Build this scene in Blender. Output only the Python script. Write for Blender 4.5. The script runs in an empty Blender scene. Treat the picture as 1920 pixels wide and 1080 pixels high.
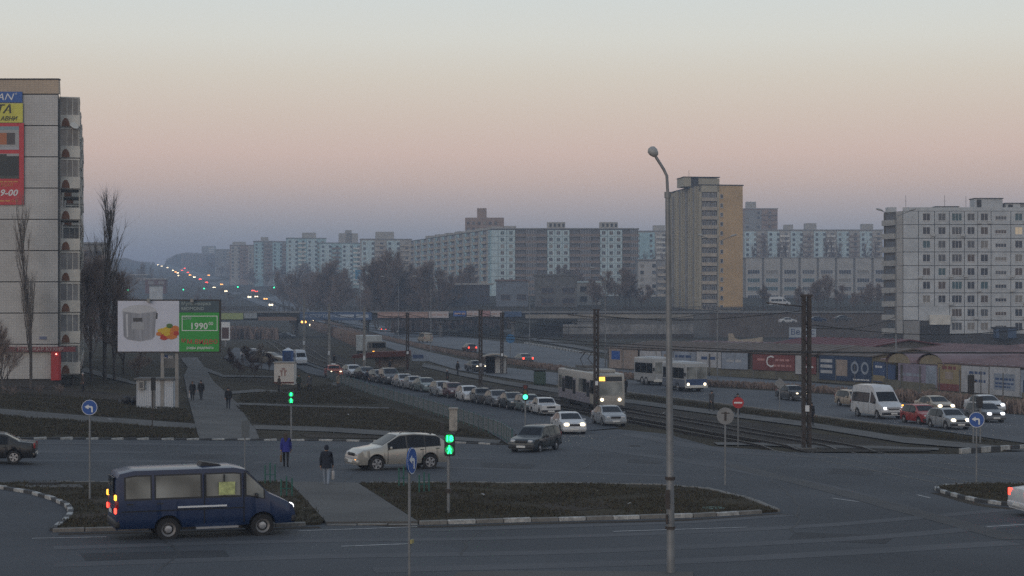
import bpy, bmesh, math, random
from mathutils import Vector, Matrix
random.seed(7)
R = math.radians
SC = bpy.context.scene
COL = SC.collection
# ---------------------------------------------------------------- camera, sky, sun, exposure
F, CX, HY, EZ = 3300.0, 960.0, 575.0, 9.0          # focal length and horizon in photo pixels, eye height
K = F/2560.0                                        # distances below were first read for a 2560 px lens
cam_d = bpy.data.cameras.new('camera'); cam = bpy.data.objects.new('camera', cam_d); COL.objects.link(cam)
cam_d.sensor_width = 36; cam_d.lens = 36*F/1920; cam_d.shift_y = (HY-540)/1920
cam_d.clip_start = .5; cam_d.clip_end = 6000
cam.location = (0, 0, EZ); cam.rotation_euler = (R(90), 0, 0)
SC.camera = cam
SC.render.engine = 'CYCLES'
SC.cycles.max_bounces = 5; SC.cycles.diffuse_bounces = 2; SC.cycles.volume_bounces = 1
SC.cycles.transparent_max_bounces = 6
SC.cycles.use_denoising = False                     # the grain of a dusk photograph stays
SC.cycles.sample_clamp_indirect = .5; SC.cycles.sample_clamp_direct = 3.0
SUN_EL, SUN_AZ = R(8), R(205)                     # just above the skyline behind the camera
W = bpy.data.worlds.new('World'); SC.world = W; W.use_nodes = True
nt = W.node_tree; nt.nodes.clear()
out = nt.nodes.new('ShaderNodeOutputWorld'); bg = nt.nodes.new('ShaderNodeBackground')
sky = nt.nodes.new('ShaderNodeTexSky'); sky.sky_type = 'NISHITA'; sky.sun_disc = False
sky.sun_elevation = SUN_EL; sky.sun_rotation = SUN_AZ; sky.dust_density = 3; sky.air_density = 1.5
tc = nt.nodes.new('ShaderNodeTexCoord'); sp = nt.nodes.new('ShaderNodeSeparateXYZ')
rp = nt.nodes.new('ShaderNodeValToRGB'); cr = rp.color_ramp
SKY = [(0.0, (.17, .19, .27)), (.026, (.25, .26, .36)), (.041, (.36, .365, .42)), (.056, (.55, .46, .455)), (.071, (.73, .535, .46)),
       (.0864, (.82, .59, .50)), (.1076, (.80, .64, .535)), (.129, (.79, .70, .595)), (.15, (.79, .77, .70)), (.174, (.735, .765, .745)),
       (.24, (.59, .635, .66)), (.45, (.43, .49, .56)), (1.0, (.30, .38, .52))]
cr.elements[0].position, cr.elements[0].color = SKY[0][0], SKY[0][1]+(1,)
cr.elements[1].position, cr.elements[1].color = SKY[-1][0], SKY[-1][1]+(1,)
for p_, c_ in SKY[1:-1]:
    e_ = cr.elements.new(p_); e_.color = c_+(1,)
cr.interpolation = 'LINEAR'
mixn = nt.nodes.new('ShaderNodeMix'); mixn.data_type = 'RGBA'; mixn.blend_type = 'ADD'; mixn.inputs[0].default_value = .02
nt.links.new(tc.outputs['Generated'], sp.inputs[0]); nt.links.new(sp.outputs['Z'], rp.inputs[0])
nt.links.new(rp.outputs[0], mixn.inputs[6]); nt.links.new(sky.outputs[0], mixn.inputs[7])
nt.links.new(mixn.outputs[2], bg.inputs[0]); nt.links.new(bg.outputs[0], out.inputs[0])
bg.inputs[1].default_value = .965
sun_d = bpy.data.lights.new('sun', 'SUN'); sun = bpy.data.objects.new('sun', sun_d); COL.objects.link(sun)
sun_d.energy = .55; sun_d.angle = R(40); sun_d.color = (1, .93, .88)
sun.rotation_euler = (R(90)-SUN_EL, 0, R(180)-SUN_AZ)
SC.view_settings.view_transform = 'Standard'; SC.view_settings.look = 'None'
SC.view_settings.gamma = 1; SC.view_settings.use_curve_mapping = False
SC.view_settings.exposure = 0.0

# ---------------------------------------------------------------- terrain and pixel helpers
def smooth(t): t = max(0, min(1, t)); return t*t*(3-2*t)
def interp(y, T):
    if y <= T[0][0]: return T[0][1]
    for (a, b), (c, d) in zip(T, T[1:]):
        if y <= c: return b+(d-b)*(y-a)/(c-a)
    return T[-1][1]
TL = [(0, 6.9), (25, 7.0), (41, 7.1), (52, 7.35), (65, 7.8), (78, 8.2), (91, 8.55), (107, 8.7), (120, 8.7), (135, 8.5),
      (160, 8.2), (197, 7.9), (280, 7.8), (350, 7.9), (430, 7.3), (522, 6.1), (674, 0), (1000, -12.5), (1500, -37), (2000, -61), (2700, -70)]
TL = [(y_*K, h_) for y_, h_ in TL]
TR = [(0, 7.9), (352, 7.9), (362, 1.6), (420, 0.8), (573, -4.5), (700, -8), (1000, -15), (1500, -37), (2000, -61), (2700, -70)]
TR = [(y_*K, h_) for y_, h_ in TR]
def G(x, y):
    h = interp(y, TL)
    if y > 352*K:
        t = smooth((x+5+.3*(y/K-352))/25)
        h += (interp(y, TR)-h)*t
    a = smooth((-x-10)/30)*smooth((y/K-38)/35)*(1-smooth((y/K-200)/120))*1.4
    return EZ-h+a
def at(px, py, Y):
    return Vector(((px-CX)/F*Y, Y, EZ+(HY-py)/F*Y))
def P(px, py):
    """ground point seen at a photo pixel"""
    k = (px-CX)/F; m = (HY-py)/F
    Y = 16.0; last = 15.0
    while Y < 2600*K:
        if EZ+m*Y <= G(k*Y, Y): break
        last = Y; Y *= 1.02
    lo, hi = last, Y
    for _ in range(30):
        c = (lo+hi)/2
        if EZ+m*c <= G(k*c, c): hi = c
        else: lo = c
    return Vector((k*hi, hi, G(k*hi, hi)))

# ---------------------------------------------------------------- materials
MATS = {}
def mat(name, col, rough=.8, noise=0., scale=3., bump=0., emit=0., metal=0., coat=0., spec=.5, detail=4, space='P', alt=None, stretch=None):
    if name in MATS: return MATS[name]
    m = bpy.data.materials.new(name); m.use_nodes = True; t = m.node_tree
    b = t.nodes['Principled BSDF']; c4 = tuple(col)+(1,)
    b.inputs['Base Color'].default_value = c4; b.inputs['Roughness'].default_value = rough
    b.inputs['Metallic'].default_value = metal; b.inputs['Coat Weight'].default_value = coat
    b.inputs['Specular IOR Level'].default_value = spec
    if emit:
        b.inputs['Emission Color'].default_value = c4; b.inputs['Emission Strength'].default_value = emit
        m.cycles.emission_sampling = 'NONE'
    if noise or bump:
        if space == 'P': g = t.nodes.new('ShaderNodeNewGeometry'); src = g.outputs['Position']
        else: g = t.nodes.new('ShaderNodeTexCoord'); src = g.outputs['Object']
        if stretch:
            mp = t.nodes.new('ShaderNodeMapping'); mp.inputs['Scale'].default_value = stretch
            t.links.new(src, mp.inputs[0]); src = mp.outputs[0]
        n = t.nodes.new('ShaderNodeTexNoise'); n.inputs['Scale'].default_value = scale; n.inputs['Detail'].default_value = detail
        n.inputs['Roughness'].default_value = .65
        t.links.new(src, n.inputs['Vector'])
        if noise:
            r = t.nodes.new('ShaderNodeValToRGB')
            c1 = alt if alt else tuple(v*(1-noise) for v in col); c2 = tuple(min(1, v*(1+noise)) for v in col)
            r.color_ramp.elements[0].position = .32; r.color_ramp.elements[1].position = .68
            r.color_ramp.elements[0].color = tuple(c1)+(1,); r.color_ramp.elements[1].color = c2+(1,)
            t.links.new(n.outputs[0], r.inputs[0]); t.links.new(r.outputs[0], b.inputs['Base Color'])
        if bump:
            bp = t.nodes.new('ShaderNodeBump'); bp.inputs['Strength'].default_value = bump; bp.inputs['Distance'].default_value = .05
            t.links.new(n.outputs[0], bp.inputs['Height']); t.links.new(bp.outputs[0], b.inputs['Normal'])
    MATS[name] = m; return m
def ground_mat(name, c1, c2, c3, s_big, s_small, rough=.95, bump=.25, spec=.3):
    """two noise sizes: broad patches and fine grain"""
    m = bpy.data.materials.new(name); m.use_nodes = True; t = m.node_tree; b = t.nodes['Principled BSDF']
    g = t.nodes.new('ShaderNodeNewGeometry')
    n1 = t.nodes.new('ShaderNodeTexNoise'); n1.inputs['Scale'].default_value = s_big; n1.inputs['Detail'].default_value = 5
    n2 = t.nodes.new('ShaderNodeTexNoise'); n2.inputs['Scale'].default_value = s_small; n2.inputs['Detail'].default_value = 6
    n2.inputs['Roughness'].default_value = .7
    for n in (n1, n2): t.links.new(g.outputs['Position'], n.inputs['Vector'])
    r = t.nodes.new('ShaderNodeValToRGB'); r.color_ramp.elements[0].position = .35; r.color_ramp.elements[1].position = .66
    r.color_ramp.elements[0].color = tuple(c1)+(1,); r.color_ramp.elements[1].color = tuple(c2)+(1,)
    t.links.new(n1.outputs[0], r.inputs[0])
    r2 = t.nodes.new('ShaderNodeValToRGB'); r2.color_ramp.elements[0].position = .42; r2.color_ramp.elements[1].position = .72
    r2.color_ramp.elements[0].color = (0, 0, 0, 1); r2.color_ramp.elements[1].color = (1, 1, 1, 1)
    t.links.new(n2.outputs[0], r2.inputs[0])
    mx = t.nodes.new('ShaderNodeMix'); mx.data_type = 'RGBA'
    t.links.new(r2.outputs[0], mx.inputs[0]); t.links.new(r.outputs[0], mx.inputs[6]); mx.inputs[7].default_value = tuple(c3)+(1,)
    t.links.new(mx.outputs[2], b.inputs['Base Color']); b.inputs['Roughness'].default_value = rough
    b.inputs['Specular IOR Level'].default_value = spec
    bp = t.nodes.new('ShaderNodeBump'); bp.inputs['Strength'].default_value = bump; bp.inputs['Distance'].default_value = .06
    t.links.new(n2.outputs[0], bp.inputs['Height']); t.links.new(bp.outputs[0], b.inputs['Normal'])
    MATS[name] = m; return m
def tile_mat(name, c, mortar, w, h, msize=.02):
    """small glazed facing tiles"""
    m = bpy.data.materials.new(name); m.use_nodes = True; t = m.node_tree; b = t.nodes['Principled BSDF']
    g = t.nodes.new('ShaderNodeTexCoord'); s = t.nodes.new('ShaderNodeSeparateXYZ'); cb = t.nodes.new('ShaderNodeCombineXYZ')
    t.links.new(g.outputs['Object'], s.inputs[0]); t.links.new(s.outputs['X'], cb.inputs['X']); t.links.new(s.outputs['Z'], cb.inputs['Y'])
    k = t.nodes.new('ShaderNodeTexBrick'); k.offset = 0; k.inputs['Scale'].default_value = 1
    k.inputs['Brick Width'].default_value = w; k.inputs['Row Height'].default_value = h; k.inputs['Mortar Size'].default_value = msize
    k.inputs['Color1'].default_value = tuple(c)+(1,); k.inputs['Color2'].default_value = tuple(v*.9 for v in c)+(1,); k.inputs['Mortar'].default_value = tuple(mortar)+(1,)
    t.links.new(cb.outputs[0], k.inputs['Vector'])
    p = t.nodes.new('ShaderNodeNewGeometry'); n = t.nodes.new('ShaderNodeTexNoise'); n.inputs['Scale'].default_value = .35; n.inputs['Detail'].default_value = 6
    t.links.new(p.outputs['Position'], n.inputs['Vector'])
    r = t.nodes.new('ShaderNodeValToRGB'); r.color_ramp.elements[0].position = .3; r.color_ramp.elements[1].position = .7
    r.color_ramp.elements[0].color = (.74, .73, .72, 1); r.color_ramp.elements[1].color = (1, 1, 1, 1); t.links.new(n.outputs[0], r.inputs[0])
    mx = t.nodes.new('ShaderNodeMix'); mx.data_type = 'RGBA'; mx.blend_type = 'MULTIPLY'; mx.inputs[0].default_value = 1
    t.links.new(k.outputs[0], mx.inputs[6]); t.links.new(r.outputs[0], mx.inputs[7]); t.links.new(mx.outputs[2], b.inputs['Base Color'])
    b.inputs['Roughness'].default_value = .5
    MATS[name] = m; return m
def paint(name, c): return mat('paint_'+name, c, .38, .10, 2.2, 0, coat=.35, space='O')
def em(name, c, s): return mat('lit_'+name, c, .5, emit=s)

M_asph = ground_mat('asphalt', (.034, .038, .045), (.068, .074, .083), (.050, .054, .061), .13, 9, .85, .12)
M_asph2 = ground_mat('old_asphalt', (.060, .063, .070), (.092, .095, .102), (.076, .078, .084), .1, 8, .9, .12)
M_tar = mat('fresh_tar_strip', (.030, .031, .034), .8, .3, .8)
M_grass = ground_mat('dead_grass', (.032, .027, .018), (.068, .058, .038), (.042, .033, .023), .22, 3.2, 1, .8, .1)
M_soil = ground_mat('bare_soil', (.036, .029, .023), (.068, .056, .043), (.046, .037, .03), .2, 3, 1, .5, .1)
M_ballast = ground_mat('track_ballast', (.036, .031, .027), (.066, .056, .047), (.03, .026, .022), .3, 4, 1, .5, .1)
M_path = ground_mat('concrete_path', (.085, .082, .079), (.130, .125, .118), (.104, .10, .095), .3, 5, .95, .15, .2)
M_asph3 = ground_mat('pale_dusty_asphalt', (.088, .092, .10), (.135, .14, .148), (.11, .113, .12), .1, 8, .9, .12)  # paler copy of old asphalt; far haze and grazing sheen put into its colour
M_conc = mat('concrete', (.25, .24, .225), .9, .22, .9, .1)
M_concd = mat('dark_concrete', (.12, .118, .115), .9, .25, .8, .1)
M_kwhite = mat('kerb_white_paint', (.32, .32, .31), .8, .45, 6, .05)
M_kdark = mat('kerb_dark_paint', (.045, .047, .05), .85, .3, 5, .05)
M_kplain = mat('kerb_concrete', (.16, .155, .145), .9, .25, 3, .05)
M_white = mat('road_white_paint', (.34, .34, .34), .8, .35, 4)
M_steel = mat('galvanised_steel', (.185, .195, .205), .55, .2, 1.5, metal=.35)
M_dsteel = mat('dark_rusty_steel', (.045, .036, .032), .8, .35, 3)
M_rail = mat('rail_steel', (.035, .03, .028), .5, .2, 2, metal=.5)
M_black = mat('black_rubber', (.012, .012, .013), .8)
M_bplast = mat('black_plastic', (.02, .02, .022), .6)
M_glass = mat('vehicle_glass', (.010, .012, .015), .10, spec=.22)
M_glassl = mat('vehicle_glass_pale', (.17, .175, .165), .15, .5, .9, spec=.4, detail=1)  # pale blotchy base colour stands in for sky reflections and see-through cabins
M_chrome = mat('wheel_alloy', (.42, .43, .45), .35, metal=.7)
M_hub = mat('steel_wheel', (.17, .17, .175), .5, metal=.4)
M_plate = mat('number_plate_white', (.62, .62, .60), .6)
M_lens = mat('headlamp_lens', (.45, .46, .47), .12, spec=.8)
M_tail = mat('tail_lens_red', (.22, .012, .01), .25)
E_head = em('headlamp', (1, .84, .58), 5); E_headw = em('headlamp_cool', (.95, .95, 1), 5)
E_amber = em('amber_lamp', (1, .38, .04), 3.5); E_red = em('tail_lamp', (1, .05, .03), 4)
E_green = em('green_signal', (.02, 1, .30), 3.0)
E_farh = em('far_headlamp', (1, .80, .52), 4); E_farr = em('far_tail_lamp', (1, .07, .05), 4); E_farg = em('far_green_signal', (.02, 1, .42), 4)
E_faro = em('far_amber_lamp', (1, .42, .10), 4)
M_rust = mat('rust_red', (.10, .03, .022), .8, .3, 3)
M_blue = mat('sign_blue', (.012, .075, .30), .5, .1, 4)
M_signw = mat('sign_white', (.62, .64, .66), .5)
M_signr = mat('sign_red', (.36, .015, .02), .5, .1, 4)
M_signb = mat('sign_back_grey', (.20, .205, .21), .6, .15, 3)
M_skin = mat('skin', (.36, .22, .16), .7)

# ---------------------------------------------------------------- mesh helpers
class MB:
    def __init__(s): s.v = []; s.f = []; s.m = []
    def add(s, vs, fs, mi=0):
        o = len(s.v); s.v += [tuple(v) for v in vs]
        for f in fs: s.f.append([i+o for i in f]); s.m.append(mi)
    def box(s, c, d, mi=0, M=None):
        x, y, z = d[0]/2, d[1]/2, d[2]/2
        vs = [Vector((c[0]+a*x, c[1]+b*y, c[2]+e*z)) for a, b, e in ((-1,-1,-1),(1,-1,-1),(1,1,-1),(-1,1,-1),(-1,-1,1),(1,-1,1),(1,1,1),(-1,1,1))]
        if M: vs = [M @ v for v in vs]
        s.add(vs, [(0,3,2,1),(4,5,6,7),(0,1,5,4),(1,2,6,5),(2,3,7,6),(3,0,4,7)], mi); return s
    def bx(s, a, b, mi=0):
        return s.box([(p+q)/2 for p, q in zip(a, b)], [abs(q-p) for p, q in zip(a, b)], mi)
    def tube(s, pts, rad, n=8, mi=0, cap=True):
        pts = [Vector(p) for p in pts]; rad = rad if isinstance(rad, (list, tuple)) else [rad]*len(pts)
        o = len(s.v)
        for i, p in enumerate(pts):
            d = (pts[min(i+1, len(pts)-1)]-pts[max(i-1, 0)]).normalized()
            a = d.cross(Vector((0, 1, 0)) if abs(d.y) < .9 else Vector((1, 0, 0))).normalized(); b = d.cross(a)
            for k in range(n):
                t = 2*math.pi*k/n; s.v.append(tuple(p+(a*math.cos(t)+b*math.sin(t))*rad[i]))
        for i in range(len(pts)-1):
            for k in range(n):
                q = o+i*n; s.f.append([q+k, q+(k+1) % n, q+n+(k+1) % n, q+n+k]); s.m.append(mi)
        if cap:
            s.f.append([o+k for k in range(n)][::-1]); s.m.append(mi)
            q = o+(len(pts)-1)*n; s.f.append([q+k for k in range(n)]); s.m.append(mi)
        return s
    def prism(s, poly, z0, z1, mi=0):
        """polygon in x,y between two heights"""
        n = len(poly); vs = [(p[0], p[1], z0) for p in poly]+[(p[0], p[1], z1) for p in poly]
        s.add(vs, [list(range(n))[::-1], [n+i for i in range(n)]]+[[i, (i+1) % n, n+(i+1) % n, n+i] for i in range(n)], mi); return s
    def plate(s, poly, y0, y1, mi=0):
        """polygon in x,z between two y"""
        n = len(poly); vs = [(p[0], y0, p[1]) for p in poly]+[(p[0], y1, p[1]) for p in poly]
        s.add(vs, [list(range(n)), [n+i for i in range(n)][::-1]]+[[(i+1) % n, i, n+i, n+(i+1) % n] for i in range(n)], mi); return s
    def mesh(s, name, mats, sm=None):
        me = bpy.data.meshes.new(name); me.from_pydata(s.v, [], s.f)
        for m in (mats if isinstance(mats, (list, tuple)) else [mats]): me.materials.append(m)
        me.polygons.foreach_set('material_index', s.m)
        if sm is not None:
            me.shade_smooth(); me.set_sharp_from_angle(angle=R(sm))
        me.update(); return me
    def obj(s, name, mats, parent=None, loc=None, rz=0, sm=None):
        return link(name, s.mesh(name, mats, sm), parent, loc, rz)
def link(name, me, parent=None, loc=None, rz=0):
    o = bpy.data.objects.new(name, me); COL.objects.link(o)
    if parent: o.parent = parent
    if loc is not None: o.location = loc
    if rz: o.rotation_euler = (0, 0, rz)
    return o
def setmat(o, i, m):
    o.material_slots[i].link = 'OBJECT'; o.material_slots[i].material = m; return o
def tag(o, label, cat, group=None):
    o['label'] = label; o['category'] = cat
    if group: o['group'] = group
    return o
def thing(name, label, cat, loc=(0, 0, 0), rz=0, group=None):
    o = bpy.data.objects.new(name, None); COL.objects.link(o); o.location = loc; o.rotation_euler = (0, 0, rz); o.empty_display_size = .3
    return tag(o, label, cat, group)
def struct(o, kind='structure'): o['kind'] = kind; return o
def rbox(d, bev, seg=2):
    """rounded box mesh builder centred on its base"""
    bm = bmesh.new(); bmesh.ops.create_cube(bm, size=1); bmesh.ops.scale(bm, vec=d, verts=bm.verts)
    bmesh.ops.translate(bm, vec=(0, 0, d[2]/2), verts=bm.verts)
    bmesh.ops.bevel(bm, geom=bm.edges[:], offset=bev, segments=seg, affect='EDGES', profile=.5)
    b = MB(); b.add([v.co for v in bm.verts], [[v.index for v in f.verts] for f in bm.faces]); bm.free(); return b
def text(s, size, m, parent, loc, rz=0, align='CENTER', shear=0, name='lettering', wide=1, bold=0):
    cu = bpy.data.curves.new(name, 'FONT'); cu.body = s; cu.size = size; cu.align_x = align; cu.align_y = 'CENTER'; cu.extrude = .008; cu.shear = shear
    cu.resolution_u = 2; cu.offset = bold
    t = bpy.data.objects.new(name, cu); COL.objects.link(t)
    me = bpy.data.meshes.new_from_object(t.evaluated_get(bpy.context.evaluated_depsgraph_get()))
    bpy.data.objects.remove(t); bpy.data.curves.remove(cu)
    for v in me.vertices: v.co = (v.co.x*wide, -v.co.z, v.co.y)
    me.materials.clear(); me.materials.append(m)
    o = link(name, me, parent, loc, rz); o['kind'] = 'stuff'
    return o

def strips(parent, x0, x1, z, h, m, y=.075, seed=1):
    """a line of print too small to read: word-long strips"""
    rnd = random.Random(seed); x = x0; b = MB()
    while x < x1-h*.6:
        w = min(rnd.uniform(1.2, 4.5)*h, x1-x); b.bx((x, -y-.012, z-h/2), (x+w, -y, z+h/2)); x += w+h*.7
    o = b.obj('print_line', m, parent); o['kind'] = 'stuff'; return o
# ---------------------------------------------------------------- ground, roads, paths
CY = sorted(set([t[0] for t in TL[1:]]+[t[0] for t in TR[1:]]+[K*v for v in list(range(16, 140, 5))+list(range(140, 360, 12))+list(range(360, 800, 30))+list(range(800, 2701, 110))]))
CXS = sorted(set(list(range(-140, 41, 4))+list(range(40, 200, 20))+list(range(-900, -140, 60))+list(range(200, 901, 60))))
def make_ground():
    xs = CXS; ys = [6]+CY; b = MB()
    vs = [(x, y, G(x, y)) for y in ys for x in xs]; n = len(xs)
    b.add(vs, [(j*n+i, j*n+i+1, (j+1)*n+i+1, (j+1)*n+i) for j in range(len(ys)-1) for i in range(n-1)])
    struct(b.obj('ground', M_grass))
make_ground()
def pxline(pts, sub=6, closed=False):
    res = []
    for a, b in zip(pts, (pts[1:]+pts[:1]) if closed else pts[1:]):
        for k in range(sub): res.append(P(a[0]+(b[0]-a[0])*k/sub, a[1]+(b[1]-a[1])*k/sub))
    if not closed: res.append(P(*pts[-1]))
    return res
def sheet_w(name, poly, m, dz, parent=None, skirt=0):
    """world polygon laid on the terrain"""
    bm = bmesh.new(); vs = [bm.verts.new((p[0], p[1], 0)) for p in poly]
    f = bm.faces.new(vs); bm.normal_update()
    if f.normal.z < 0: f.normal_flip()
    bmesh.ops.triangulate(bm, faces=bm.faces[:])
    x0, x1 = min(p[0] for p in poly), max(p[0] for p in poly); y0, y1 = min(p[1] for p in poly), max(p[1] for p in poly)
    for y in CY:
        if y0 < y < y1: bmesh.ops.bisect_plane(bm, geom=bm.verts[:]+bm.edges[:]+bm.faces[:], plane_co=(0, y, 0), plane_no=(0, 1, 0))
    for x in CXS:
        if x0 < x < x1: bmesh.ops.bisect_plane(bm, geom=bm.verts[:]+bm.edges[:]+bm.faces[:], plane_co=(x, 0, 0), plane_no=(1, 0, 0))
    if skirt:
        r = bmesh.ops.extrude_edge_only(bm, edges=[e for e in bm.edges if e.is_boundary])
        low = {v for v in r['geom'] if isinstance(v, bmesh.types.BMVert)}
    else: low = set()
    for v in bm.verts: v.co.z = G(v.co.x, v.co.y)+dz*(1+v.co.y/250)-(skirt if v in low else 0)
    me = bpy.data.meshes.new(name); bm.to_mesh(me); bm.free(); me.materials.append(m)
    o = link(name, me, parent)
    if not parent: struct(o)
    return o
def sheet(name, pts, m, dz, sub=6, skirt=0): return sheet_w(name, pxline(pts, sub, True), m, dz, skirt=skirt)
def ribbon(name, line, w, m, dz):
    """strip of width w along a world polyline"""
    L, Rr = [], []
    for i, p in enumerate(line):
        d = (line[min(i+1, len(line)-1)]-line[max(i-1, 0)]); d.z = 0; d.normalize(); n = Vector((d.y, -d.x, 0))
        L.append(p-n*w/2); Rr.append(p+n*w/2)
    return sheet_w(name, L+Rr[::-1], m, dz)
def resample(line, step):
    res = [line[0].copy()]; acc = 0
    for a, b in zip(line, line[1:]):
        d = (b-a).length
        while acc+d >= step:
            t = (step-acc)/d; a = a.lerp(b, t); res.append(a.copy()); d = (b-a).length; acc = 0
        acc += d
    return res
def bez(pts, n=10):
    """smooth curve through points (Catmull-Rom)"""
    pts = [Vector(p) for p in pts]; q = [2*pts[0]-pts[1]]+pts+[2*pts[-1]-pts[-2]]; res = []
    for i in range(1, len(q)-2):
        a, b, c, d = q[i-1:i+3]
        for k in range(n):
            t = k/n; res.append(.5*((2*b)+(c-a)*t+(2*a-5*b+4*c-d)*t*t+(3*b-a-3*c+d)*t**3))
    res.append(pts[-1]); return res
def kerb(label, line, pattern='wd', step=1.0, h=.15, w=.2, base=0):
    root = bpy.data.objects.new('kerb', None); COL.objects.link(root); root['kind'] = 'structure'; root['label'] = label
    st = resample(line, step); root.location = st[0]
    ms = {'w': M_kwhite, 'd': M_kdark, 'p': M_kplain}
    for i, (a, b) in enumerate(zip(st, st[1:])):
        d = b-a; L = d.length; mid = (a+b)/2; c = pattern[i % len(pattern)]
        key = ('kerbstone', round(step, 2), h, w, c)
        if key not in KST:
            r_ = rbox((step-.025, w, h+.25), .02, 1); KST[key] = r_.mesh('kerb_stone', ms[c])
        o = link('kerb_stone', KST[key], root, (mid.x-st[0].x, mid.y-st[0].y, G(mid.x, mid.y)-.25+base-st[0].z+random.uniform(-.012, .012)), math.atan2(d.y, d.x)+random.uniform(-.012, .012))
    return root
KST = {}
# main junction asphalt
FARK = [(-160, 824), (300, 826), (600, 828), (850, 832), (955, 836)]
sheet('road', [(-260, 1250), (-260, 824), (300, 826), (600, 828), (850, 832), (955, 836), (1010, 815), (1160, 806), (1250, 815), (1335, 838), (1500, 850), (1640, 852), (1800, 853), (1960, 846), (2150, 842), (2300, 1250)], M_asph, .03, 8)
# lane with the queue of cars
Q_L = [(955, 836), (900, 800), (800, 768), (700, 736), (625, 712), (575, 700), (553, 688), (540, 672), (545, 664)]
Q_R = [(600, 664), (625, 683), (690, 694), (770, 705), (860, 722), (940, 738), (1010, 755), (1080, 775), (1160, 803), (1010, 818)]
sheet('road', Q_L+Q_R, M_asph, .034, 4)
# avenue beyond the tram tracks: oncoming and outgoing carriageways
A_N = [(2000, 843), (1907, 830), (1741, 806), (1640, 795), (1513, 778), (1320, 754), (1166, 735), (1044, 723), (1000, 717), (920, 705), (860, 695), (790, 674), (720, 650), (660, 632), (610, 614), (575, 602)]
A_F = [(597, 600), (640, 614), (722, 639), (807, 661), (899, 682), (949, 690), (1044, 700), (1166, 712), (1320, 727), (1500, 737), (1640, 747), (1700, 757), (1920, 780), (2000, 789)]
iA = [i for i, q in enumerate(A_N) if q[0] == 1044][0]; jA = [i for i, q in enumerate(A_F) if q[0] == 1044][0]
sheet('road', A_N[:iA+1]+A_F[jA:], M_asph2, .034, 4); sheet('road', A_N[iA:]+A_F[:jA+1], M_asph3, .034, 4)
B_N = [(2000, 777), (1920, 770), (1700, 748), (1640, 739), (1500, 729), (1320, 719), (1166, 703), (1044, 687), (949, 670), (899, 662), (807, 648), (722, 630), (650, 608), (620, 600)]
B_F = [(672, 600), (715, 611), (800, 626), (900, 637), (989, 646), (1108, 667), (1200, 691), (1330, 705), (1500, 717), (1640, 728), (1920, 758), (2000, 764)]
sheet('road', B_N+B_F, M_asph3, .034, 4)
# up the hill beyond the bridge
sheet('road', [(560, 602), (530, 588), (500, 577), (455, 560), (420, 545), (380, 527), (340, 511), (300, 497), (312, 496.5), (360, 508), (420, 524), (470, 539), (520, 556), (575, 578), (640, 600)], M_asph3, .05, 3)
sheet('central_reservation', [(600, 601), (560, 588), (500, 567), (440, 546), (446, 545.5), (512, 567), (575, 588), (622, 601)], M_grass, .12, 3)
# tram reserve and paths
TRK = bez([P(530, 640), P(570, 660), P(610, 681), P(700, 706), P(860, 728), P(1000, 746), P(1145, 770), P(1320, 800), P(1500, 831), P(1640, 858), P(1790, 884), P(1960, 914)], 6)
def offs(line, o):
    r_ = []
    for i, p in enumerate(line):
        d = (line[min(i+1, len(line)-1)]-line[max(i-1, 0)]); d.z = 0; d.normalize(); r_.append(p+Vector((d.y, -d.x, 0))*o)
    return r_
trk_res = [p for p in TRK if p.y > 75*K]
ribbon('tram_reserve', offs(trk_res, -1.2), 7.2, M_ballast, .045)
for off in (.8, -3.0):
    for g in (-.76, .76):
        ln = offs(TRK, off+g if False else -(off)+g); b = MB()
        b2 = resample([Vector((p.x, p.y, 0)) for p in ln], 2.5)
        vs = []; fs = []
        for i, p in enumerate(b2):
            d = (b2[min(i+1, len(b2)-1)]-b2[max(i-1, 0)]).normalized(); n = Vector((d.y, -d.x, 0)); z = G(p.x, p.y)
            up = .05 if p.y < 78*K else .19
            for s_ in (-.045, .045):
                q = p+n*s_; vs += [(q.x, q.y, z-.05), (q.x, q.y, z+up)]
            if i:
                o_ = (i-1)*4; fs += [(o_+1, o_+5, o_+7, o_+3), (o_, o_+4, o_+5, o_+1), (o_+3, o_+7, o_+6, o_+2)]
        b.add(vs, fs)
        struct(b.obj('tram_rail', M_rail))
sheet('path', [(1120, 744), (1169, 749), (1327, 769), (1501, 791), (1694, 821), (1850, 836), (1935, 842), (1935, 848), (1850, 845), (1694, 832), (1501, 800), (1327, 777), (1169, 756), (1120, 750)], M_path, .05, 4)
sheet('path', [(795, 682), (860, 698), (950, 716), (1050, 730), (1120, 744), (1115, 750), (1040, 737), (945, 722), (855, 704), (790, 688)], M_path, .05, 4)
sheet('path', [(1338, 831), (1430, 832), (1510, 836), (1640, 838), (1760, 842), (1760, 846), (1640, 843), (1510, 841), (1430, 837), (1345, 836)], M_path, .05, 3)
# left lawn paths
sheet('pavement', [(-60, 763), (150, 780), (370, 796), (365, 806), (150, 792), (-60, 776)], M_path, .04, 5)
sheet('pavement', [(366, 797), (352, 745), (345, 705), (352, 690), (338, 672), (370, 671), (385, 692), (400, 716), (448, 760), (470, 797), (478, 803), (488, 828), (374, 827)], M_path, .045, 5)
sheet('pavement', [(474, 798), (620, 802), (760, 812), (850, 820), (940, 827), (935, 832), (850, 827), (760, 820), (620, 811), (480, 806)], M_path, .04, 5)
sheet('path', [(432, 756), (500, 758), (600, 762), (730, 765), (730, 768), (600, 765), (500, 762), (436, 760)], M_path, .04, 3)
sheet('path', [(430, 735), (480, 731), (540, 734), (600, 727), (630, 717), (640, 722), (604, 735), (540, 739), (480, 736), (436, 740)], M_path, .04, 3)
sheet('path', [(340, 672), (420, 704), (470, 705), (520, 707), (560, 707), (560, 710), (470, 708), (418, 708), (350, 685)], M_path, .042, 3)
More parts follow.
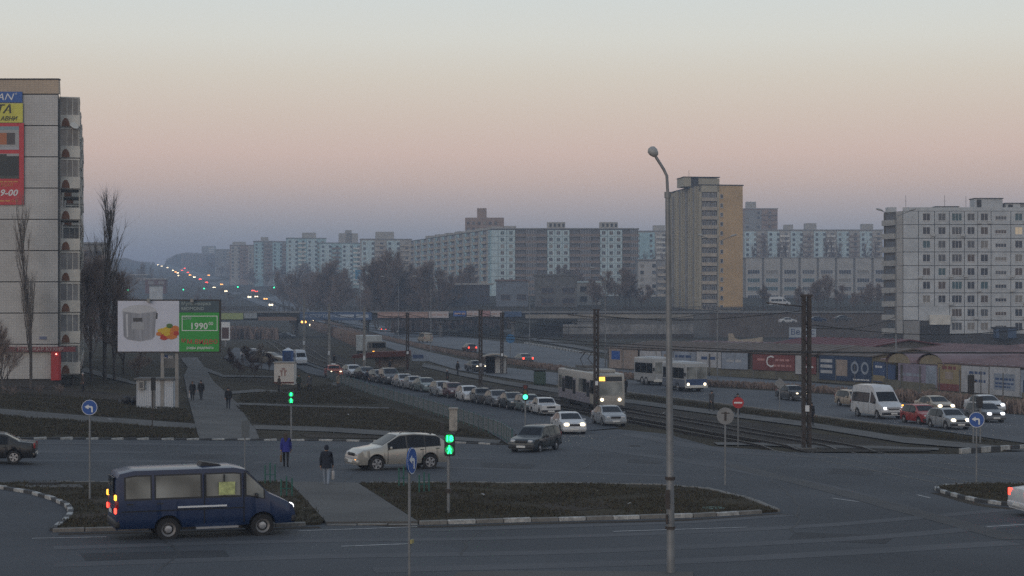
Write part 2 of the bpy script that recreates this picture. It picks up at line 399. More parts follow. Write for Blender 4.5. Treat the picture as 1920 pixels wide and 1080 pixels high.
sheet('path', [(160, 690), (250, 716), (262, 720), (252, 722), (150, 697)], M_path, .04, 3)
sheet('bare_soil_verge', [(-40, 722), (120, 728), (250, 742), (250, 752), (100, 748), (-40, 744)], M_soil, .03, 3)
# left service area by the far kiosk
sheet('road', [(440, 652), (540, 664), (560, 690), (545, 700), (470, 690), (420, 672)], M_asph2, .03, 3)
# right-hand yards beyond the avenue
sheet('path', [(860, 606), (930, 622), (1010, 640), (1020, 637), (940, 617), (880, 604)], M_path, .06, 3)
sheet('path', [(1000, 640), (1110, 659), (1180, 672), (1185, 668), (1110, 654), (1010, 635)], M_path, .06, 3)
sheet('bare_soil_verge', [(1150, 665), (1300, 690), (1500, 700), (1700, 712), (1980, 735), (1980, 640), (1750, 634), (1500, 636), (1250, 640), (1130, 648)], M_soil, .03, 2)
# islands in the junction
def island(pts, m=M_grass): return sheet('traffic_island', pts, m, .10, 4, skirt=.3)
ISL_L = [(-60, 912), (80, 909), (300, 909), (540, 909), (610, 980), (600, 986), (350, 993), (98, 999), (122, 982), (134, 966), (128, 952), (104, 940), (60, 927), (0, 917), (-60, 913)]
island(ISL_L)
ISL_M = [(672, 911), (900, 911), (1150, 913), (1260, 916), (1330, 923), (1400, 940), (1458, 962), (1300, 971), (1000, 979), (786, 985)]
island(ISL_M)
ISL_R = [(1753, 921), (1775, 915), (1830, 912), (1960, 913), (1990, 930), (1960, 958), (1900, 952), (1830, 942), (1790, 933)]
island(ISL_R)
sheet('pavement', [(542, 909), (670, 911), (784, 985), (612, 986)], M_path, .11, 4, skirt=.3)
kerb('black and white kerb on the far side of the junction', pxline(FARK, 10), 'wd', .88)
kerb('painted kerb curving round the grass at the slip road', pxline([(-60, 911), (0, 918), (60, 928), (104, 941), (128, 953), (134, 966), (122, 982), (98, 999)], 5), 'wd', .8, base=.02)
kerb('dark kerb below the blue minibus', pxline([(98, 1000), (350, 994), (610, 987)], 12), 'p', 1.0, base=.02)
kerb('pale kerb in front of the paved crossing', pxline([(612, 987), (785, 986)], 8), 'p', 1.0, h=.08, base=.0)
kerb('worn painted kerb along the near side of the grass island', pxline([(786, 986), (1000, 980), (1300, 972), (1458, 963)], 12), 'pw', .95, base=.02)
kerb('pale kerb round the tip and far side of the grass island', pxline([(1458, 962), (1400, 940), (1330, 923), (1260, 916), (1150, 913), (900, 911), (672, 911)], 8), 'p', 1.0, base=.02)
kerb('low kerb behind the grass by the minibus', pxline([(540, 909), (300, 909), (80, 909)], 10), 'p', 1.0, base=.0)
kerb('black and white kerb round the island under the turn sign', pxline([(1775, 915), (1753, 921), (1790, 933), (1830, 942), (1900, 952), (1970, 957)], 5), 'wd', .8, base=.02)
kerb('thin kerb on the far side of the small island', pxline([(1775, 915), (1830, 912), (1960, 913)], 8), 'p', 1.0, base=.0)
kerb('black and white kerb where the tram tracks cross', pxline([(1800, 851), (1860, 847), (1935, 842), (2000, 838)], 6), 'wd', .95, h=.3)
kerb('low kerb between the tram reserve and the oncoming lanes', pxline(A_N[2:8], 8), 'p', 1.6, h=.12)
kerb('white dashed kerb of the outgoing road', pxline([(985, 645), (1050, 655), (1115, 668)], 8), 'wp', 2.0, h=.35, w=.5)
# marks on the asphalt
M_patch = ground_mat('patched_asphalt', (.026, .028, .033), (.040, .043, .048), (.033, .035, .04), .3, 9, .85, .12)
M_worn = ground_mat('worn_asphalt', (.064, .068, .075), (.092, .095, .103), (.077, .08, .087), .25, 9, .9, .12)
for pp in ([(900, 868), (1005, 872), (990, 884), (905, 880)], [(1180, 862), (1245, 866), (1238, 872), (1175, 869)], [(330, 852), (470, 853), (462, 862), (335, 860)], [(1490, 1000), (1680, 1006), (1660, 1022), (1478, 1015)], [(150, 1040), (420, 1034), (430, 1046), (160, 1054)], [(1560, 880), (1640, 884), (1630, 893), (1552, 889)]):
    sheet('asphalt_patch', pp, M_patch, .0335, 3)
for ln, w_ in (([(-40, 849), (300, 850), (650, 853), (900, 862)], 1.3), ([(-40, 866), (200, 866), (500, 869), (900, 880), (1250, 894)], 1.1), ([(100, 1030), (500, 1018), (1000, 1010), (1500, 990), (1920, 955)], .8), ([(100, 1062), (600, 1046), (1100, 1036), (1600, 1012), (1920, 985)], .9), ([(1100, 840), (1300, 868), (1500, 905), (1700, 958)], 1.2), ([(700, 1072), (1300, 1054), (1900, 1020)], 1.0)):
    ribbon('worn_wheel_track', bez([P(*q) for q in ln], 6), w_, M_worn, .0338)
for ln in ([(860, 1045), (900, 1000), (1010, 990)], [(1480, 860), (1450, 900), (1500, 950), (1480, 1000)], [(300, 1075), (330, 1040), (300, 1010)], [(640, 905), (700, 870), (690, 838)], [(1050, 900), (1120, 860), (1100, 830)]):
    q_ = bez([P(*v) for v in ln], 8); q_ = [v+Vector((random.uniform(-.12, .12), random.uniform(-.12, .12), 0)) for v in q_]; ribbon('asphalt_crack', q_, .09, M_tar, .0342)
def tufts(label, pts, n, hmax=.16):
    poly = pxline(pts, 4, True); x0, x1 = min(p.x for p in poly), max(p.x for p in poly); y0, y1 = min(p.y for p in poly), max(p.y for p in poly); rnd = random.Random(n); b = MB(); c = 0
    def inside(x, y):
        r_ = False; j = len(poly)-1
        for i in range(len(poly)):
            a, e = poly[i], poly[j]
            if (a.y > y) != (e.y > y) and x < (e.x-a.x)*(y-a.y)/(e.y-a.y)+a.x: r_ = not r_
            j = i
        return r_
    while c < n:
        x, y = rnd.uniform(x0, x1), rnd.uniform(y0, y1)
        if not inside(x, y) or rnd.random() > .5+.55*math.sin(x*1.1+math.sin(y*.8)*2)*math.cos(y*.55+x*.3): continue
        c += 1; z = G(x, y)+.08; k = rnd.choices((0, 1, 2), (5, 3, 2))[0]
        for i in range(3):
            a = rnd.uniform(0, 6.28); h = rnd.uniform(.05, hmax); w_ = rnd.uniform(.02, .05); dx, dy = math.cos(a)*w_, math.sin(a)*w_; lx, ly = rnd.uniform(-.08, .08), rnd.uniform(-.08, .08)
            b.add([(x+dx, y+dy, z), (x-dx, y-dy, z), (x+lx, y+ly, z+h)], [(0, 1, 2)], k)
    o = b.obj('dry_grass', [mat('grass_straw', (.070, .060, .038), 1), mat('grass_olive', (.046, .044, .025), 1), mat('grass_brown', (.036, .028, .019), 1)]); o['label'] = label; struct(o, 'stuff')
for pp in ([(760, 930), (850, 926), (880, 940), (800, 950)], [(1010, 950), (1120, 944), (1160, 958), (1040, 968)], [(1230, 930), (1300, 930), (1310, 942), (1240, 945)]): sheet('bare_soil_patch', pp, M_soil, .108, 3)
for pp in ([(160, 935), (230, 930), (250, 948), (180, 955)], [(470, 925), (530, 922), (560, 945), (490, 950)], [(140, 972), (210, 968), (220, 985), (150, 988)]): sheet('bare_soil_patch', pp, M_soil, .108, 3)
for pp in ([(40, 752), (170, 760), (230, 768), (110, 766)], [(520, 772), (640, 774), (690, 786), (560, 788)], [(120, 806), (260, 813), (250, 818), (110, 812)], [(560, 815), (700, 818), (720, 823), (580, 822)]): sheet('bare_soil_patch', pp, M_soil, .03, 3)
for ln_, w_ in (([(690, 985), (800, 990), (1000, 984), (1300, 977), (1470, 966)], .5), ([(110, 1004), (350, 999), (600, 991)], .5), ([(700, 908), (900, 908), (1150, 910)], .4), ([(1755, 926), (1830, 947), (1900, 957)], .5)): ribbon('soil_spill', bez([P(*v) for v in ln_], 6), w_, M_soil, .0344)
rl = random.Random(21)
for i, (x, y, lab) in enumerate(((905, 935, 'scrap of pale litter on the long island'), (1180, 951, 'scrap of litter near the green manhole'), (330, 944, 'scrap of litter on the grass right of the turn sign'), (210, 790, 'scrap of litter on the left lawn'), (655, 781, 'scrap of litter on the wide lawn'), (1242, 778, 'pale scrap of litter on the tram reserve'))):
    p_ = P(x, y); b = MB(); b.add([(0, 0, .12), (.22, .03, .14), (.25, .2, .19), (.03, .16, .13), (.12, .1, .2)], [(0, 1, 4), (1, 2, 4), (2, 3, 4), (3, 0, 4)]); tag(b.obj('litter_scrap', M_white, loc=p_, rz=rl.uniform(0, 6)), lab, 'litter')
tufts('short dead grass on the long junction island', ISL_M, 9000); tufts('short dead grass beside the minibus', ISL_L, 7000); tufts('short dead grass on the small right island', ISL_R, 2500)
tufts('short dead grass on the lawn left of the pavement', [(-20, 735), (250, 756), (350, 770), (364, 795), (150, 779), (-20, 763)], 7000, .22); tufts('short dead grass behind the far kerb on the left', [(-20, 780), (366, 808), (372, 824), (-20, 822)], 6000, .2)
tufts('short dead grass on the wide lawn before the queue', [(440, 762), (730, 770), (840, 800), (930, 824), (760, 810), (480, 797)], 9000, .22); tufts('short dead grass on the far lawn by the railing', [(450, 742), (620, 722), (720, 760), (450, 755)], 5000, .22)
tufts('short dead grass along the tram reserve', [(1180, 742), (1500, 783), (1740, 812), (1880, 834), (1700, 818), (1500, 790), (1180, 748)], 6000, .22)
ribbon('tar_seam', bez([P(1365, 872), P(1500, 906), P(1650, 945), P(1800, 985), P(1905, 1014)], 8), 1.0, M_tar, .036)
def mark(a, b, w=.12): ribbon('road_marking', [P(a[0]+(b[0]-a[0])*k/6, a[1]+(b[1]-a[1])*k/6) for k in range(7)], w, M_white, .037)
for a, b in (((640, 1027), (772, 1022)), ((560, 998), (782, 990)), ((1150, 999), (1400, 991)), ((1850, 990), (1930, 985)), ((1560, 936), (1610, 943)), ((1720, 930), (1745, 936)), ((60, 1012), (200, 1009))): mark(a, b)
ribbon('road_edge_dust', [P(1480, 968), P(1300, 981), P(1100, 988), P(800, 997)], .7, M_asph2, .0345)
ribbon('road_edge_dust', [P(-100, 833), P(300, 834), P(600, 836), P(900, 841)], .9, M_asph2, .0345)
ribbon('road_edge_dust', [P(1180, 815), P(1300, 838), P(1400, 852), P(1560, 860)], 1.6, M_asph2, .0345)
sheet('path', [(820, 1110), (860, 1076), (1000, 1074), (1300, 1076), (1300, 1110)], M_path, .05, 3)
def manhole(px, py, r, m, label, dz=.05):
    p = P(px, py); b = MB(); b.tube([(0, 0, 0), (0, 0, dz*.7), (0, 0, dz)], [r, r, r*.94], 20)
    for k in range(4): b.box((0, -r*.6+k*r*.4, dz+.004), (r*1.1, .05, .012))
    tag(b.obj('manhole_cover', m, loc=p, sm=30), label, 'manhole')
manhole(1338, 959, .42, mat('green_manhole', (.10, .17, .15), .7, .2, 4), 'pale green round manhole cover in the grass island', .14)
manhole(1191, 838, .5, M_tar, 'dark manhole cover in the asphalt before the tram crossing')
manhole(318, 806, .45, M_path, 'pale manhole cover in the grass near the far kerb')
p = P(95, 917)
b = MB(); b.prism([(-1.6, -.7), (1.5, -.75), (1.1, .3), (-1.3, .5)], 0, .16); b.box((-.35, .35, .2), (1.2, .35, .1), 1)
tag(b.obj('concrete_slab', [M_path, M_tar], loc=p), 'broken concrete slab lying in the grass by the slip road', 'slab')
# ---------------------------------------------------------------- buildings
M_tileW = tile_mat('pale_facing_tiles', (.455, .455, .45), (.35, .35, .345), .23, .23)
M_joint = mat('dark_panel_joint', (.055, .053, .052), .9)
M_attic = tile_mat('attic_beige_tiles', (.42, .33, .24), (.30, .24, .18), .35, .2)
M_panelW = mat('white_wall_panel', (.43, .445, .455), .8, .14, .5, .05)
M_panelG = mat('greenish_wall_panel', (.42, .52, .54), .8, .15, .4)
M_panelB = mat('beige_wall_panel', (.33, .31, .28), .8, .18, .4)
M_panelT = mat('turquoise_wall_panel', (.30, .44, .47), .8, .15, .4)
M_brown = mat('brown_brick_face', (.44, .30, .155), .85, .14, .25, .04, detail=8)
M_tan = mat('tan_ribbed_face', (.33, .295, .22), .85, .16, .3, .04, stretch=(1, 1, .15))
M_pink = mat('far_brick', (.27, .19, .15), .85, .15, .3)
M_school = mat('pale_render', (.36, .345, .325), .85, .12, .4)
M_schoold = mat('grey_pilaster', (.22, .215, .21), .85, .15, .4)
M_wframe = mat('white_window_frame', (.50, .50, .50), .6)
M_wframeb = mat('brown_window_frame', (.16, .11, .08), .6)
GL = [mat('window_glass_dark', (.03, .034, .04), .1, spec=.7), mat('window_glass_grey', (.085, .09, .095), .15, spec=.6),
      mat('window_glass_teal', (.05, .10, .11), .12, spec=.6), mat('window_curtain', (.20, .185, .165), .4), mat('window_brown_glass', (.09, .07, .06), .2)]
GL.append(mat('window_lit_dim', (.50, .40, .27), .5, emit=.35)); GW = [10, 8, 4, 4, 4, .6]
M_rec = mat('loggia_recess', (.10, .09, .082), .9, .2, .5)  # shade of the recess is put into this dark back-wall colour
M_balW = mat('balcony_parapet_white', (.56, .54, .49), .8, .15, .7)
M_balB = mat('balcony_parapet_brown', (.20, .15, .12), .8, .2, .7)
M_balT = mat('balcony_parapet_tan', (.36, .31, .25), .8, .2, .7)
CACHE = {}
def panel_mesh(w, h, hole, key, m, mj, gap=.05, t=.12):
    k = ('panel', round(w, 3), round(h, 3), hole, key)
    if k in CACHE: return CACHE[k]
    b = MB(); g = gap/2; x0, x1, z0, z1 = g, w-g, g, h-g
    if not hole:
        b.bx((x0, -t, z0), (x1, 0, z1))
    else:
        a0, a1, c0, c1 = hole
        o = [(x0, z0), (x1, z0), (x1, z1), (x0, z1)]; i = [(a0, c0), (a1, c0), (a1, c1), (a0, c1)]
        vs = [(p[0], -t, p[1]) for p in o]+[(p[0], -t, p[1]) for p in i]+[(p[0], 0, p[1]) for p in o]+[(p[0], 0, p[1]) for p in i]
        fs = []
        for q in range(4):
            r = (q+1) % 4
            fs += [(q, r, 4+r, 4+q), (4+q, 4+r, 12+r, 12+q), (r, q, 8+q, 8+r)]
        b.add(vs, fs)
    CACHE[k] = b.mesh('panel', m); return CACHE[k]
def window_meshes(w, h, mull, mf, key):
    k = ('win', round(w, 3), round(h, 3), mull, key)
    if k in CACHE: return CACHE[k]
    b = MB(); e = .07
    for x in (0, w-e): b.bx((x, -.075, 0), (x+e, -.02, h))
    for z in (0, h-e): b.bx((e, -.075, z), (w-e, -.02, z+e))
    for i in range(mull): x = w*(i+1)/(mull+1); b.bx((x-e/2, -.07, e), (x+e/2, -.021, h-e))
    b.bx((-.05, -.19, -.06), (w+.05, -.03, 0))
    fr = b.mesh('window', mf); p = MB(); p.bx((e*.5, -.045, e*.5), (w-e*.5, -.03, h-e*.5))
    CACHE[k] = (fr, p.mesh('pane', GL[0])); return CACHE[k]
HOLES = {'w1': (1.55, 1.55, .78, 1), 'w2': (2.1, 1.6, .75, 2), 'ws': (1.0, 1.3, .95, 1), 'st': (2.35, .8, 1.0, 3), 'wl': (2.6, 1.6, .9, 3)}
def facade(root, o, u, cols, n, h, z0, m=None, mj=None, frame=None, key='a', gap=.05, skip=(), panes=True, stmat=None, par=M_balW, depth=.85):
    """rows of panels along u from o (root-local xy); outward is to the right of u"""
    m = m or M_panelW; frame = frame or M_wframe
    rz = math.atan2(u[1], u[0])
    for j in range(n):
        x = 0
        for ci, c in enumerate(cols):
            kind, w = c[0], c[1]; mm = c[2] if len(c) > 2 and c[2] else m
            loc = (o[0]+u[0]*x, o[1]+u[1]*x, z0+j*h); x += w
            if (j, ci) in skip or kind == 'none': continue
            hole = None
            if kind in HOLES:
                ww, wh, sill, mu = HOLES[kind]; ww = min(ww, w-.5); a = (w-ww)/2; off = h*.5 if kind == 'st' else 0
                zz = sill if kind != 'st' else .95
                hole = (round(a, 3), round(a+ww, 3), zz, min(h-.2, zz+wh))
            if kind in ('bal', 'balg', 'balb'):
                k = ('bal', kind, round(w, 2), h, key)
                if k not in CACHE:
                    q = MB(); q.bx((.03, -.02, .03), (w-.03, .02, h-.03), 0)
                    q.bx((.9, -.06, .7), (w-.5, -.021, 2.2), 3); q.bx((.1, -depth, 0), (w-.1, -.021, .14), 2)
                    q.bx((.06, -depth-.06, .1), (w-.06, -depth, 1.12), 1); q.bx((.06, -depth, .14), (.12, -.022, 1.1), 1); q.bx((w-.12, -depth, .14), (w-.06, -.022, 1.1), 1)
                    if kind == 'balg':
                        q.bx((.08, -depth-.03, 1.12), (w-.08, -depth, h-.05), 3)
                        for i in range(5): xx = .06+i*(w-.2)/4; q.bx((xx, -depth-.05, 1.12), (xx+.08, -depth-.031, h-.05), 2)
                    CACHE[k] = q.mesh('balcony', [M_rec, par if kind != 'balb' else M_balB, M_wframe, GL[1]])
                bo = link('balcony', CACHE[k], root, loc, rz); continue
            link('wall_panel', panel_mesh(w, h, hole, key+mm.name, mm, mj, gap), root, loc, rz)
            if hole:
                fr, pn = window_meshes(hole[1]-hole[0], hole[3]-hole[2], mu, frame, key+frame.name)
                lw = (loc[0]+u[0]*hole[0], loc[1]+u[1]*hole[0], loc[2]+hole[2])
                f = link('window', fr, root, lw, rz)
                g = link('pane', pn, f); setmat(g, 0, random.choices(GL, GW)[0])
def footprint_core(root, poly, z0, z1, m, name='wall'):
    b = MB(); b.prism(poly, z0, z1); return b.obj(name, m, root)
def win_stuff(root, o, u, n, h, z0, x0, pitch, cnt, ww, wh, name='window', mats=None):
    """far windows, too small to pick apart: one mesh"""
    b = MB(); rz = math.atan2(u[1], u[0])
    for j in range(n):
        for i in range(cnt):
            x = x0+i*pitch; z = z0+j*h+.9; b.bx((x, -.14, z), (x+ww, -.02, z+wh), random.choices((0, 1, 2), (5, 3, 2))[0])
    w_ = b.obj(name, mats or [GL[0], GL[1], GL[3]], root, (o[0], o[1], 0), rz); struct(w_, 'stuff'); return w_

# --- panel block on the left, end wall to the street
ro = Vector((at(110, 705, 123*K).x, 123*K, 2.6))
blk = thing('apartment_block', 'tall tile-faced panel block with banners on its end wall and a red shop sign', 'building', ro)
sd = Vector((-.235, 1, 0)).normalized()                    # long side runs back along the avenue
H9 = 2.813
e1 = Vector((-12.6, 0)); back = Vector((sd.x, sd.y))*62
footprint_core(blk, [(e1.x, .02), (-.02, .02), (-.04+back.x, back.y), (e1.x+back.x, back.y)], -1.5, 9*H9+.25, M_joint)
for j in range(9):
    for i, w in enumerate((6.3, 6.3)):
        link('wall_panel', panel_mesh(w, H9, None, 'tile', M_tileW, M_joint, .09, .14), blk, (-12.6+i*6.3, 0, .2+j*H9))
b = MB(); b.bx((-12.7, -.2, 9*H9+.25), (.05, .3, 9*H9+1.5)); b.bx((-12.75, -.26, 9*H9+1.5), (.1, .35, 9*H9+1.62), 1)
b.add([(.05, .3, 9*H9+.25), (.05, .3, 9*H9+1.5), (sd.x*6+.05, sd.y*6, 9*H9+1.0), (sd.x*6+.05, sd.y*6, 9*H9+.25)], [(0, 3, 2, 1)]); b.obj('parapet', [M_attic, M_joint], blk)
b = MB(); b.tube([(-7.2, 2, 9*H9), (-7.2, 2, 9*H9+4.2)], .05, 6); b.box((-7.2, 2, 9*H9+3.2), (1.2, .04, .04)); b.box((-7.2, 2, 9*H9+3.7), (.8, .04, .04))
b.tube([(-5.9, 1.5, 9*H9+1.4), (-5.9, 1.5, 9*H9+3.3)], .05, 6); b.tube([(-6.6, 1.5, 9*H9+1.6), (-6.6, 1.5, 9*H9+4.6), (-6.2, 1.5, 9*H9+3.6)], .04, 5); b.box((-6.2, 1.5, 9*H9+2.6), (.7, .04, .05)); b.obj('roof_antenna', M_dsteel, blk)
facade(blk, (0, .15), (sd.x, sd.y), [('none', 1.2)]+[('blank', 1.6), ('w1', 3.0), ('blank', 5), ('w1', 3), ('blank', 4)]*3+[('blank', 8)], 9, H9, .2, M_panelB, key='ls')
M_ell = mat('rusty_balcony_ellipse', (.17, .075, .04), .8, .2, 3)
for ci, d in enumerate((1.4, 14, 26, 40)):
    for j in range(9):
        w = 4.6; base = Vector((sd.x*d, sd.y*d+.15, .2+j*H9)); nx = Vector((sd.y, -sd.x, 0)); rz = math.atan2(sd.y, sd.x)
        gl = random.random() < .5 or j >= 7
        k = ('lbal', gl)
        if k not in CACHE:
            q = MB(); D = 1.75
            q.bx((0, -D, 0), (w, -.12, .15), 0); q.bx((0, -D-.07, .1), (w, -D, 1.15), 1); q.bx((-.07, -D-.05, .1), (0, -.12, 1.15), 1); q.bx((w, -D, .1), (w+.06, -.12, 1.15), 1)
            if gl:
                q.bx((.02, -D, 1.15), (w-.02, -D+.04, H9-.1), 2); q.bx((.02, -D+.02, 1.15), (.06, -.12, H9-.1), 2); q.bx((-.06, -D-.05, H9-.15), (w, -.1, H9-.02), 1)
                for i in range(6): q.bx((i*(w-.06)/5, -D-.03, 1.15), (i*(w-.06)/5+.07, -D-.001, H9-.12), 1)
                for i in range(3): q.bx((-.03, -D+.05+i*.5, 1.15), (.019, -D+.11+i*.5, H9-.12), 1)
            else:
                for i in range(2): q.bx((i*(w-.06), -D-.02, 1.15), (i*(w-.06)+.05, -D+.03, H9), 1)
            q.bx((1.2, -.16, .2), (3.2, -.121, 2.2), 2)
            for sx in ((-.075, -.16),):
                pts = [(math.cos(a)*.30, math.sin(a)*.75) for a in [math.pi*i/10 for i in range(11)]]
                vs = [(-.085, -.55-pp[0]*1.2, .12+pp[1]) for pp in pts]; q.add(vs, [list(range(len(vs)))], 3)
            pts = [(2.3+math.cos(a)*.9, .12+math.sin(a)*.8) for a in [math.pi*i/10 for i in range(11)]]
            q.plate(pts, -D-.085, -D-.071, 3)
            CACHE[k] = q.mesh('balcony', [M_conc, M_balW, mat('balcony_glazing', (.17, .175, .175), .15, .4, .8, spec=.6), M_ell])
        link('balcony', CACHE[k], blk, base, rz)
b = MB(); b.tube([(0, 0, 0), (.12, -.06, .02), (.2, -.1, .1)], [.02, .3, .42], 14); b.obj('satellite_dish', M_balW, blk, (.9, 1.6, 8.1*H9), R(-20))
b = MB(); b.bx((-4.7, -.2, 2.35), (-4.05, -.14, 2.62)); b.obj('street_name_plate', mat('plate_blue_grey', (.12, .14, .22), .6), blk, (3.0, 0, 1.1))
# shop at its foot
aw = MB(); aw.bx((-12.4, -.55, 2.35), (1.6, -.142, 2.8)); aw.obj('shop_fascia', mat('fascia_red', (.16, .03, .035), .6, .2, 2), blk)
text('ГРАФСКАЯ КУХНЯ', .42, mat('fascia_white', (.42, .36, .35), .6), blk, (-1.6, -.57, 2.57), wide=1.15)
b = MB(); b.bx((-.5, -.75, -.2), (.25, -.142, 2.35)); b.bx((-.46, -.78, 0), (.2, -.751, 2.2), 1); b.obj('shop_door', [mat('lit_red_entrance', (.30, .006, .008), .5, emit=.08), M_signr], blk)
b = MB(); b.tube([(0, -.86, 2.15), (0, -.83, 2.15)], .07, 8); b.obj('door_lamp', em('red_bulb', (1, .25, .2), 5), blk)
b = MB()
for i in range(3): b.bx((-12.5+i*4.0, -.2, -.1), (-12.5+i*4.0+3.9, -.142, 2.2))
b.obj('ground_floor_facing', M_tileW, blk)
# banners on the end wall
def banner(name, label, loc, w, h, m, group=None, rz=0):
    r = thing(name, label, 'banner', loc, rz, group); b = MB(); b.bx((0, -.06, 0), (w, 0, h)); b.obj('sheet', m, r); return r
def bl(px, py): return at(px, py, 122.8*K)
M_bnR = mat('banner_red', (.44, .035, .045), .6, .1, 2); M_bnB = mat('banner_blue', (.02, .085, .30), .6, .1, 2); M_bnY = mat('banner_yellow', (.50, .47, .07), .6, .1, 2)
M_tw = mat('print_white', (.60, .60, .60), .6); M_tk = mat('print_black', (.02, .02, .022), .6); M_ty = mat('print_orange', (.50, .22, .06), .6)
sz = 122.8*K/F
q = bl(-62, 192); r = banner('advert_banner', 'blue banner with white letters at the top of the end wall', q, 104*sz, 20*sz, M_bnB)
text('AN', .86, M_tw, r, (4.15, -.075, .47), align='RIGHT', shear=.3, wide=1.2); text('°', .6, M_tw, r, (4.45, -.075, .6))
q = bl(-62, 230); r = banner('advert_banner', 'yellow banner with black letters under the blue one', q, 105*sz, 36*sz, M_bnY)
text('ТА', 1.05, M_tk, r, (4.0, -.075, 1.18), align='RIGHT', shear=.3, wide=1.05, bold=.02); text('АВНИ', .52, M_tk, r, (4.5, -.075, .35), align='RIGHT', shear=.3, bold=.01)
q = bl(-62, 384); r = banner('advert_banner', 'tall red banner with two pictures and a phone number', q, 107*sz, 153*sz, M_bnR)
def pic(x0, z0, x1, z1, parts):
    b = MB(); b.bx((x0, -.075, z0), (x1, -.061, z1), 0)
    ms = [mat('print_grey', (.30, .30, .30), .6, .1, 3)]
    for i, (a, c, d, e, col) in enumerate(parts):
        ms.append(mat('print_tone_%02d_%02d_%02d' % tuple(int(v*99) for v in col), col, .6)); y = -.078-.003*i
        b.bx((x0+(x1-x0)*a, y, z0+(z1-z0)*c), (x0+(x1-x0)*d, -.0751, z0+(z1-z0)*e), i+1)
    b.obj('picture', ms, r)
pic(.3, 4.95, 4.7, 7.05, [(0, .85, 1, 1, (.18, .26, .29)), (.2, .22, .92, .72, (.35, .12, .05)), (.75, .22, .92, .72, (.07, .06, .06)), (0, 0, 1, .1, (.34, .35, .37))])
pic(.3, 2.35, 4.7, 4.6, [(0, .55, .55, .95, (.22, .33, .36)), (.52, .05, 1, .9, (.02, .025, .025)), (.55, .7, .75, .98, (.03, .035, .03)), (0, 0, 1, .1, (.05, .06, .05))])
text('РСАЛ', .40, M_ty, r, (4.15, -.075, 1.75), align='RIGHT', shear=.2); strips(r, 2.6, 4.6, 2.08, .12, M_ty, .061, 3)
text('9-00', .80, M_tw, r, (3.75, -.075, 1.05), shear=.25, wide=1.1, bold=.02); text('Д.14', .30, M_ty, r, (4.3, -.075, .35), shear=.2); strips(r, 2.4, 3.9, .35, .13, M_ty, .061, 5)

# --- white panel block on the right
YR = 280*K; rz_ = 9+(HY-637)/F*YR; H_ = 2.8
r0 = at(1693, 637, YR); blr = thing('apartment_block', 'white nine-storey panel block with corner loggias behind the market roofs', 'building', r0)
wcol = lambda p0, p1: (p1-p0)/F*YR
colsR = [('blank', wcol(1693, 1722)), ('w1', wcol(1722, 1752)), ('w1', wcol(1752, 1780)), ('w2', wcol(1780, 1808)), ('w1', wcol(1808, 1833)), ('w1', wcol(1833, 1858)), ('st', wcol(1858, 1895)), ('w1', wcol(1895, 1925)), ('w2', wcol(1925, 1955)), ('w1', wcol(1955, 1985))]
WR = sum(c[1] for c in colsR); TOP = 9*H_+1.2
sdl = Vector((-2.6, 6.4))
footprint_core(blr, [(0, .02), (WR, .02), (WR, 13), (3, 13), (sdl.x, sdl.y)], -3, TOP, M_joint)
skipR = {(0, 0), (0, 1), (0, 2), (1, 1), (1, 2)}
facade(blr, (0, 0), (1, 0), colsR, 9, H_, 1.2, M_panelW, key='rb', skip=skipR, gap=.13)
link('arch_opening', MB().bx((0, -.5, -1), (5.6, -.03, 2.9)).mesh('arch_opening', mat('arch_dark', (.03, .028, .027), .9)), blr, (wcol(1693, 1727), 0, 0))  # solid box; the archway's shade is put into its dark colour
link('arch_beam', MB().bx((0, -.9, 0), (4.2, -.03, 2.0)).mesh('arch_beam', M_balW), blr, (wcol(1693, 1742), 0, 3.1))
link('wall_panel', MB().bx((0, -.12, 0), (wcol(1722, 1780)-.1, -.03, 2.9)).mesh('wall_panel', M_panelW), blr, (wcol(1693, 1722)+.05, 0, 3.95))
link('wall_panel', MB().bx((0, -.12, -1), (3.3, -.03, 3.9)).mesh('wall_panel', M_schoold), blr, (0.1, 0, 0))
for k_, u_ in enumerate([(0, 2.9), (3.1, 2.7)]): pass
facade(blr, (sdl.x, sdl.y), (-sdl.normalized().x, -sdl.normalized().y), [('bal', 4.6), ('blank', 2.3)], 9, H_, 1.2, M_school, key='rs', par=mat('balcony_parapet_grey', (.33, .32, .30), .8, .2, .7), depth=.5)
b = MB(); b.bx((0, -.16, TOP), (WR, .3, TOP+.75)); b.obj('roof_parapet', M_panelW, blr)
b = MB(); b.bx((-1.9, 5.6, TOP), (-.1, 8, TOP+1.3)); b.obj('roof_parapet', M_panelW, blr, (0, 0, -.2))
for a_, c_, hh in ((1830, 1883, 2.6), (1889, 1916, 1.6), (1758, 1800, .9)):
    b = MB(); b.bx((wcol(1693, a_), 1.2, TOP), (wcol(1693, c_), 5, TOP+hh)); b.bx((wcol(1693, a_)-.15, 1.0, TOP+hh), (wcol(1693, c_)+.15, 5.2, TOP+hh+.15), 1); b.bx((wcol(1693, a_)+.5, 1.1, TOP+.4), (wcol(1693, a_)+1.4, 1.19, TOP+hh-.2), 1)
    b.obj('lift_house', [M_panelW, M_joint], blr)
for a_ in (1773, 1813, 1835, 1700):
    b = MB(); b.tube([(wcol(1693, a_), .8, TOP), (wcol(1693, a_), .8, TOP+2.4+random.random())], .035, 5); b.box((wcol(1693, a_), .8, TOP+2.1), (.7, .03, .03)); b.obj('roof_antenna', M_dsteel, blr)
b = MB(); b.bx((wcol(1693, 1862), -2.2, .4), (wcol(1693, 1900), -.13, 2.4)); b.bx((wcol(1693, 1858), -2.4, 2.4), (wcol(1693, 1904), -.13, 2.65), 1); b.bx((wcol(1693, 1868), -2.25, .2), (wcol(1693, 1884), -2.19, 2.2), 2)
b.obj('porch', [mat('porch_blue', (.04, .07, .13), .7), M_bplast, GL[0]], blr)
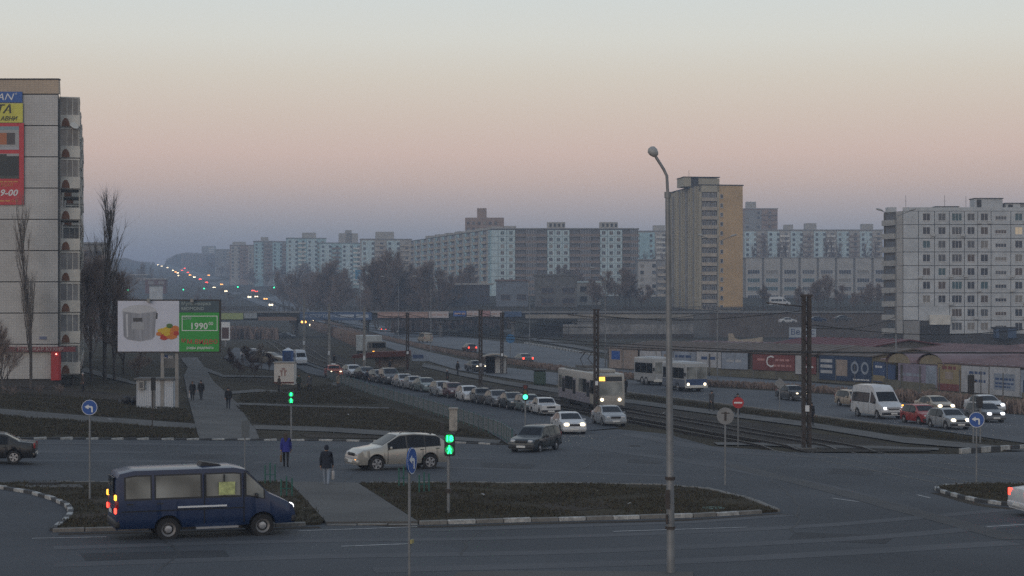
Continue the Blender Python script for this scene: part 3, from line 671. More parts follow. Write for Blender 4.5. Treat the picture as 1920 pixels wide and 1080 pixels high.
rac = random.Random(9); acm = rbox((.85, .35, .6), .03, 1).mesh('air_conditioner', mat('ac_unit', (.40, .40, .39), .6, .1, 2))
for q_ in range(16):
    j = rac.randrange(1, 9); ci = rac.choice((1, 2, 3, 4, 5, 7)); x_ = sum(c[1] for c in colsR[:ci])+rac.choice((.3, colsR[ci][1]-.35))
    if (j, ci) in skipR: continue
    link('air_conditioner', acm, blr, (x_, -.32, 1.2+j*H_+rac.uniform(.1, .4)))
b = MB(); b.bx((0, 0, -4), (4, 10, 35.3)); b.bx((-.1, -.1, 35.3), (4.1, 10.1, 35.6), 1)
tall = thing('apartment_block', 'dark tower edge rising at the picture border beyond the white block', 'building', at(1911, 637, 300*K)); b.obj('wall', [M_schoold, M_joint], tall, (0, 0, -5.5))

# --- tan tower with loggias
YT = 413*K; t0 = Vector((at(1312, 575, YT).x, YT, EZ-1.5)); HT = 38.1
tw = thing('tower_block', 'tan thirteen-storey tower with a column of loggias and a brown brick face', 'building', t0)
ul = Vector((-6.3, 42)).normalized(); uf = Vector((42, 6.3)).normalized()
c0 = Vector((0, 0)); c1 = uf*13.3; c2 = c1+ul*42; c3 = ul*42
footprint_core(tw, [c0, c1, c2, c3], -4, HT, M_tan)
rzf = math.atan2(uf.y, uf.x); rzl = math.atan2(-ul.y, -ul.x)
b = MB(); b.bx((6.0, -.25, -3), (13.35, -.01, HT+.05)); b.obj('brick_face', M_brown, tw, (0, 0, 0), rzf)
b = MB(); b.bx((-.2, -.3, -3), (.5, -.02, HT+.02)); b.bx((5.35, -.3, -3), (5.99, -.02, HT+.02)); b.bx((-.2, -.3, HT-1.9), (6, -.021, HT+.03)); b.obj('loggia_surround', M_tan, tw, (0, 0, 0), rzf)
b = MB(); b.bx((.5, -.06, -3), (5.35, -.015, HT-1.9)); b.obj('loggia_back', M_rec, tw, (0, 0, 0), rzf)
lg = MB(); lg.bx((.5, -.6, 0), (5.35, -.061, .16), 0); lg.bx((.5, -.66, .05), (5.35, -.6, 1.1), 1); lgm = lg.mesh('loggia', [M_conc, M_balT])
for j in range(13):
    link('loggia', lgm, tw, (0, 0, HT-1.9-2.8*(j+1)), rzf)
    for xx, ww in ((.9, 1.1), (2.3, .9), (3.7, 1.2)):
        fr, pn = window_meshes(ww, 1.5, 1, M_wframe, 'tw'); f = link('window', fr, tw, (uf.x*xx+.06*uf.y, uf.y*xx-.06*uf.x, HT-1.9-2.8*(j+1)+.9), rzf); setmat(link('pane', pn, f), 0, random.choice(GL[:2]))
for i in range(15):
    x = 42*i/14.5; b = MB(); b.bx((x, -.55 if i % 2 else -.3, -3), (x+(1.2 if i % 2 else .7), -.02, HT-(0 if i > 5 else 1.2*(i % 3 == 0)))); b.obj('wall_rib', M_tan if i % 3 else M_schoold, tw, (c3.x, c3.y, 0), rzl)
b = MB(); b.bx((-.3, -.35, HT+.06), (13.6, 42, HT+.4)); b.obj('roof_edge', M_joint, tw, (0, 0, 0), rzf)
b = MB(); b.bx((-2.6, 9, HT+.4), (-.4, 18, HT+3.2)); b.bx((-.4, 9.5, HT+.4), (2.4, 18, HT+2.9), 1); b.bx((2.0, 9, HT+.4), (8.6, 18, HT+2.9)); b.bx((-2.8, 8.8, HT+3.2), (8.8, 18.2, HT+3.4), 1); b.obj('lift_house', [M_tan, M_joint], tw, (0, 0, 0), rzf)
b = MB(); b.tube([(-.8, 10, HT+3), (-.8, 10, HT+5.4)], .05, 5); b.obj('roof_antenna', M_dsteel, tw, (0, 0, 0), rzf)
for j in range(13):
    fr, pn = window_meshes(.9, 1.3, 0, M_wframe, 'tw'); f = link('window', fr, tw, (uf.x*6.3+.27*uf.y, uf.y*6.3-.27*uf.x, HT-1.9-2.8*(j+1)+.9), rzf); setmat(link('pane', pn, f), 0, random.choice(GL[:2]))

# --- turquoise-white slab in the middle: frontal wing and a wing running back
YS = 573*K; s0 = Vector((at(921, 500, YS).x, YS, 13.2)); HS = 2.8; n_ = 10
sl = thing('apartment_block', 'long pale turquoise panel block with dark balcony sections in the centre', 'building', s0)
def wpx(a, c): return (c-a)/F*YS
colsS = [('blank', wpx(921, 934), M_panelG), ('w1', wpx(934, 950), M_panelG), ('w1', wpx(950, 966), M_panelG), ('balb', wpx(966, 986)), ('balg', wpx(986, 1006)), ('balb', wpx(1006, 1026)),
         ('w1', wpx(1026, 1040), M_panelG), ('w1', wpx(1040, 1054), M_panelG), ('w1', wpx(1054, 1068), M_panelG), ('balb', wpx(1068, 1088)), ('balg', wpx(1088, 1108)), ('balb', wpx(1108, 1125)),
         ('w1', wpx(1125, 1139), M_panelG), ('w1', wpx(1139, 1153), M_panelG), ('w1', wpx(1153, 1167), M_panelG), ('balb', wpx(1167, 1182)), ('balg', wpx(1182, 1197))]
WS = sum(c[1] for c in colsS); wing = Vector((-41, 99*K)); wl = wing.length; wu = wing.normalized()
footprint_core(sl, [(0, .02), (WS, .02), (WS, 12), (8, 12), (wing.x+12, wing.y+5), (wing.x, wing.y)], -4, n_*HS+.3, M_joint)
facade(sl, (0, 0), (1, 0), colsS, n_, HS, 0, M_panelG, key='cs', gap=.12, frame=M_wframe, par=M_balB)
unit = [('bal', 5.2), ('blank', 2.6, M_panelB), ('w1', 2.8), ('blank', 1.6)]
facade(sl, (wing.x, wing.y), (-wu.x, -wu.y), (unit*12)[:44], n_, HS, 0, M_panelT, key='cw', gap=.12, par=M_balT)
b = MB(); b.bx((-.3, -.3, n_*HS+.3), (WS+.3, 12, n_*HS+.8)); b.obj('roof_edge', M_schoold, sl)
for a_ in (1026, 1125):
    b = MB(); b.bx((wpx(921, a_), 2, n_*HS+.8), (wpx(921, a_+34), 8, n_*HS+3.4))
    for i in range(4): b.bx((wpx(921, a_)+1+i*1.8, 1.9, n_*HS+1.4), (wpx(921, a_)+1.9+i*1.8, 1.99, n_*HS+2.8), 1)
    b.obj('lift_house', [M_panelB, M_joint], sl)
for i in range(7):
    d = 10+i*17; b = MB(); b.bx((-2, 2, 0), (4, 7, 1.5)); b.obj('roof_hatch', M_panelB, sl, (wu.x*d, wu.y*d, n_*HS+.3), math.atan2(-wu.y, -wu.x))
bt = thing('tower_block', 'beige brick tower top showing above the turquoise block', 'building', at(872, 540, 640*K))
b = MB(); b.bx((0, 0, -6), (18.2, 12, 33)); b.bx((5.6, 1, 33), (10, 8, 37.5), 0); b.bx((18.2, -2, -6), (24, 10, 29), 1); b.obj('wall', [M_pink, M_panelB], bt)
win_stuff(bt, (0, 0), (1, 0), 12, 2.8, -2, .8, 2.6, 6, 1.2, 1.4)

# --- school
YC = 545*K; k0 = at(1395, 575, YC); sch = thing('school', 'pale four-storey school with eight bays of wide windows behind the tower', 'building', (k0.x, YC, EZ-3))
HSc = 22.2; bw = (1655-1395)/F*YC/7.6
footprint_core(sch, [(-1, .1), (bw*7.8, .1), (bw*7.8, 14), (-1, 14)], -4, HSc, M_schoold)
for i in range(8):
    b = MB(); b.bx((i*bw+.7, -.5, -3), ((i+1)*bw-.2, 0.05, HSc+.1)); b.obj('bay', M_school, sch)
    for j in range(5):
        fr, pn = window_meshes(bw-2.4, 1.7, 4, M_wframe, 'sc'); f = link('window', fr, sch, (i*bw+1.35, -.46, HSc-6.2-j*3.35), 0); setmat(link('pane', pn, f), 0, random.choice(GL[:4]))
b = MB(); b.bx((-1.2, -.6, HSc+.11), (bw*7.9, 14.2, HSc+.5)); b.obj('roof_edge', M_schoold, sch)

# --- far slabs
def slab(label, px0, px1, ytop, Y, m, tilt=0, floors=9, mb=None, extra=(), cat='building', name='apartment_block', base=None, band=None):
    Y *= K; a = at(px0, ytop, Y); w = (px1-px0)/F*Y; h = floors*2.8+1; zb = a.z-h
    r = thing(name, label, cat, (a.x, Y, zb)); u = Vector((math.cos(tilt), math.sin(tilt)))
    nrm = Vector((-u.y, u.x))*12; rz = math.atan2(u.y, u.x)
    w = w/max(.3, (u.x-(a.x/Y)*u.y))
    footprint_core(r, [(0, 0), (u.x*w, u.y*w), (u.x*w+nrm.x, u.y*w+nrm.y), (nrm.x, nrm.y)], -18, h, m)
    sect = 11.5; ns = max(1, int(w/sect)); sw = w/ns
    for i in range(ns):
        b = MB(); b.bx((i*sw+.3, -.35, -10), (i*sw+sw*.52, -.01, h-.6)); b.obj('wall_section', mb or M_panelG, r, None, rz)
    win_stuff(r, (u.y*.34, -u.x*.34), (u.x, u.y), floors, 2.8, 0, 1.2, sw/3 if ns else 3, ns*3, 1.4, 1.4)
    for j in range(ns):
        b = MB()
        for f in range(floors): b.bx((j*sw+sw*.56, -1.0, f*2.8+.1), (j*sw+sw*.96, -.02, f*2.8+1.15))
        struct(b.obj('balcony', random.choice((M_balB, M_balT, M_balW)), r, None, rz), 'stuff')
    b = MB(); b.bx((-.3, -.4, h), (w+.3, 12.2, h+.5)); b.obj('roof_edge', M_schoold, r, None, rz)
    for (x0, x1, hh) in extra:
        b = MB(); b.bx((w*x0, 3, h+.5), (w*x1, 9, h+.5+hh)); b.obj('lift_house', M_panelB, r, None, rz)
    return r
slab('far pale slab behind the school with blue-green bays', 1395, 1655, 432, 750, M_panelB, 0, 9, M_panelG, [(.30, .36, 2.8), (.45, .53, 3.6), (.86, .94, 3.2)])
slab('far block partly hidden behind the tan tower', 1190, 1262, 434, 740, M_panelB, 0, 9, M_panelT, [(.5, .8, 3)])
slab('brownish far tower rising above the school block', 1395, 1458, 392, 800, M_pink, 0, 12, M_schoold, [(.1, .38, 4)], name='tower_block')
slab('pale wall of flats low behind the bare trees beside the tan tower', 1195, 1262, 488, 560, M_schoold, 0, 5, M_school)
slab('pale blocks end on near the turquoise block, with a flat roof', 677, 772, 449, 760, M_panelB, R(8), 9, M_panelG, [(.3, .66, 4.0)])
slab('far stepped block with a raised stair tower at the edge of the trees', 600, 680, 456, 860, M_panelT, R(8), 9, M_panelG, [(.45, .9, 6), (.6, .75, 8)])
slab('hazy turquoise block beyond the avenue trees', 538, 612, 447, 900, M_panelT, R(10), 9, M_panelG, [(.4, .75, 3.5)])
slab('hazy brownish block at the edge of the avenue', 432, 530, 460, 1080, M_pink, R(12), 9, M_panelB, [(.05, .3, 2.5), (.5, .9, 3.5)])
slab('hazy row of flats stepping up behind the avenue trees', 476, 545, 453, 1010, M_schoold, R(10), 9, M_panelT, [(.2, .4, 3)])
slab('farthest low hazy block beside the avenue', 404, 440, 468, 1350, M_schoold, R(12), 8, M_schoold)
slab('lone high block on the far hill', 378, 402, 462, 1900, M_school, 0, 10, M_schoold, name='tower_block')
slab('grey nine-storey block behind the poplar on the left', 150, 200, 458, 330, M_schoold, R(20), 8, M_schoold)
# --- low buildings in front of the turquoise block
def low(label, px0, px1, y0, y1, Y, m, depth=10, roof=None, wins=0, name='low_building', over=.4, mw=None):
    Y *= K; a = at(px0, y1, Y); w = (px1-px0)/F*Y; h = (y1-y0)/F*Y; r = thing(name, label, 'building', a)
    b = MB(); b.bx((0, 0, -4), (w, depth, h)); b.obj('wall', m, r)
    b = MB(); b.bx((-over, -over, h), (w+over, depth+over, h+.5)); b.obj('roof', roof or M_concd, r)
    for i in range(wins):
        for zz in ((.8, 4.2) if h > 7 else (.8,)):
            ww = w/(wins*1.7); fr, pn = window_meshes(ww, 1.8, 1, M_wframeb, 'lo'); f = link('window', fr, r, (w*(i+.3)/wins, 0, zz), 0); link('pane', pn, f)
    return r
low('plain grey two-storey box with dark windows before the turquoise block', 1003, 1082, 517, 574, 440, M_concd, 12, None, 2)
low('grey-blue hall beside the plain grey box', 930, 990, 527, 567, 445, mat('slate_hall', (.15, .17, .20), .8, .15, .5), 12, mat('rusty_roof', (.16, .11, .10), .8), 2)
low('low white-roofed pavilion with dark glazing near the overpass', 845, 918, 534, 560, 470, GL[0], 10, M_school, 3, over=1.2)
low('pale low building with light fascia below the brown balconies', 1081, 1126, 530, 570, 460, M_panelB, 8, M_panelG, 2)
low('small pale kiosk beside the road at the foot of the hill', 607, 641, 536, 548, 600, M_panelW, 4, None, 1, 'kiosk')
low('white and red shop hut low on the left verge of the hill road', 272, 310, 524, 536, 700, mat('hut_red', (.13, .06, .055), .8), 6, M_school, 2, 'hut')
low('small white advert board above the top edge of the billboard', 280, 305, 537, 550, 560, M_panelW, .6, None, 0, 'roadside_board', over=.1)
low('grey shed roof beyond the billboard', 245, 276, 516, 529, 800, M_concd, 8, M_school, 1, 'shed')
low('long pale retaining house low behind the overpass at right', 1340, 1390, 580, 600, 352.6, M_conc, 3, None, 0, 'hut')
# ---------------------------------------------------------------- overpass
YB = 350*K
br = thing('overpass', 'long grey road bridge with railings crossing above the avenue', 'bridge', (0, YB, EZ))
xL, xR, xE = at(395, 0, YB).x, at(1112, 0, YB).x, at(1660, 0, YB).x
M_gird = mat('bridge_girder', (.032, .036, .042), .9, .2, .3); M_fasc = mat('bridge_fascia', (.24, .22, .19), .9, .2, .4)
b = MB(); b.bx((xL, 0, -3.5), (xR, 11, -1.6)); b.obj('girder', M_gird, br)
b = MB(); b.bx((xL, -.35, -1.6), (xE, 11.4, -1.2)); b.obj('deck', mat('deck_edge', (.17, .17, .17), .9, .2, .4), br)
b = MB(); b.bx((at(985, 0, YB).x, -.5, -3.0), (at(1300, 0, YB).x, -.36, -2.0)); b.obj('fascia_beam', M_fasc, br)
b = MB(); b.bx((xR, .2, -9), (at(1330, 0, YB).x, 11, -1.61)); b.bx((xR-4, -.3, -8), (xR, 11, -1.62)); b.obj('abutment', M_concd, br)
b = MB(); b.bx((at(1330, 0, YB).x, .2, -9), (xE, 11, -1.61)); b.obj('retaining_wall', mat('brown_retaining_wall', (.10, .082, .07), .9, .25, .4), br)
b = MB(); b.bx((xL-90, .2, -9), (xL, 11, -1.61)); b.obj('abutment', M_concd, br)
for y in (-.25, 11.2):
    b = MB(); b.bx((xL-90, y, -.12), (xE, y+.08, 0)); b.bx((xL-90, y+.01, -.65), (xE, y+.07, -.58)); b.obj('railing', M_dsteel, br)
    for i in range(150):
        x = xL+(xE-xL)*i/149; key = 'brpost'
        if key not in CACHE: q = MB(); q.bx((-.06, 0, -1.2), (.06, .07, -.12)); CACHE[key] = q.mesh('railing_post', M_dsteel)
        link('railing_post', CACHE[key], br, (x, y, 0))
for px in (548, 683, 826, 962, 1080):
    x = at(px, 0, YB).x; g = G(x, YB+4)-EZ
    b = MB(); b.tube([(x, 3, g-.5), (x, 3, -3.6)], .55, 10); b.tube([(x, 8.5, g-.5), (x, 8.5, -3.6)], .55, 10); b.bx((x-.9, .8, -4.2), (x+.9, 10.4, -3.21)); b.obj('pier', M_concd, br, sm=40)
def bnr(px0, px1, y0, y1, m, label, t=None, tm=None, s=.9):
    a = at(px0, y1, YB-.62); w = (px1-px0)/F*YB; h = (y1-y0)/F*YB
    r = thing('bridge_banner', label, 'banner', a, group='advert banners hung on the overpass'); q = MB(); q.bx((0, -.05, 0), (w, 0, h)); q.obj('sheet', m, r)
    if t: text(t, s, tm or M_tw, r, (w/2, -.06, h*.5))
    if t == '': strips(r, w*.08, w*.92, h*.5, h*.3, tm or mat('print_pale_salmon', (.36, .25, .22), .6), .05, int(px0))
    return r
bnr(562, 697, 585, 600, mat('banner_slate_blue', (.035, .075, .16), .6), 'dark blue banner with white lettering on the overpass', None)
r_ = bpy.data.objects['bridge_banner']; M_ppb = mat('print_pale_blue', (.32, .36, .42), .6); text('ЗА СПОРТИВНЫЕ', 1.15, M_ppb, r_, (5.6, -.06, 1.0)); strips(r_, 10.4, 17.6, 1.0, .8, M_ppb, .05, 2)
bnr(414, 456, 587, 599, mat('banner_olive', (.28, .34, .14), .6), 'yellow-green banner at the left end of the overpass')
bnr(457, 482, 587, 597, mat('banner_grey', (.24, .27, .29), .6), 'pale grey banner right of the yellow-green one on the overpass')
bnr(484, 556, 594, 601, mat('banner_brown', (.16, .11, .085), .6), 'long brownish strip banner before the blue one')
bnr(708, 762, 585, 596, mat('banner_salmon', (.26, .165, .135), .6), 'salmon banner with red lettering on the overpass', '')
bnr(764, 803, 585, 596, mat('banner_salmon', (.26, .165, .135), .6), 'shorter salmon banner beside the white one', '')
bnr(804, 841, 584, 596, mat('banner_white', (.40, .36, .36), .6), 'white banner with red lettering on the overpass', '')
bnr(850, 874, 583, 593, M_bnB, 'small navy banner on the overpass near the tram mast', '')
bnr(875, 897, 583, 594, mat('banner_white', (.40, .36, .36), .6), 'small white banner with blue lettering beside the navy one', '')
bnr(899, 919, 583, 593, mat('banner_pinkish', (.32, .17, .17), .6), 'small reddish banner on the overpass', None)
bnr(920, 941, 583, 594, mat('banner_white', (.40, .36, .36), .6), 'tilted white banner with red corner on the overpass', '')
bnr(946, 978, 584, 594, mat('banner_slate_blue', (.035, .075, .16), .6), 'dark blue banner near the right pier of the overpass', None)
# concrete panel fence below the embankment
fx0, fx1 = at(1055, 0, 338*K).x, at(1300, 0, 338*K).x
pf = thing('panel_fence', 'long white concrete panel fence below the overpass embankment', 'fence', (fx0, 338*K, G(20, 338*K)))
nF = 22
for i in range(nF):
    w = (fx1-fx0)/nF
    if ('pfence',) not in CACHE: q = MB(); q.bx((.05, -.06, -.6), (w-.05, .06, 1.9)); q.bx((.25, -.1, .3), (w-.25, -.061, 1.6)); CACHE[('pfence',)] = q.mesh('fence_panel', mat('fence_white', (.19, .185, .18), .9, .45, .35))
    link('fence_panel', CACHE[('pfence',)], pf, (i*w, 0, 1.6+.05*math.sin(i*2.1)))
b = MB(); b.bx((0, -1, -1), (fx1-fx0, 2, 1.1)); b.obj('fence_base', M_soil, pf)
# small beige ruin, low white strips on the slope
ru = thing('ruined_wall', 'broken beige wall stub on the slope behind the market', 'wall', P(1366, 652))
s_ = P(1366, 652).y/F
b = MB(); b.plate([(0, 0), (0, 26*s_), (8*s_, 27*s_), (12*s_, 18*s_), (20*s_, 15*s_), (30*s_, 16*s_), (45*s_, 17*s_), (64*s_, 20*s_), (66*s_, 0)], 0, .5); b.obj('masonry', mat('beige_masonry', (.32, .27, .21), .9, .25, .6), ru)
b = MB(); b.bx((14*s_, -.5, 0), (60*s_, 0, 10*s_)); b.obj('lower_course', M_panelB, ru)
for a_, c_, lab in (((1100, 630), (1250, 631), 'thin white pipe lying along the slope under the fence'), ((1600, 626), (1700, 628), 'pale low parapet line beside the white block'), ((1205, 646), (1225, 650), 'white slab lying on the slope'), ((1232, 655), (1252, 656), 'second white slab lying on the slope by the shed')):
    p0, p1 = P(*a_), P(*c_); b = MB(); d = p1-p0
    b.box((d.length/2, 0, .3), (d.length, .8, .5)); b.box((d.length/2, 0, .58), (d.length, .5, .08)); tag(b.obj('concrete_strip', M_conc, loc=p0, rz=math.atan2(d.y, d.x)), lab, 'slab')

# ---------------------------------------------------------------- market: fence of boards, sheds behind
M_mroof = mat('mauve_metal_roof', (.165, .112, .118), .7, .25, .5, stretch=(1, .2, 1)); M_mroof2 = mat('brown_felt_roof', (.125, .10, .085), .85, .22, .4)
M_mroof3 = mat('maroon_roof', (.12, .04, .045), .7, .2, .5)
WL = [P(1140, 692), P(1330, 704), P(1500, 713), P(1640, 724), P(1690, 732), P(1925, 757), P(1990, 763)]
def wallpt(px):
    lo = [1140, 1330, 1500, 1640, 1690, 1925, 1990]
    for i in range(6):
        if px <= lo[i+1]:
            k = (px-CX)/F; a, c = WL[i], WL[i+1]           # meet the viewing ray with the wall line
            t = (k*a.y-a.x)/((c.x-a.x)-k*(c.y-a.y)); return a.lerp(c, t)
    return WL[-1].copy()
mw = thing('market_fence', 'long brown concrete base wall carrying the market advert boards', 'wall', WL[0])
for i, (a, c) in enumerate(zip(WL, WL[1:])):
    d = c-a; n = max(1, int(d.length/3.2))
    for k in range(n):
        p0 = a.lerp(c, k/n); L = d.length/n; q = MB(); q.bx((.02, -.08, -.5), (L-.02, .1, .95)); q.bx((0, -.12, -.5), (.15, .12, 2.6), 1)
        q.obj('wall_section', [mat('market_base', (.13, .12, .09), .9, .25, .6), M_concd], mw, p0-WL[0], math.atan2(d.y, d.x))
def board(px0, px1, z0, z1, m, label, deco=None):
    a, c = wallpt(px0), wallpt(px1); d = c-a; r = thing('advert_board', label, 'board', a+Vector((0, -.15, 0)), math.atan2(d.y, d.x), 'advert boards along the market fence')
    L = Vector((d.x, d.y)).length; b = MB(); b.bx((.02, -.04, z0), (L-.02, .04, z1)); b.obj('sheet', m, r)
    b = MB(); b.bx((0, -.06, z1), (L, .06, z1+.07)); b.bx((0, -.06, z0-.07), (L, .06, z0), 0); b.obj('frame', M_dsteel, r)
    if deco: deco(r, L, z0, z1)
    return r
def txt(*lines):
    def f(r, L, z0, z1):
        for (s, sz_, m, fx, fz) in lines: strips(r, L*(fx-.3), L*(fx+.3), z0+(z1-z0)*fz, sz_*.5, m, .041, int(L*97))
    return f
def ring(r, L, z0, z1, fx, rad, m, fz=.5):
    b = MB(); n = 20; vs = []; fs = []
    for k in range(n):
        t = 2*math.pi*k/n
        for q in (rad, rad*.62): vs.append((L*fx+math.cos(t)*q, -.055, z0+(z1-z0)*fz+math.sin(t)*q))
    for k in range(n): fs.append((2*k, 2*((k+1) % n), 2*((k+1) % n)+1, 2*k+1))
    b.add(vs, fs); b.obj('tyre_print', m, r)
def patch(r, x0, z0, x1, z1, m, name='print_patch', y=.046): b = MB(); b.bx((x0, -y, z0), (x1, -.041, z1)); return b.obj(name, m, r)
M_bw = mat('board_white', (.36, .365, .38), .7, .2, 1.2); M_bl = mat('board_lilac', (.21, .18, .23), .7, .2, .8); M_by = mat('board_yellow', (.25, .195, .11), .7, .15, 1)
M_bpb = mat('board_pale_blue', (.23, .26, .31), .7, .25, .7); M_bn = mat('board_navy', (.022, .04, .085), .6, .2, 1); M_bb = mat('board_blue', (.035, .065, .15), .6, .2, 1); M_brd = mat('board_red', (.165, .048, .045), .6, .15, 1)
M_bbe = mat('board_beige', (.27, .22, .19), .8, .2, 1)
board(1142, 1166, .2, 2.7, M_bbe, 'narrow beige board with a blue emblem at the left end of the fence', lambda r, L, a, c: patch(r, .6, 1.3, L-.4, 2.4, M_blue))
board(1167, 1196, .2, 2.6, M_bbe, 'beige double shutter board beside the blue emblem')
board(1200, 1240, .9, 2.6, M_bw, 'washed-out white board behind the bus')
board(1241, 1305, .9, 2.7, M_bpb, 'pale blue picture board behind the lamp mast', lambda r, L, a, c: (patch(r, .4, 1.2, 1.9, 2.3, M_bbe), strips(r, L*.4, L*.9, 2.1, .3, M_bb, .041)))
board(1306, 1352, .9, 2.8, M_bw, 'white board with faded blue print left of the red one', txt(('', .7, M_bb, .5, .6)))
board(1353, 1402, .9, 2.8, M_bpb, 'bluish faded board just left of the red one', txt(('', .6, M_bw, .5, .5)))
def redboard(r, L, z0, z1):
    text('C', 1.9, M_tw, r, (L*.42, -.05, z0+.95)); pk = mat('print_pink', (.40, .2, .19), .6); strips(r, L*.12, L*.3, z0+1.2, .26, pk, .041, 2); strips(r, L*.55, L*.9, z0+1.2, .24, pk, .041, 3); strips(r, L*.5, L*.92, z0+.55, .24, pk, .041, 4)
board(1411, 1490, .95, 2.75, M_brd, 'large red board with a big white letter C', redboard)
board(1491, 1503, .7, 2.8, M_bw, 'narrow white board right of the red one')
board(1505, 1530, .8, 2.7, M_brd, 'small red board with pale print left of the tyre advert', txt(('', .4, M_tw, .5, .4)))
def tyres(r, L, z0, z1):
    for q in range(3): patch(r, .25, z1-.75-q*.6, L*.26, z1-.4-q*.6, M_bw)
    patch(r, L*.32, z0+.5, L*.55, z1-.4, M_bbe); ring(r, L, z0, z1, .69, .68, M_bpb, .55); ring(r, L, z0, z1, .88, .68, M_bpb, .55); strips(r, L*.66, L*.96, z0+.2, .14, M_tw, .041, 6)
board(1536, 1634, .3, 2.95, M_bn, 'big navy tyre advert with two round tyres', tyres)
board(1637, 1660, .5, 2.6, M_bb, 'blue board with an orange strip beside the tyre advert', lambda r, L, a, c: (patch(r, .1, a+.1, L-.1, a+.7, M_by), strips(r, L*.2, L*.8, c-.5, .22, M_tw, .041, 7)))
board(1661, 1678, .4, 2.5, M_bb, 'narrow blue board by the lamp post')
board(1684, 1757, .55, 2.75, M_bl, 'wide lilac board with a pale corner', lambda r, L, a, c: (patch(r, L*.72, a+.3, L-.1, c-.1, M_bpb), strips(r, L*.1, L*.6, (a+c)/2, .3, M_bpb, .041, 8)))
board(1758, 1801, .45, 3.0, M_by, 'yellow board with a red bottom strip', lambda r, L, a, c: (patch(r, 0.05, a, L-.05, a+.65, M_brd), patch(r, L*.33, a+1.1, L*.68, a+1.8, M_bbe), strips(r, L*.2, L*.8, c-.35, .3, M_brd, .041, 9)))
board(1802, 1853, .5, 3.0, M_bw, 'tall white board with small dark print', txt(('', .5, M_bb, .6, .75), ('', .5, M_bb, .6, .45)))
board(1855, 1912, .5, 3.1, M_bw, 'white board with a lilac panel of blue text', lambda r, L, a, c: (patch(r, L*.15, a+.5, L*.85, c-.6, M_bpb), strips(r, L*.2, L*.8, a+1.5, .2, M_bb, .047, 10), strips(r, L*.2, L*.8, a+1.1, .16, M_bb, .047, 11), strips(r, L*.2, L*.7, a+.8, .16, M_bb, .047, 12)))
board(1913, 1980, .5, 3.0, M_bpb, 'pale board with a dark figure cut by the picture border', lambda r, L, a, c: patch(r, .4, a+.3, 1.0, c-.9, M_bn))
def shed(label, px0, px1, back, eave, ridge, depth, m, wallm, arch=False, n=1):
    a, c = wallpt(px0), wallpt(px1); d = c-a; u = Vector((d.x, d.y, 0)); L = u.length
    r = thing('market_shed', label, 'shed', a+Vector((0, back, 0)), math.atan2(d.y, d.x)); b = MB()
    b.bx((0, 0, -.5), (L, depth, eave)); b.add([(0, 0, eave), (0, depth, eave), (0, depth/2, ridge), (L, 0, eave), (L, depth, eave), (L, depth/2, ridge)], [(0, 2, 1), (3, 4, 5)]); b.obj('wall', wallm, r)
    q = MB(); e = .5
    for s in (0, 1):
        y0, y1 = (-e, depth/2) if s == 0 else (depth+e, depth/2); z0 = eave-.1
        q.add([(-e, y0, z0), (L+e, y0, z0), (L+e, y1, ridge+.05), (-e, y1, ridge+.05), (-e, y0, z0+.14), (L+e, y0, z0+.14), (L+e, y1, ridge+.19), (-e, y1, ridge+.19)], [(0, 1, 2, 3), (4, 7, 6, 5), (0, 4, 5, 1), (1, 5, 6, 2), (3, 7, 4, 0)])
    q.obj('roof', m, r)
    k = int(L/1.4); q = MB()
    for i in range(k):
        x = (i+.5)*L/k; q.add([(x-.05, -e, eave+.045), (x+.05, -e, eave+.045), (x+.05, depth/2, ridge+.2), (x-.05, depth/2, ridge+.2), (x, -e, eave+.13), (x, depth/2, ridge+.28)], [(0, 4, 5, 3), (4, 1, 2, 5), (0, 1, 4)])
    struct(q.obj('roof_seam', m, r), 'stuff')
    if arch:
        for x in arch:
            q = MB(); pts = [(x+math.cos(t)*2.3, 2.75+math.sin(t)*.95) for t in [math.pi*i/10 for i in range(11)]]; q.plate(pts, -1.1, depth/2); q.obj('arched_gable', M_by if False else mat('ochre_gable', (.24, .20, .135), .85, .15, 1), r)
            q = MB(); pts2 = [(x+math.cos(t)*2.5, 2.75+math.sin(t)*1.1) for t in [math.pi*i/10 for i in range(11)]]
            for p0, p1 in zip(pts2, pts2[1:]): q.add([(p0[0], -1.3, p0[1]), (p1[0], -1.3, p1[1]), (p1[0], depth/2, p1[1]), (p0[0], depth/2, p0[1])], [(0, 1, 2, 3)])
            q.obj('arched_roof', m, r)
shed('long low shed with a brown felt roof behind the bus', 1145, 1318, 1.2, 2.75, 3.4, 14, M_mroof2, M_concd)
shed('market shed with a brown roof behind the red board', 1322, 1530, 1.2, 2.9, 3.6, 13, M_mroof2, M_concd)
shed('ochre-walled shed behind the tyre advert', 1534, 1640, 3.0, 2.95, 3.6, 11, M_mroof2, mat('ochre_wall', (.22, .185, .125), .85, .2, 1))
shed('wide mauve market hall with arched gables at right', 1672, 1990, 2.2, 3.0, 4.3, 34, M_mroof, mat('ochre_wall', (.22, .185, .125), .85, .2, 1), arch=(4.4, 10.6))
shed('maroon market roof further back in the middle', 1400, 1600, 17, 2.6, 4.1, 26, M_mroof3, M_concd)
shed('long mauve market roof in the second row', 1560, 1990, 42, 2.6, 3.6, 26, M_mroof, M_concd)
shed('brown market roof in the second row behind the bus', 1230, 1400, 17, 2.2, 3.3, 18, M_mroof, M_concd)
sg = at(1480, 647, 178*K); s_ = 178*K/F
r = thing('market_sign', 'white and blue sign board standing on the market roof', 'sign', sg); b = MB(); b.bx((0, 0, 0), (50*s_, .25, 14*s_)); b.obj('lower_panel', M_bb, r)
b = MB(); b.bx((0, -.05, 14.2*s_), (50*s_, .25, 33*s_)); b.obj('upper_panel', mat('sign_pale', (.27, .32, .37), .6, .1, 1), r)
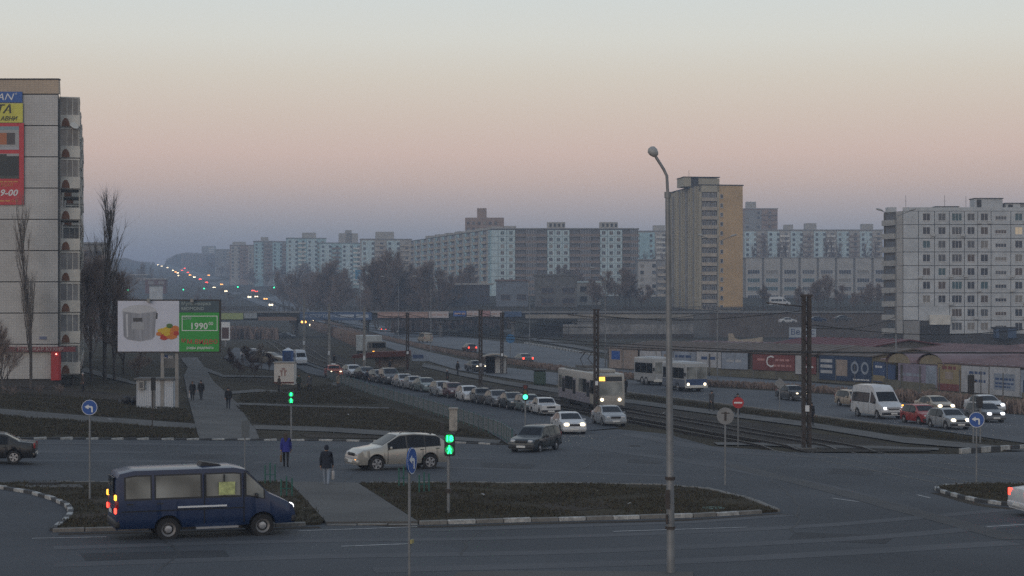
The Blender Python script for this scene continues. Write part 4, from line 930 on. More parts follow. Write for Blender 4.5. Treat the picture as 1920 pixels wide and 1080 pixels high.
text('Вел', 1.05, M_bb, r, (2*s_, -.07, 24*s_), align='LEFT'); text('нс', 1.05, M_bb, r, (48*s_, -.07, 24*s_), align='RIGHT'); b = MB(); b.bx((.3, .26, -3), (.45, .4, 2)); b.bx((3, .26, -3), (3.15, .4, 2)); b.obj('post', M_dsteel, r)
# ---------------------------------------------------------------- vehicles
def lerp(a, b, t): return a+(b-a)*t
class Car:
    def __init__(s, key, L, Wd, top, belt, low=.26, wheels=(1.3, -1.25), r=.31, zmid=.56, tumble=.34, crown=.035, side=((-1.2, -.2), (-.1, .75)), ws=None, rw=None, lamp=.68, tail=.78, plan=.10, bumper=None, grille=True, dark_low=False):
        s.__dict__.update(locals()); s.parts = {}
        s.build()
    def topz(s, x): return interp(x, s.top)
    def beltz(s, x): return min(interp(x, s.belt), s.topz(x)-.02)
    def w(s, x): return s.Wd*(1-s.plan*abs(2*x/s.L)**5)
    def wr(s, x):
        d = s.topz(x)-s.beltz(x); return s.w(x)*.985-s.tumble*max(0, d)*(.9 if d > .1 else .5)-.02
    def zlow(s, x):
        z = s.low
        for xw in s.wheels:
            ra = s.r*1.17; d = abs(x-xw)
            if d < ra: z = max(z, s.r+math.sqrt(ra*ra-d*d))
        return min(z, s.zmid+.28)
    def build(s):
        L = s.L; xs = {-L/2, L/2}
        for k in range(37): xs.add(round(-L/2+L*k/36, 3))
        for t in s.top: xs.add(round(t[0], 3))
        for xw in s.wheels:
            for k in range(-8, 9): xs.add(round(xw+s.r*1.17*math.sin(k/8*math.pi/2), 3))
        xs = sorted(x for x in xs if -L/2 <= x <= L/2); b = MB(); rows = []
        for x in xs:
            zl = s.zlow(x); zm = max(s.zmid, zl+.03); zb = max(s.beltz(x), zm+.02); zt = max(s.topz(x), zb+.015); w = s.w(x); wr = s.wr(x)
            half = [(0, zl), (w*.93, zl), (w*.99, lerp(zl, zm, .45)), (w, zm), (w*.985, zb), (wr, zt-s.crown), (wr*.8, zt-s.crown*.3), (0, zt)]
            rows.append([(x, y, z) for y, z in half]+[(x, -y, z) for y, z in half[-2:0:-1]])
        n = len(rows[0]); vs = [v for r_ in rows for v in r_]
        fs = [(i*n+k, i*n+(k+1) % n, (i+1)*n+(k+1) % n, (i+1)*n+k) for i in range(len(rows)-1) for k in range(n)]
        fs += [tuple(range(n))[::-1], tuple((len(rows)-1)*n+k for k in range(n))]
        b.add(vs, fs)
        b.bx((-L/2+.25, -s.Wd+.24, s.low+.02), (L/2-.25, s.Wd-.24, s.zmid+.1), 1)
        if s.dark_low:
            for sg in (-1, 1): b.bx((s.wheels[1]+s.r*1.2, sg*(s.Wd-.03), s.low-.03), (s.wheels[0]-s.r*1.2, sg*(s.Wd+.006), s.low+.14), 1)
        s.parts['body'] = b.mesh('body', [M_plate, M_black], 32)
        if s.ws: s.parts['windscreen'] = s.topglass(*s.ws)
        if s.rw: s.parts['rear_window'] = s.topglass(*s.rw)
        s.parts['sides'] = [[s.sideglass(a, c, sg) for (a, c) in s.side] for sg in (1, -1)]; s.parts['seals'] = [s.sideglass(a-.045, c+.045, sg, -.01, .93, .007) for (a, c) in s.side for sg in (1, -1)]
        xsm = [e+.05 for a, e in s.side[-2:]]+[s.side[-2][0]-.06 if len(s.side) > 2 else s.wheels[1]+s.r*1.2]
        s.parts['seams'] = [s.seam(x, sg) for x in xsm for sg in (1, -1)] if s.key not in ('van',) else []
        k = ('wheel', s.r)
        if k not in CACHE:
            t = MB(); r = s.r; prof = [(.62*r, -.1), (.95*r, -.105), (r, -.07), (r, .07), (.95*r, .105), (.62*r, .1)]; n = 22
            vs = [(math.cos(2*math.pi*i/n)*p[0], p[1], math.sin(2*math.pi*i/n)*p[0]) for i in range(n) for p in prof]; m = len(prof)
            t.add(vs, [(i*m+j, i*m+j+1, ((i+1) % n)*m+j+1, ((i+1) % n)*m+j) for i in range(n) for j in range(m-1)])
            q = MB(); q.tube([(0, -.09, 0), (0, .07, 0)], .63*r, 22)
            for i in range(5):
                a = 2*math.pi*i/5; c, s_ = math.cos(a), math.sin(a)
                M = Matrix.Rotation(-a, 4, 'Y'); q.box((.36*r, .085, 0), (.55*r, .04, .24*r), 1, M)
            q.tube([(0, .07, 0), (0, .105, 0)], .18*r, 10, 1); h = MB()
            rg = [(math.cos(2*math.pi*i/22)*k_*r, .088, math.sin(2*math.pi*i/22)*k_*r) for i in range(22) for k_ in (.64, .54)]; q.add(rg, [(2*i, 2*((i+1) % 22), 2*((i+1) % 22)+1, 2*i+1) for i in range(22)], 1)
            h.tube([(0, -.09, 0), (0, .04, 0)], .63*r, 22, 2); h.tube([(0, .04, 0), (0, .09, 0), (0, .10, 0)], [.36*r, .30*r, .12*r], 16, 1)
            rg2 = [(math.cos(2*math.pi*i/22)*k_*r, .08-.03*(k_ < .55), math.sin(2*math.pi*i/22)*k_*r) for i in range(22) for k_ in (.64, .46)]; h.add(rg2, [(2*i, 2*((i+1) % 22), 2*((i+1) % 22)+1, 2*i+1) for i in range(22)])
            CACHE[k] = (t.mesh('wheel', M_black, 40), q.mesh('rim', [M_bplast, M_chrome], 30), h.mesh('rim', [M_hub, M_chrome, M_bplast], 30))
        s.wheel = CACHE[k]; xf = L/2; wl = s.w(xf*.96)
        q = MB(); q.box((0, 0, 0), (.12, .34, .15)); bm = rbox((.16, .30, .19), .075, 3); s.parts['lamp'] = bm.mesh('headlight', M_lens, 50)
        bm = rbox((.1, .22, .26), .025); s.parts['tail'] = bm.mesh('taillight', M_tail, 50)
        bm = rbox((.16, 2*wl+.02, .22), .05); s.parts['bumper'] = bm.mesh('bumper', M_bplast, 50)
        bm = rbox((.06, wl*.9, .15), .02, 1); s.parts['grille'] = bm.mesh('grille', M_bplast, 50)
        q = MB(); q.bx((0, -.26, 0), (.02, .26, .115)); s.parts['plate'] = q.mesh('number_plate', M_plate)
        bm = rbox((.09, .2, .15), .03, 1); s.parts['mirror'] = bm.mesh('mirror', M_bplast, 50)
        q = MB(); q.bx((-.09, -.012, 0), (.09, .02, .035)); s.parts['handle'] = q.mesh('door_handle', M_bplast)
    def seam(s, x, sg):
        zl = s.zlow(x)+.02; zm = max(s.zmid, zl+.03); zb = s.beltz(x); vs = []
        for z, y in ((zl, .94), (lerp(zl, zm, .45), .993), (zm, 1.003), (lerp(zm, zb, .5), .996), (zb, .988)):
            for dx in (-.011, .011): vs.append((x+dx, sg*(s.w(x)*y+.006), z))
        q = MB(); q.add(vs, [(2*i, 2*i+1, 2*i+3, 2*i+2) for i in range(4)]); return q.mesh('door_seam', M_black)
    def topglass(s, x0, x1, fy=.88):
        n = 6; vs = []; fs = []
        for i in range(n+1):
            x = lerp(x0, x1, i/n); dz = (s.topz(x+.03)-s.topz(x-.03))/.06; nn = Vector((-dz, 0, 1)).normalized()*.012; wr = s.wr(x)*fy
            for f in (-1, -.5, 0, .5, 1): vs.append((x+nn.x, wr*f, s.topz(x)-s.crown*abs(f)*fy*(.4 if abs(f) < .9 else .6)+nn.z))
        for i in range(n):
            for k in range(4): a = i*5+k; fs.append((a, a+1, a+6, a+5) if x1 < x0 else (a, a+5, a+6, a+1))
        q = MB(); q.add(vs, fs); return q.mesh('glass', M_glass, 40)
    def sideglass(s, xa, xb, sg, t0=.05, t1=.86, off=.012):
        n = 8; vs = []; fs = []
        for i in range(n+1):
            x = lerp(xa, xb, i/n); zb = s.beltz(x); zt = s.topz(x)-s.crown; y0 = s.w(x)*.985; y1 = s.wr(x)
            for t in (t0, t1): vs.append((x, sg*(lerp(y0, y1, t)+off), lerp(zb, zt, t)))
        for i in range(n): a = 2*i; fs.append((a, a+2, a+3, a+1) if sg < 0 else (a, a+1, a+3, a+2))
        q = MB(); q.add(vs, fs); return q.mesh('side_window', M_glass, 40)
def place(c, col, loc, yaw, label, cat='car', name='car', lights=None, tails=None, group=None, alloy=True, far=False, bumper=None, glass=None, grille=True, beam=None, rails=False):
    r = thing(name, label, cat, loc, yaw, group); P_ = c.parts
    o = link('body', P_['body'], r); setmat(o, 0, col)
    gl = glass or M_glass
    for nm in ('windscreen', 'rear_window'):
        if nm in P_: setmat(link(nm, P_[nm], r), 0, gl)
    for sidep in P_['sides']:
        for me in sidep: setmat(link('side_window', me, r), 0, gl)
    L = c.L; w = c.w(L/2*.96)
    for i, xw in enumerate(c.wheels):
        for sg in (1, -1):
            wo = link('wheel', c.wheel[0], r, (xw, sg*(c.Wd-.11), c.r)); ri = link('rim', c.wheel[1 if alloy else 2], wo)
            if sg < 0: wo.rotation_euler = (0, 0, math.pi)
    zl = c.lamp
    for sg in (1, -1):
        h = link('headlight', P_['lamp'], r, (L/2-.10, sg*(w-.25), zl-.08), 0)
        if lights:
            lm = lights if not isinstance(lights, tuple) else lights[0 if sg > 0 else 1]; setmat(h, 0, lm)
            if lm is not M_lens: h.scale = (1.15, 1.12, 1.3); h.location.z -= .02
        t = link('taillight', P_['tail'], r, (-L/2+.045, sg*(w-.12), c.tail-.1))
        if tails: setmat(t, 0, tails)
    if not far:
        for me in P_['seams']: link('door_seam', me, r)
        for me in P_['seals']: setmat(link('window_seal', me, r), 0, M_bplast)
        bmm = bumper or col
        for sx in (1, -1): setmat(link('bumper', P_['bumper'], r, (sx*(L/2-.045), 0, c.low+.04)), 0, bmm)
        if grille: link('grille', P_['grille'], r, (L/2-.015, 0, zl-.07))
        link('number_plate', P_['plate'], r, (L/2+.037, 0, c.low+.1)); link('number_plate', P_['plate'], r, (-L/2-.057, 0, c.low+.12 if c.L < 5 else .85))
        for sg in (1, -1):
            xm = c.ws[0 if c.ws[0] > c.ws[1] else 1]-.35 if c.ws else L*.2
            setmat(link('mirror', P_['mirror'], r, (xm, sg*(c.w(xm)+.10), c.beltz(xm)+.0)), 0, col if bumper is None else M_bplast)
            for xh in [a+.12 for a, _ in c.side[:2]]: link('door_handle', P_['handle'], r, (xh, sg*(c.w(xh)*.99+.005), c.beltz(xh)-.13))
    return r
sedan = Car('sedan', 4.45, .86, [(-2.225, .80), (-2.15, .97), (-1.5, 1.05), (-.85, 1.39), (-.2, 1.46), (.35, 1.42), (1.2, .99), (1.95, .85), (2.16, .72), (2.225, .52)], [(-2.2, .9), (2.2, .86)], side=((-1.0, -.18), (-.1, .72)), ws=(1.13, .45), rw=(-.92, -1.45), wheels=(1.33, -1.28))
hatch = Car('hatch', 3.95, .84, [(-1.975, .78), (-1.93, .98), (-1.62, 1.30), (-1.25, 1.43), (-.2, 1.48), (.3, 1.43), (1.05, .99), (1.75, .84), (1.93, .70), (1.975, .5)], [(-1.97, .93), (1.97, .84)], side=((-1.45, -.32), (-.22, .62)), ws=(.98, .4), rw=(-1.36, -1.85), wheels=(1.2, -1.22))
wagon = Car('wagon', 4.28, .84, [(-2.14, .80), (-2.09, 1.08), (-1.82, 1.37), (-1.35, 1.47), (-.1, 1.48), (.32, 1.43), (1.0, .96), (1.9, .82), (2.1, .70), (2.14, .5)], [(-2.14, .92), (2.14, .80)], side=((-1.78, -1.05), (-.95, -.25), (-.16, .62)), ws=(.93, .42), rw=(-1.9, -2.07), wheels=(1.28, -1.2), tail=.85)
boxy = Car('boxy', 4.12, .81, [(-2.06, .62), (-2.04, .92), (-1.28, .98), (-.86, 1.35), (-.25, 1.43), (.28, 1.39), (.74, .99), (1.98, .92), (2.04, .86), (2.06, .5)], [(-2.06, .9), (2.06, .9)], side=((-.9, -.22), (-.14, .55)), ws=(.70, .34), rw=(-.92, -1.23), wheels=(1.24, -1.18), plan=.05, lamp=.72, r=.30)
suv = Car('suv', 4.73, .93, [(-2.365, .85), (-2.33, 1.1), (-2.08, 1.44), (-1.72, 1.68), (-.6, 1.79), (.18, 1.75), (1.14, 1.20), (1.98, 1.08), (2.28, .90), (2.365, .62)], [(-2.36, 1.16), (2.36, .98)], low=.34, r=.38, zmid=.66, side=((-1.85, -1.12), (-1.04, -.2), (-.1, .78)), ws=(1.06, .28), rw=(-1.8, -2.25), wheels=(1.38, -1.34), lamp=.82, tail=1.0)
van = Car('van', 5.5, 1.0, [(-2.75, .95), (-2.735, 1.85), (-2.63, 2.10), (-2.2, 2.19), (.85, 2.20), (1.2, 2.13), (1.92, 1.38), (2.45, 1.13), (2.68, .98), (2.75, .6)], [(-2.75, 1.27), (1.3, 1.27), (2.75, 1.0)], low=.40, r=.355, zmid=.7, tumble=.10, side=((-2.45, -1.72), (-1.55, -.2), (-.02, 1.02), (1.22, 1.75)), ws=(1.86, 1.25), rw=None, wheels=(1.72, -1.18), lamp=.86, tail=1.1, plan=.05)
transit = Car('transit', 5.7, .99, [(-2.85, .8), (-2.835, 2.15), (-2.7, 2.5), (-1.8, 2.62), (.55, 2.62), (.95, 2.45), (1.55, 1.78), (1.95, 1.36), (2.6, 1.14), (2.8, .98), (2.85, .6)], [(-2.85, 1.25), (1.4, 1.25), (2.85, 1.02)], low=.36, r=.36, zmid=.7, tumble=.14, side=((-2.6, -1.6), (-1.5, -.5), (-.4, .45), (.75, 1.6)), ws=(1.9, 1.25), rw=None, wheels=(1.85, -1.6), lamp=.86, tail=1.2, plan=.06)
# lower side-window tops on the high-roofed vans
for c_, t1 in ((van, .80), (transit, .52)): c_.parts['sides'] = [[c_.sideglass(a, e, sg, .06, t1 if e < 1.3 else min(.9, t1+.12)) for a, e in c_.side] for sg in (1, -1)]; c_.parts['seals'] = [c_.sideglass(a-.05, e+.05, sg, .0, (t1 if e < 1.3 else min(.9, t1+.12))+.05, .007) for a, e in c_.side for sg in (1, -1)]
def hd(ax, ay, bx_, by): d = P(bx_, by)-P(ax, ay); return math.atan2(d.y, d.x)
def face(px, th): return R(-90-math.degrees(math.atan((px-CX)/F))+th)
YA = hd(1000, 700, 1700, 780)
print('headings', math.degrees(hd(690, 718, 1010, 785)), math.degrees(YA), math.degrees(face(1000, 14)), math.degrees(face(1645, 26)))
PW, PSi, PD, PG = paint('white', (.47, .48, .49)), paint('silver', (.24, .255, .27)), paint('black', (.007, .0075, .009)), paint('grey', (.095, .10, .108))
PDG, PT, PR, PBe, PNv, PDR = paint('dark_grey', (.055, .058, .063)), paint('teal_grey', (.115, .145, .145)), paint('red', (.26, .025, .02)), paint('beige', (.30, .25, .19)), paint('navy', (.006, .020, .066)), paint('dark_red', (.07, .018, .018))
PGold = mat('paint_champagne', (.36, .345, .31), .28, .06, 2, 0, metal=.35, coat=.6, space='O'); PDgreen = paint('dark_green', (.022, .028, .03)); POr = paint('orange_red', (.36, .07, .03))
# foreground
# blue minibus
yv = R(20); pv = P(420, 1018); fx = Vector((math.cos(yv), math.sin(yv), 0)); lf = Vector((-fx.y, fx.x, 0))
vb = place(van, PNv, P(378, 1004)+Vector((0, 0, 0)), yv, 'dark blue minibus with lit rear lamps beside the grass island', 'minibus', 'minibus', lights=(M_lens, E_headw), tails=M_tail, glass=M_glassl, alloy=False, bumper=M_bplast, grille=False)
b = MB(); b.bx((-.9, -1.03, 1.0), (.6, -.995, 1.05)); b.obj('side_trim', M_signw, vb)
for z, m in ((1.28, E_amber), (.88, E_red)):
    for sg in (-1, 1): q = rbox((.07, .13, .17), .02, 1); q.obj('rear_lamp', m, vb, (-2.76, sg*.9, z))
b = MB(); b.bx((-.35, -1.08, .34), (.95, -.92, .40)); b.obj('side_step', M_chrome, vb)
b = MB(); b.bx((.35, -1.035, 1.35), (.85, -1.02, 1.75)); b.obj('route_card', mat('route_card', (.42, .46, .20), .6, .35, 6, emit=.0), vb)
b = MB(); b.plate([(-.1, 2.2), (.55, 2.2), (.5, 2.23), (-.05, 2.33)], -.35, .35); b.obj('roof_hatch', M_bplast, vb)
b = MB(); b.bx((-2.79, -.55, 1.35), (-2.75, -.05, 1.95)); b.bx((-2.79, .05, 1.35), (-2.75, .55, 1.95)); b.obj('rear_window', M_glass, vb)
b = MB(); b.bx((-.10, -1.012, .5), (-.075, -.985, 2.0)); b.bx((1.12, -1.012, .5), (1.145, -.985, 2.0)); b.bx((-2.6, -1.014, .93), (1.1, -1.0, .955)); b.obj('door_seam', M_black, vb)
b = MB(); b.bx((.50, -1.02, 1.31), (.54, -.97, 1.98)); b.obj('window_bar', M_bplast, vb)
# silver SUV
place(suv, PGold, P(745, 880), R(205), 'champagne gold SUV crossing the junction', 'SUV', 'parked_car' if False else 'suv', lights=M_lens, tails=M_tail)
sv = bpy.data.objects['suv']
for sg in (1, -1): q = rbox((.08, .2, .11), .02, 1); q.obj('fog_lamp', E_amber if sg > 0 else M_lens, sv, (2.34, sg*.62, .5))
b = MB()
for sg in (-1, 1): b.tube([(-1.5, sg*.62, 1.70), (-1.2, sg*.62, 1.79), (.0, sg*.62, 1.83), (.15, sg*.62, 1.77)], .02, 6)
b.obj('roof_rail', M_bplast, sv)
# black saloon leaving on the left
place(sedan, PD, P(-25, 868), R(191), 'black saloon cut off by the left border of the picture', 'car', 'car', lights=None, tails=M_tail)
place(wagon, PDgreen, P(1004, 846), face(1004, -22), 'dark estate car with a pale number plate turning at the junction', 'car', 'car', alloy=False, bumper=M_bplast)
place(sedan, PW, P(1065, 812), face(1065, 12), 'white saloon with both headlamps blazing at the front of the queue', 'car', 'car', lights=E_head)
place(sedan, PSi, P(1141, 797), face(1141, 14), 'silver saloon with unlit lamps beside the tram front', 'car', 'car')
place(boxy, PW, P(1021, 778), face(1021, 15), 'white boxy saloon waiting behind the green signal', 'car', 'car', alloy=False, bumper=M_bplast)
qs = [(661, 708, hatch, PW, 'white hatchback at the tail of the queue'), (685, 712, sedan, PDG, 'dark saloon next to the white hatchback at the tail of the queue'),
      (712, 718, hatch, PG, 'grey hatchback half hidden by the big dark car in the queue'), (730, 721, suv, PDG, 'dark tall car with a wide windscreen in the rear half of the queue'),
      (757, 727, sedan, PSi, 'silver saloon behind the two close cars in the middle of the queue'), (776, 731, boxy, PSi, 'silver boxy car squeezed beside the teal saloon'),
      (797, 735, sedan, PT, 'teal-grey saloon in the middle of the queue'), (829, 743, hatch, PSi, 'pale silver hatchback beside the dark red car'),
      (849, 746, hatch, PDR, 'dark red hatchback in the queue'), (878, 753, hatch, PW, 'white rounded hatchback in the front half of the queue'),
      (903, 757, boxy, PDG, 'dark boxy car right of the white rounded hatchback'), (932, 762, sedan, PG, 'grey saloon two cars behind the green signal'),
      (961, 767, sedan, PDgreen, 'dark green saloon just behind the green signal'), (990, 772, hatch, PT, 'grey-green car behind the green signal head')]
for x, y, c, p_, lab in qs: place(c, p_, P(x, y), face(x, 15+random.uniform(-3, 4)), lab, 'car', 'car', group='cars queuing for the signal', alloy=False, bumper=random.choice((None, M_bplast)))
place(boxy, POr, P(625, 708), face(625, 8), 'orange-red taxi with lit headlamps coming round the corner', 'car', 'car', lights=E_head)
tx = rbox((.25, .5, .14), .03); tx.obj('taxi_sign', E_amber if False else M_signw, bpy.data.objects['car.%03d' % max(int(o.name[4:]) for o in bpy.data.objects if o.name.startswith('car.'))], (0, 0, 1.44))
place(transit, PW, P(562, 684), face(562, 8), 'white van parked near the far end of the side lane', 'van', 'van', far=True).scale = (.72, .72, .72)
# oncoming lanes on the avenue
place(transit, PW, P(1645, 784), face(1645, 26), 'white high-roofed minibus with headlamps lit', 'minibus', 'minibus', lights=E_headw, bumper=M_bplast)
vt = bpy.data.objects['minibus.001']; q = rbox((.08, .14, .2), .02, 1); q.obj('indicator', E_amber, vt, (2.62, .98*.86, .98))
q = MB(); q.bx((2.86, -.62, .86), (2.9, .62, 1.0)); q.obj('grille_bar', M_chrome, vt)
place(wagon, PBe, P(1600, 763), face(1600, 26), 'beige estate half hidden behind the white minibus', 'car', 'car', alloy=False)
place(boxy, PDG, P(1486, 751), face(1486, 26), 'dark boxy saloon with lit lamps beside the rusty tram mast', 'car', 'car', lights=E_head, alloy=False)
place(hatch, PR, P(1727, 795), face(1727, 26), 'red hatchback between the white minibus and the silver cars', 'car', 'car', alloy=False, bumper=M_bplast)
place(sedan, PBe, P(1752, 775), face(1752, 26), 'beige saloon behind the red hatchback', 'car', 'car', lights=E_head)
place(hatch, PSi, P(1778, 804), face(1778, 26), 'silver hatchback with bright lamps nearest the tram reserve', 'car', 'car', lights=E_head, alloy=False, bumper=M_bplast)
place(hatch, PG, P(1846, 791), face(1846, 26), 'grey hatchback behind the blue turn sign', 'car', 'car', lights=E_headw)
place(sedan, PW, P(1846, 773), face(1846, 26), 'white saloon in the far lane by the market boards', 'car', 'car', lights=E_headw)
place(sedan, PW, P(2022, 967), R(8), 'white saloon cut off by the right border of the picture', 'car', 'car', tails=E_red)
place(boxy, PDG, P(892, 697), face(892, 20), 'dark car with lit lamps passing the bus shelter', 'car', 'car', lights=E_head, far=True)
# outgoing lanes
YO = face(850, 196)
place(hatch, PDR, P(880, 660), YO, 'car with red tail lamps driving away past the shelter', 'car', 'car', tails=E_red, far=True)
place(sedan, PDG, P(981, 682), YO, 'small dark car with a red lamp driving away behind the fence', 'car', 'car', tails=E_red, far=True)
place(van, PBe, P(797, 643), YO, 'pale beige minibus driving away under the overpass', 'minibus', 'minibus', far=True)
place(hatch, PDG, P(748, 628), YO, 'dark car just before the overpass', 'car', 'car', far=True)
place(sedan, PSi, P(716, 622), YO, 'silver car with red lamps under the overpass', 'car', 'car', tails=E_red, far=True)
place(sedan, PDG, P(880, 617) if False else P(875, 622), YO+R(180), 'dark car on the slip road right of the overpass pier', 'car', 'car', far=True)
# parked far on the right
for x, y, p_, lab in ((1477, 606, PW, 'white car parked below the school embankment'), (1532, 604, PNv, 'dark blue car parked right of the white one under the school'), (1580, 602, PDG, 'dark car parked beside the end loggias of the white block')):
    a = at(x, y, 342*K); place(sedan, p_, a, R(5), lab, 'car', 'car', far=True)
for x, y, p_, lab in ((1462, 567, PW, 'white van parked high behind the overpass before the school'), ):
    place(transit, p_, at(x, 574, 380*K)+Vector((0, 0, 0)), R(3), lab, 'van', 'van', far=True)
for x, y, p_ in ((520, 632, PSi), (538, 634, PDG), (487, 678, PSi), (473, 675, PW), (505, 682, PBe)):
    place(random.choice((sedan, hatch)), p_, P(x, y), R(random.uniform(-60, -20)), {520: 'silver car parked in the dark yard under the overpass', 538: 'dark car parked nearest the overpass pier', 487: 'silver car among the bushes by the kiosk', 473: 'white car among the bushes by the kiosk', 505: 'beige car behind the white box kiosk'}[x], 'car', 'car', far=True)
# far traffic on the hill
def farcar(px, py, lit, lab):
    p = P(px, py); yaw = math.atan2(-1, .25) if lit in ('h', 'o') else math.atan2(1, -.25)
    r = place(sedan if random.random() < .6 else hatch, random.choice((PG, PW, PDG, PSi)), p, yaw, lab, 'car', 'car', far=True, lights={'h': E_farh, 'o': E_faro}.get(lit), tails=E_farr if lit == 'r' else None, group='distant cars on the hill road')
    sx = 1 if lit != 'r' else -1; R_ = .30+.34*min(1, p.y/1800)
    for sg in (1, -1):
        q = MB(); q.tube([(sx*2.2, sg*.6, .68), (sx*2.3, sg*.6, .68)], R_, 10); q.obj('lit_lamp', {'h': E_farh, 'o': E_faro, 'r': E_farr}[lit], r)
FC = [(296, 497.5, 'h', 'leftmost headlamps on the crest of the far hill'), (314, 503, 'h', 'headlamps second from the hill crest'), (324, 508, 'h', 'headlamps third from the hill crest'), (333, 513, 'h', 'headlamps fourth down the far hill road'),
      (335, 518, 'h', 'headlamps fifth down the far hill road'), (346, 504, 'r', 'red tail lamps near the hill crest'), (375, 525, 'r', 'red tail lamps half way up the far hill'), (356, 517, 'o', 'amber lamps half way up the far hill'),
      (391, 517.5, 'o', 'amber lamps at the right edge of the far hill road'), (401, 541, 'h', 'headlamps left of the brightest pair on the hill road'), (432, 545, 'h', 'brightest pair of headlamps on the hill road'),
      (474, 547, 'r', 'red tail lamps at the front of the uphill queue'), (480, 549, 'r', 'red tail lamps in the middle of the uphill queue'), (485, 551, 'r', 'red tail lamps at the end of the uphill queue'),
      (467, 559, 'h', 'headlamps below the uphill queue'), (480, 558.5, 'h', 'headlamps below the uphill queue, right one'), (497, 563, 'o', 'amber lamps on the hill road above the bridge railing'), (507, 574, 'h', 'headlamps just above the bridge railing'),
      (303, 500, 'h', 'small headlamps just under the hill crest'), (341, 508, 'r', 'small red lamps a third down the far hill'), (329, 511, 'o', 'amber lamps a third down the far hill'), (352, 512, 'r', 'red lamps right of the amber pair on the far hill'), (364, 521, 'h', 'headlamps right of the red lamps half way up the hill'), (387, 531, 'r', 'red lamps two thirds down the far hill road'), (415, 535, 'o', 'amber lamps left of the row of green signals'), (423, 548, 'h', 'headlamps just left of the brightest pair'), (460, 543, 'r', 'red lamps leading the uphill queue'),
      (568, 607, 'o', 'left car of the three coming under the overpass'), (584, 603, 'h', 'farther right car of the three coming under the overpass'), (584, 613, 'h', 'nearest car of the three coming under the overpass')]
for f_ in FC: farcar(*f_)
# lorry
tp = P(697, 672); lo = thing('lorry', 'white-topped lorry with one amber lamp coming out of the underpass', 'lorry', tp, face(697, 20))
b = rbox((4.6, 2.4, 2.3), .08); b.obj('cargo_box', mat('lorry_tarp', (.42, .43, .42), .8, .2, .6), lo, (-1.2, 0, 1.05)); b = rbox((1.7, 2.3, 1.75), .15); b.obj('cab', mat('cab_brown', (.12, .10, .08), .6, .2, 2), lo, (2.1, 0, .75))
b = MB(); b.bx((2.96, -1.0, 1.6), (2.99, 1.0, 2.3)); b.obj('windscreen', M_glass, lo); b = MB(); b.bx((2.2, 1.151, 1.6), (2.7, 1.17, 2.25)); b.bx((2.2, -1.17, 1.6), (2.7, -1.151, 2.25)); b.obj('side_window', M_glass, lo)
b = MB(); b.bx((-3.4, -.5, .6), (2.9, .5, 1.04)); b.obj('chassis', M_black, lo)
b = rbox((.15, 2.4, .3), .04); b.obj('bumper', M_concd, lo, (2.97, 0, .5))
for sg in (1, -1):
    q = MB(); q.tube([(2.95, sg*.8, 1.0), (3.05, sg*.8, 1.0)], .16, 12); q.obj('headlight', E_amber if sg < 0 else E_head if False else M_lens, lo)
    for xw in (2.1, -1.8, -2.8): wo = link('wheel', van.wheel[0], lo, (xw, sg*1.05, .45)); wo.scale = (1.3, 1.5, 1.3); link('rim', van.wheel[2], wo)
# ---- tram
yt = face(1143, 14); tf = P(1143, 771); td = Vector((math.cos(yt), math.sin(yt), 0)); LT = 14.6
tr = thing('tram', 'cream and white tram with lit destination board and headlamps', 'tram', tf-td*(LT/2-.2), yt)
M_trW = mat('tram_cream', (.33, .315, .285), .5, .12, .8, coat=.2, space='O'); M_trG = mat('tram_lilac_panel', (.19, .18, .21), .5, .2, .7, space='O'); M_trD = mat('tram_roof_grey', (.10, .10, .10), .8, .2, 1)
b = rbox((LT-.5, 2.5, 2.65), .12); b.obj('body', M_trW, tr, (-.25, 0, .5), sm=40)
nose = MB(); n = 9; rows = []
for (x, w, z0, z1) in ((LT/2-.55, 1.25, .45, 3.14), (LT/2-.25, 1.22, .42, 3.12), (LT/2, 1.12, .42, 3.0), (LT/2+.18, 1.0, .44, 2.2), (LT/2+.2, .98, .46, 1.3)):
    pass
prof = [(LT/2-.5, .42), (LT/2+.12, .42), (LT/2+.2, .7), (LT/2+.2, 1.25), (LT/2+.02, 2.5), (LT/2-.08, 3.0), (LT/2-.2, 3.12), (LT/2-.5, 3.14)]
vs = []
for sgy, k in ((-1.25, 1), (-1.12, 0), (1.12, 0), (1.25, 1)):
    for x, z in prof: vs.append((x-(.14 if k and x > LT/2-.45 else 0), sgy, z))
m = len(prof); nose.add(vs, [(i*m+j, i*m+j+1, (i+1)*m+j+1, (i+1)*m+j) for i in range(3) for j in range(m-1)]+[tuple(range(m))[::-1], tuple(3*m+j for j in range(m))])
nose.obj('nose', M_trW, tr, sm=30)
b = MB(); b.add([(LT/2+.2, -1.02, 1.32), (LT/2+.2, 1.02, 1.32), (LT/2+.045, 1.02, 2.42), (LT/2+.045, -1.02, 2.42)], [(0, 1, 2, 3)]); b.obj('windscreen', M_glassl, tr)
b = MB(); b.add([(LT/2+.04, -1.0, 2.5), (LT/2+.04, 1.0, 2.5), (LT/2-.03, 1.0, 2.88), (LT/2-.03, -1.0, 2.88)], [(0, 1, 2, 3)]); b.obj('destination_panel', M_bplast, tr)
b = MB(); b.add([(LT/2+.05, -.95, 2.52), (LT/2+.05, -.45, 2.52), (LT/2-.01, -.45, 2.86), (LT/2-.01, -.95, 2.86)], [(0, 1, 2, 3)]); b.obj('route_number_board', em('tram_amber', (1, .5, .08), 2.2), tr)
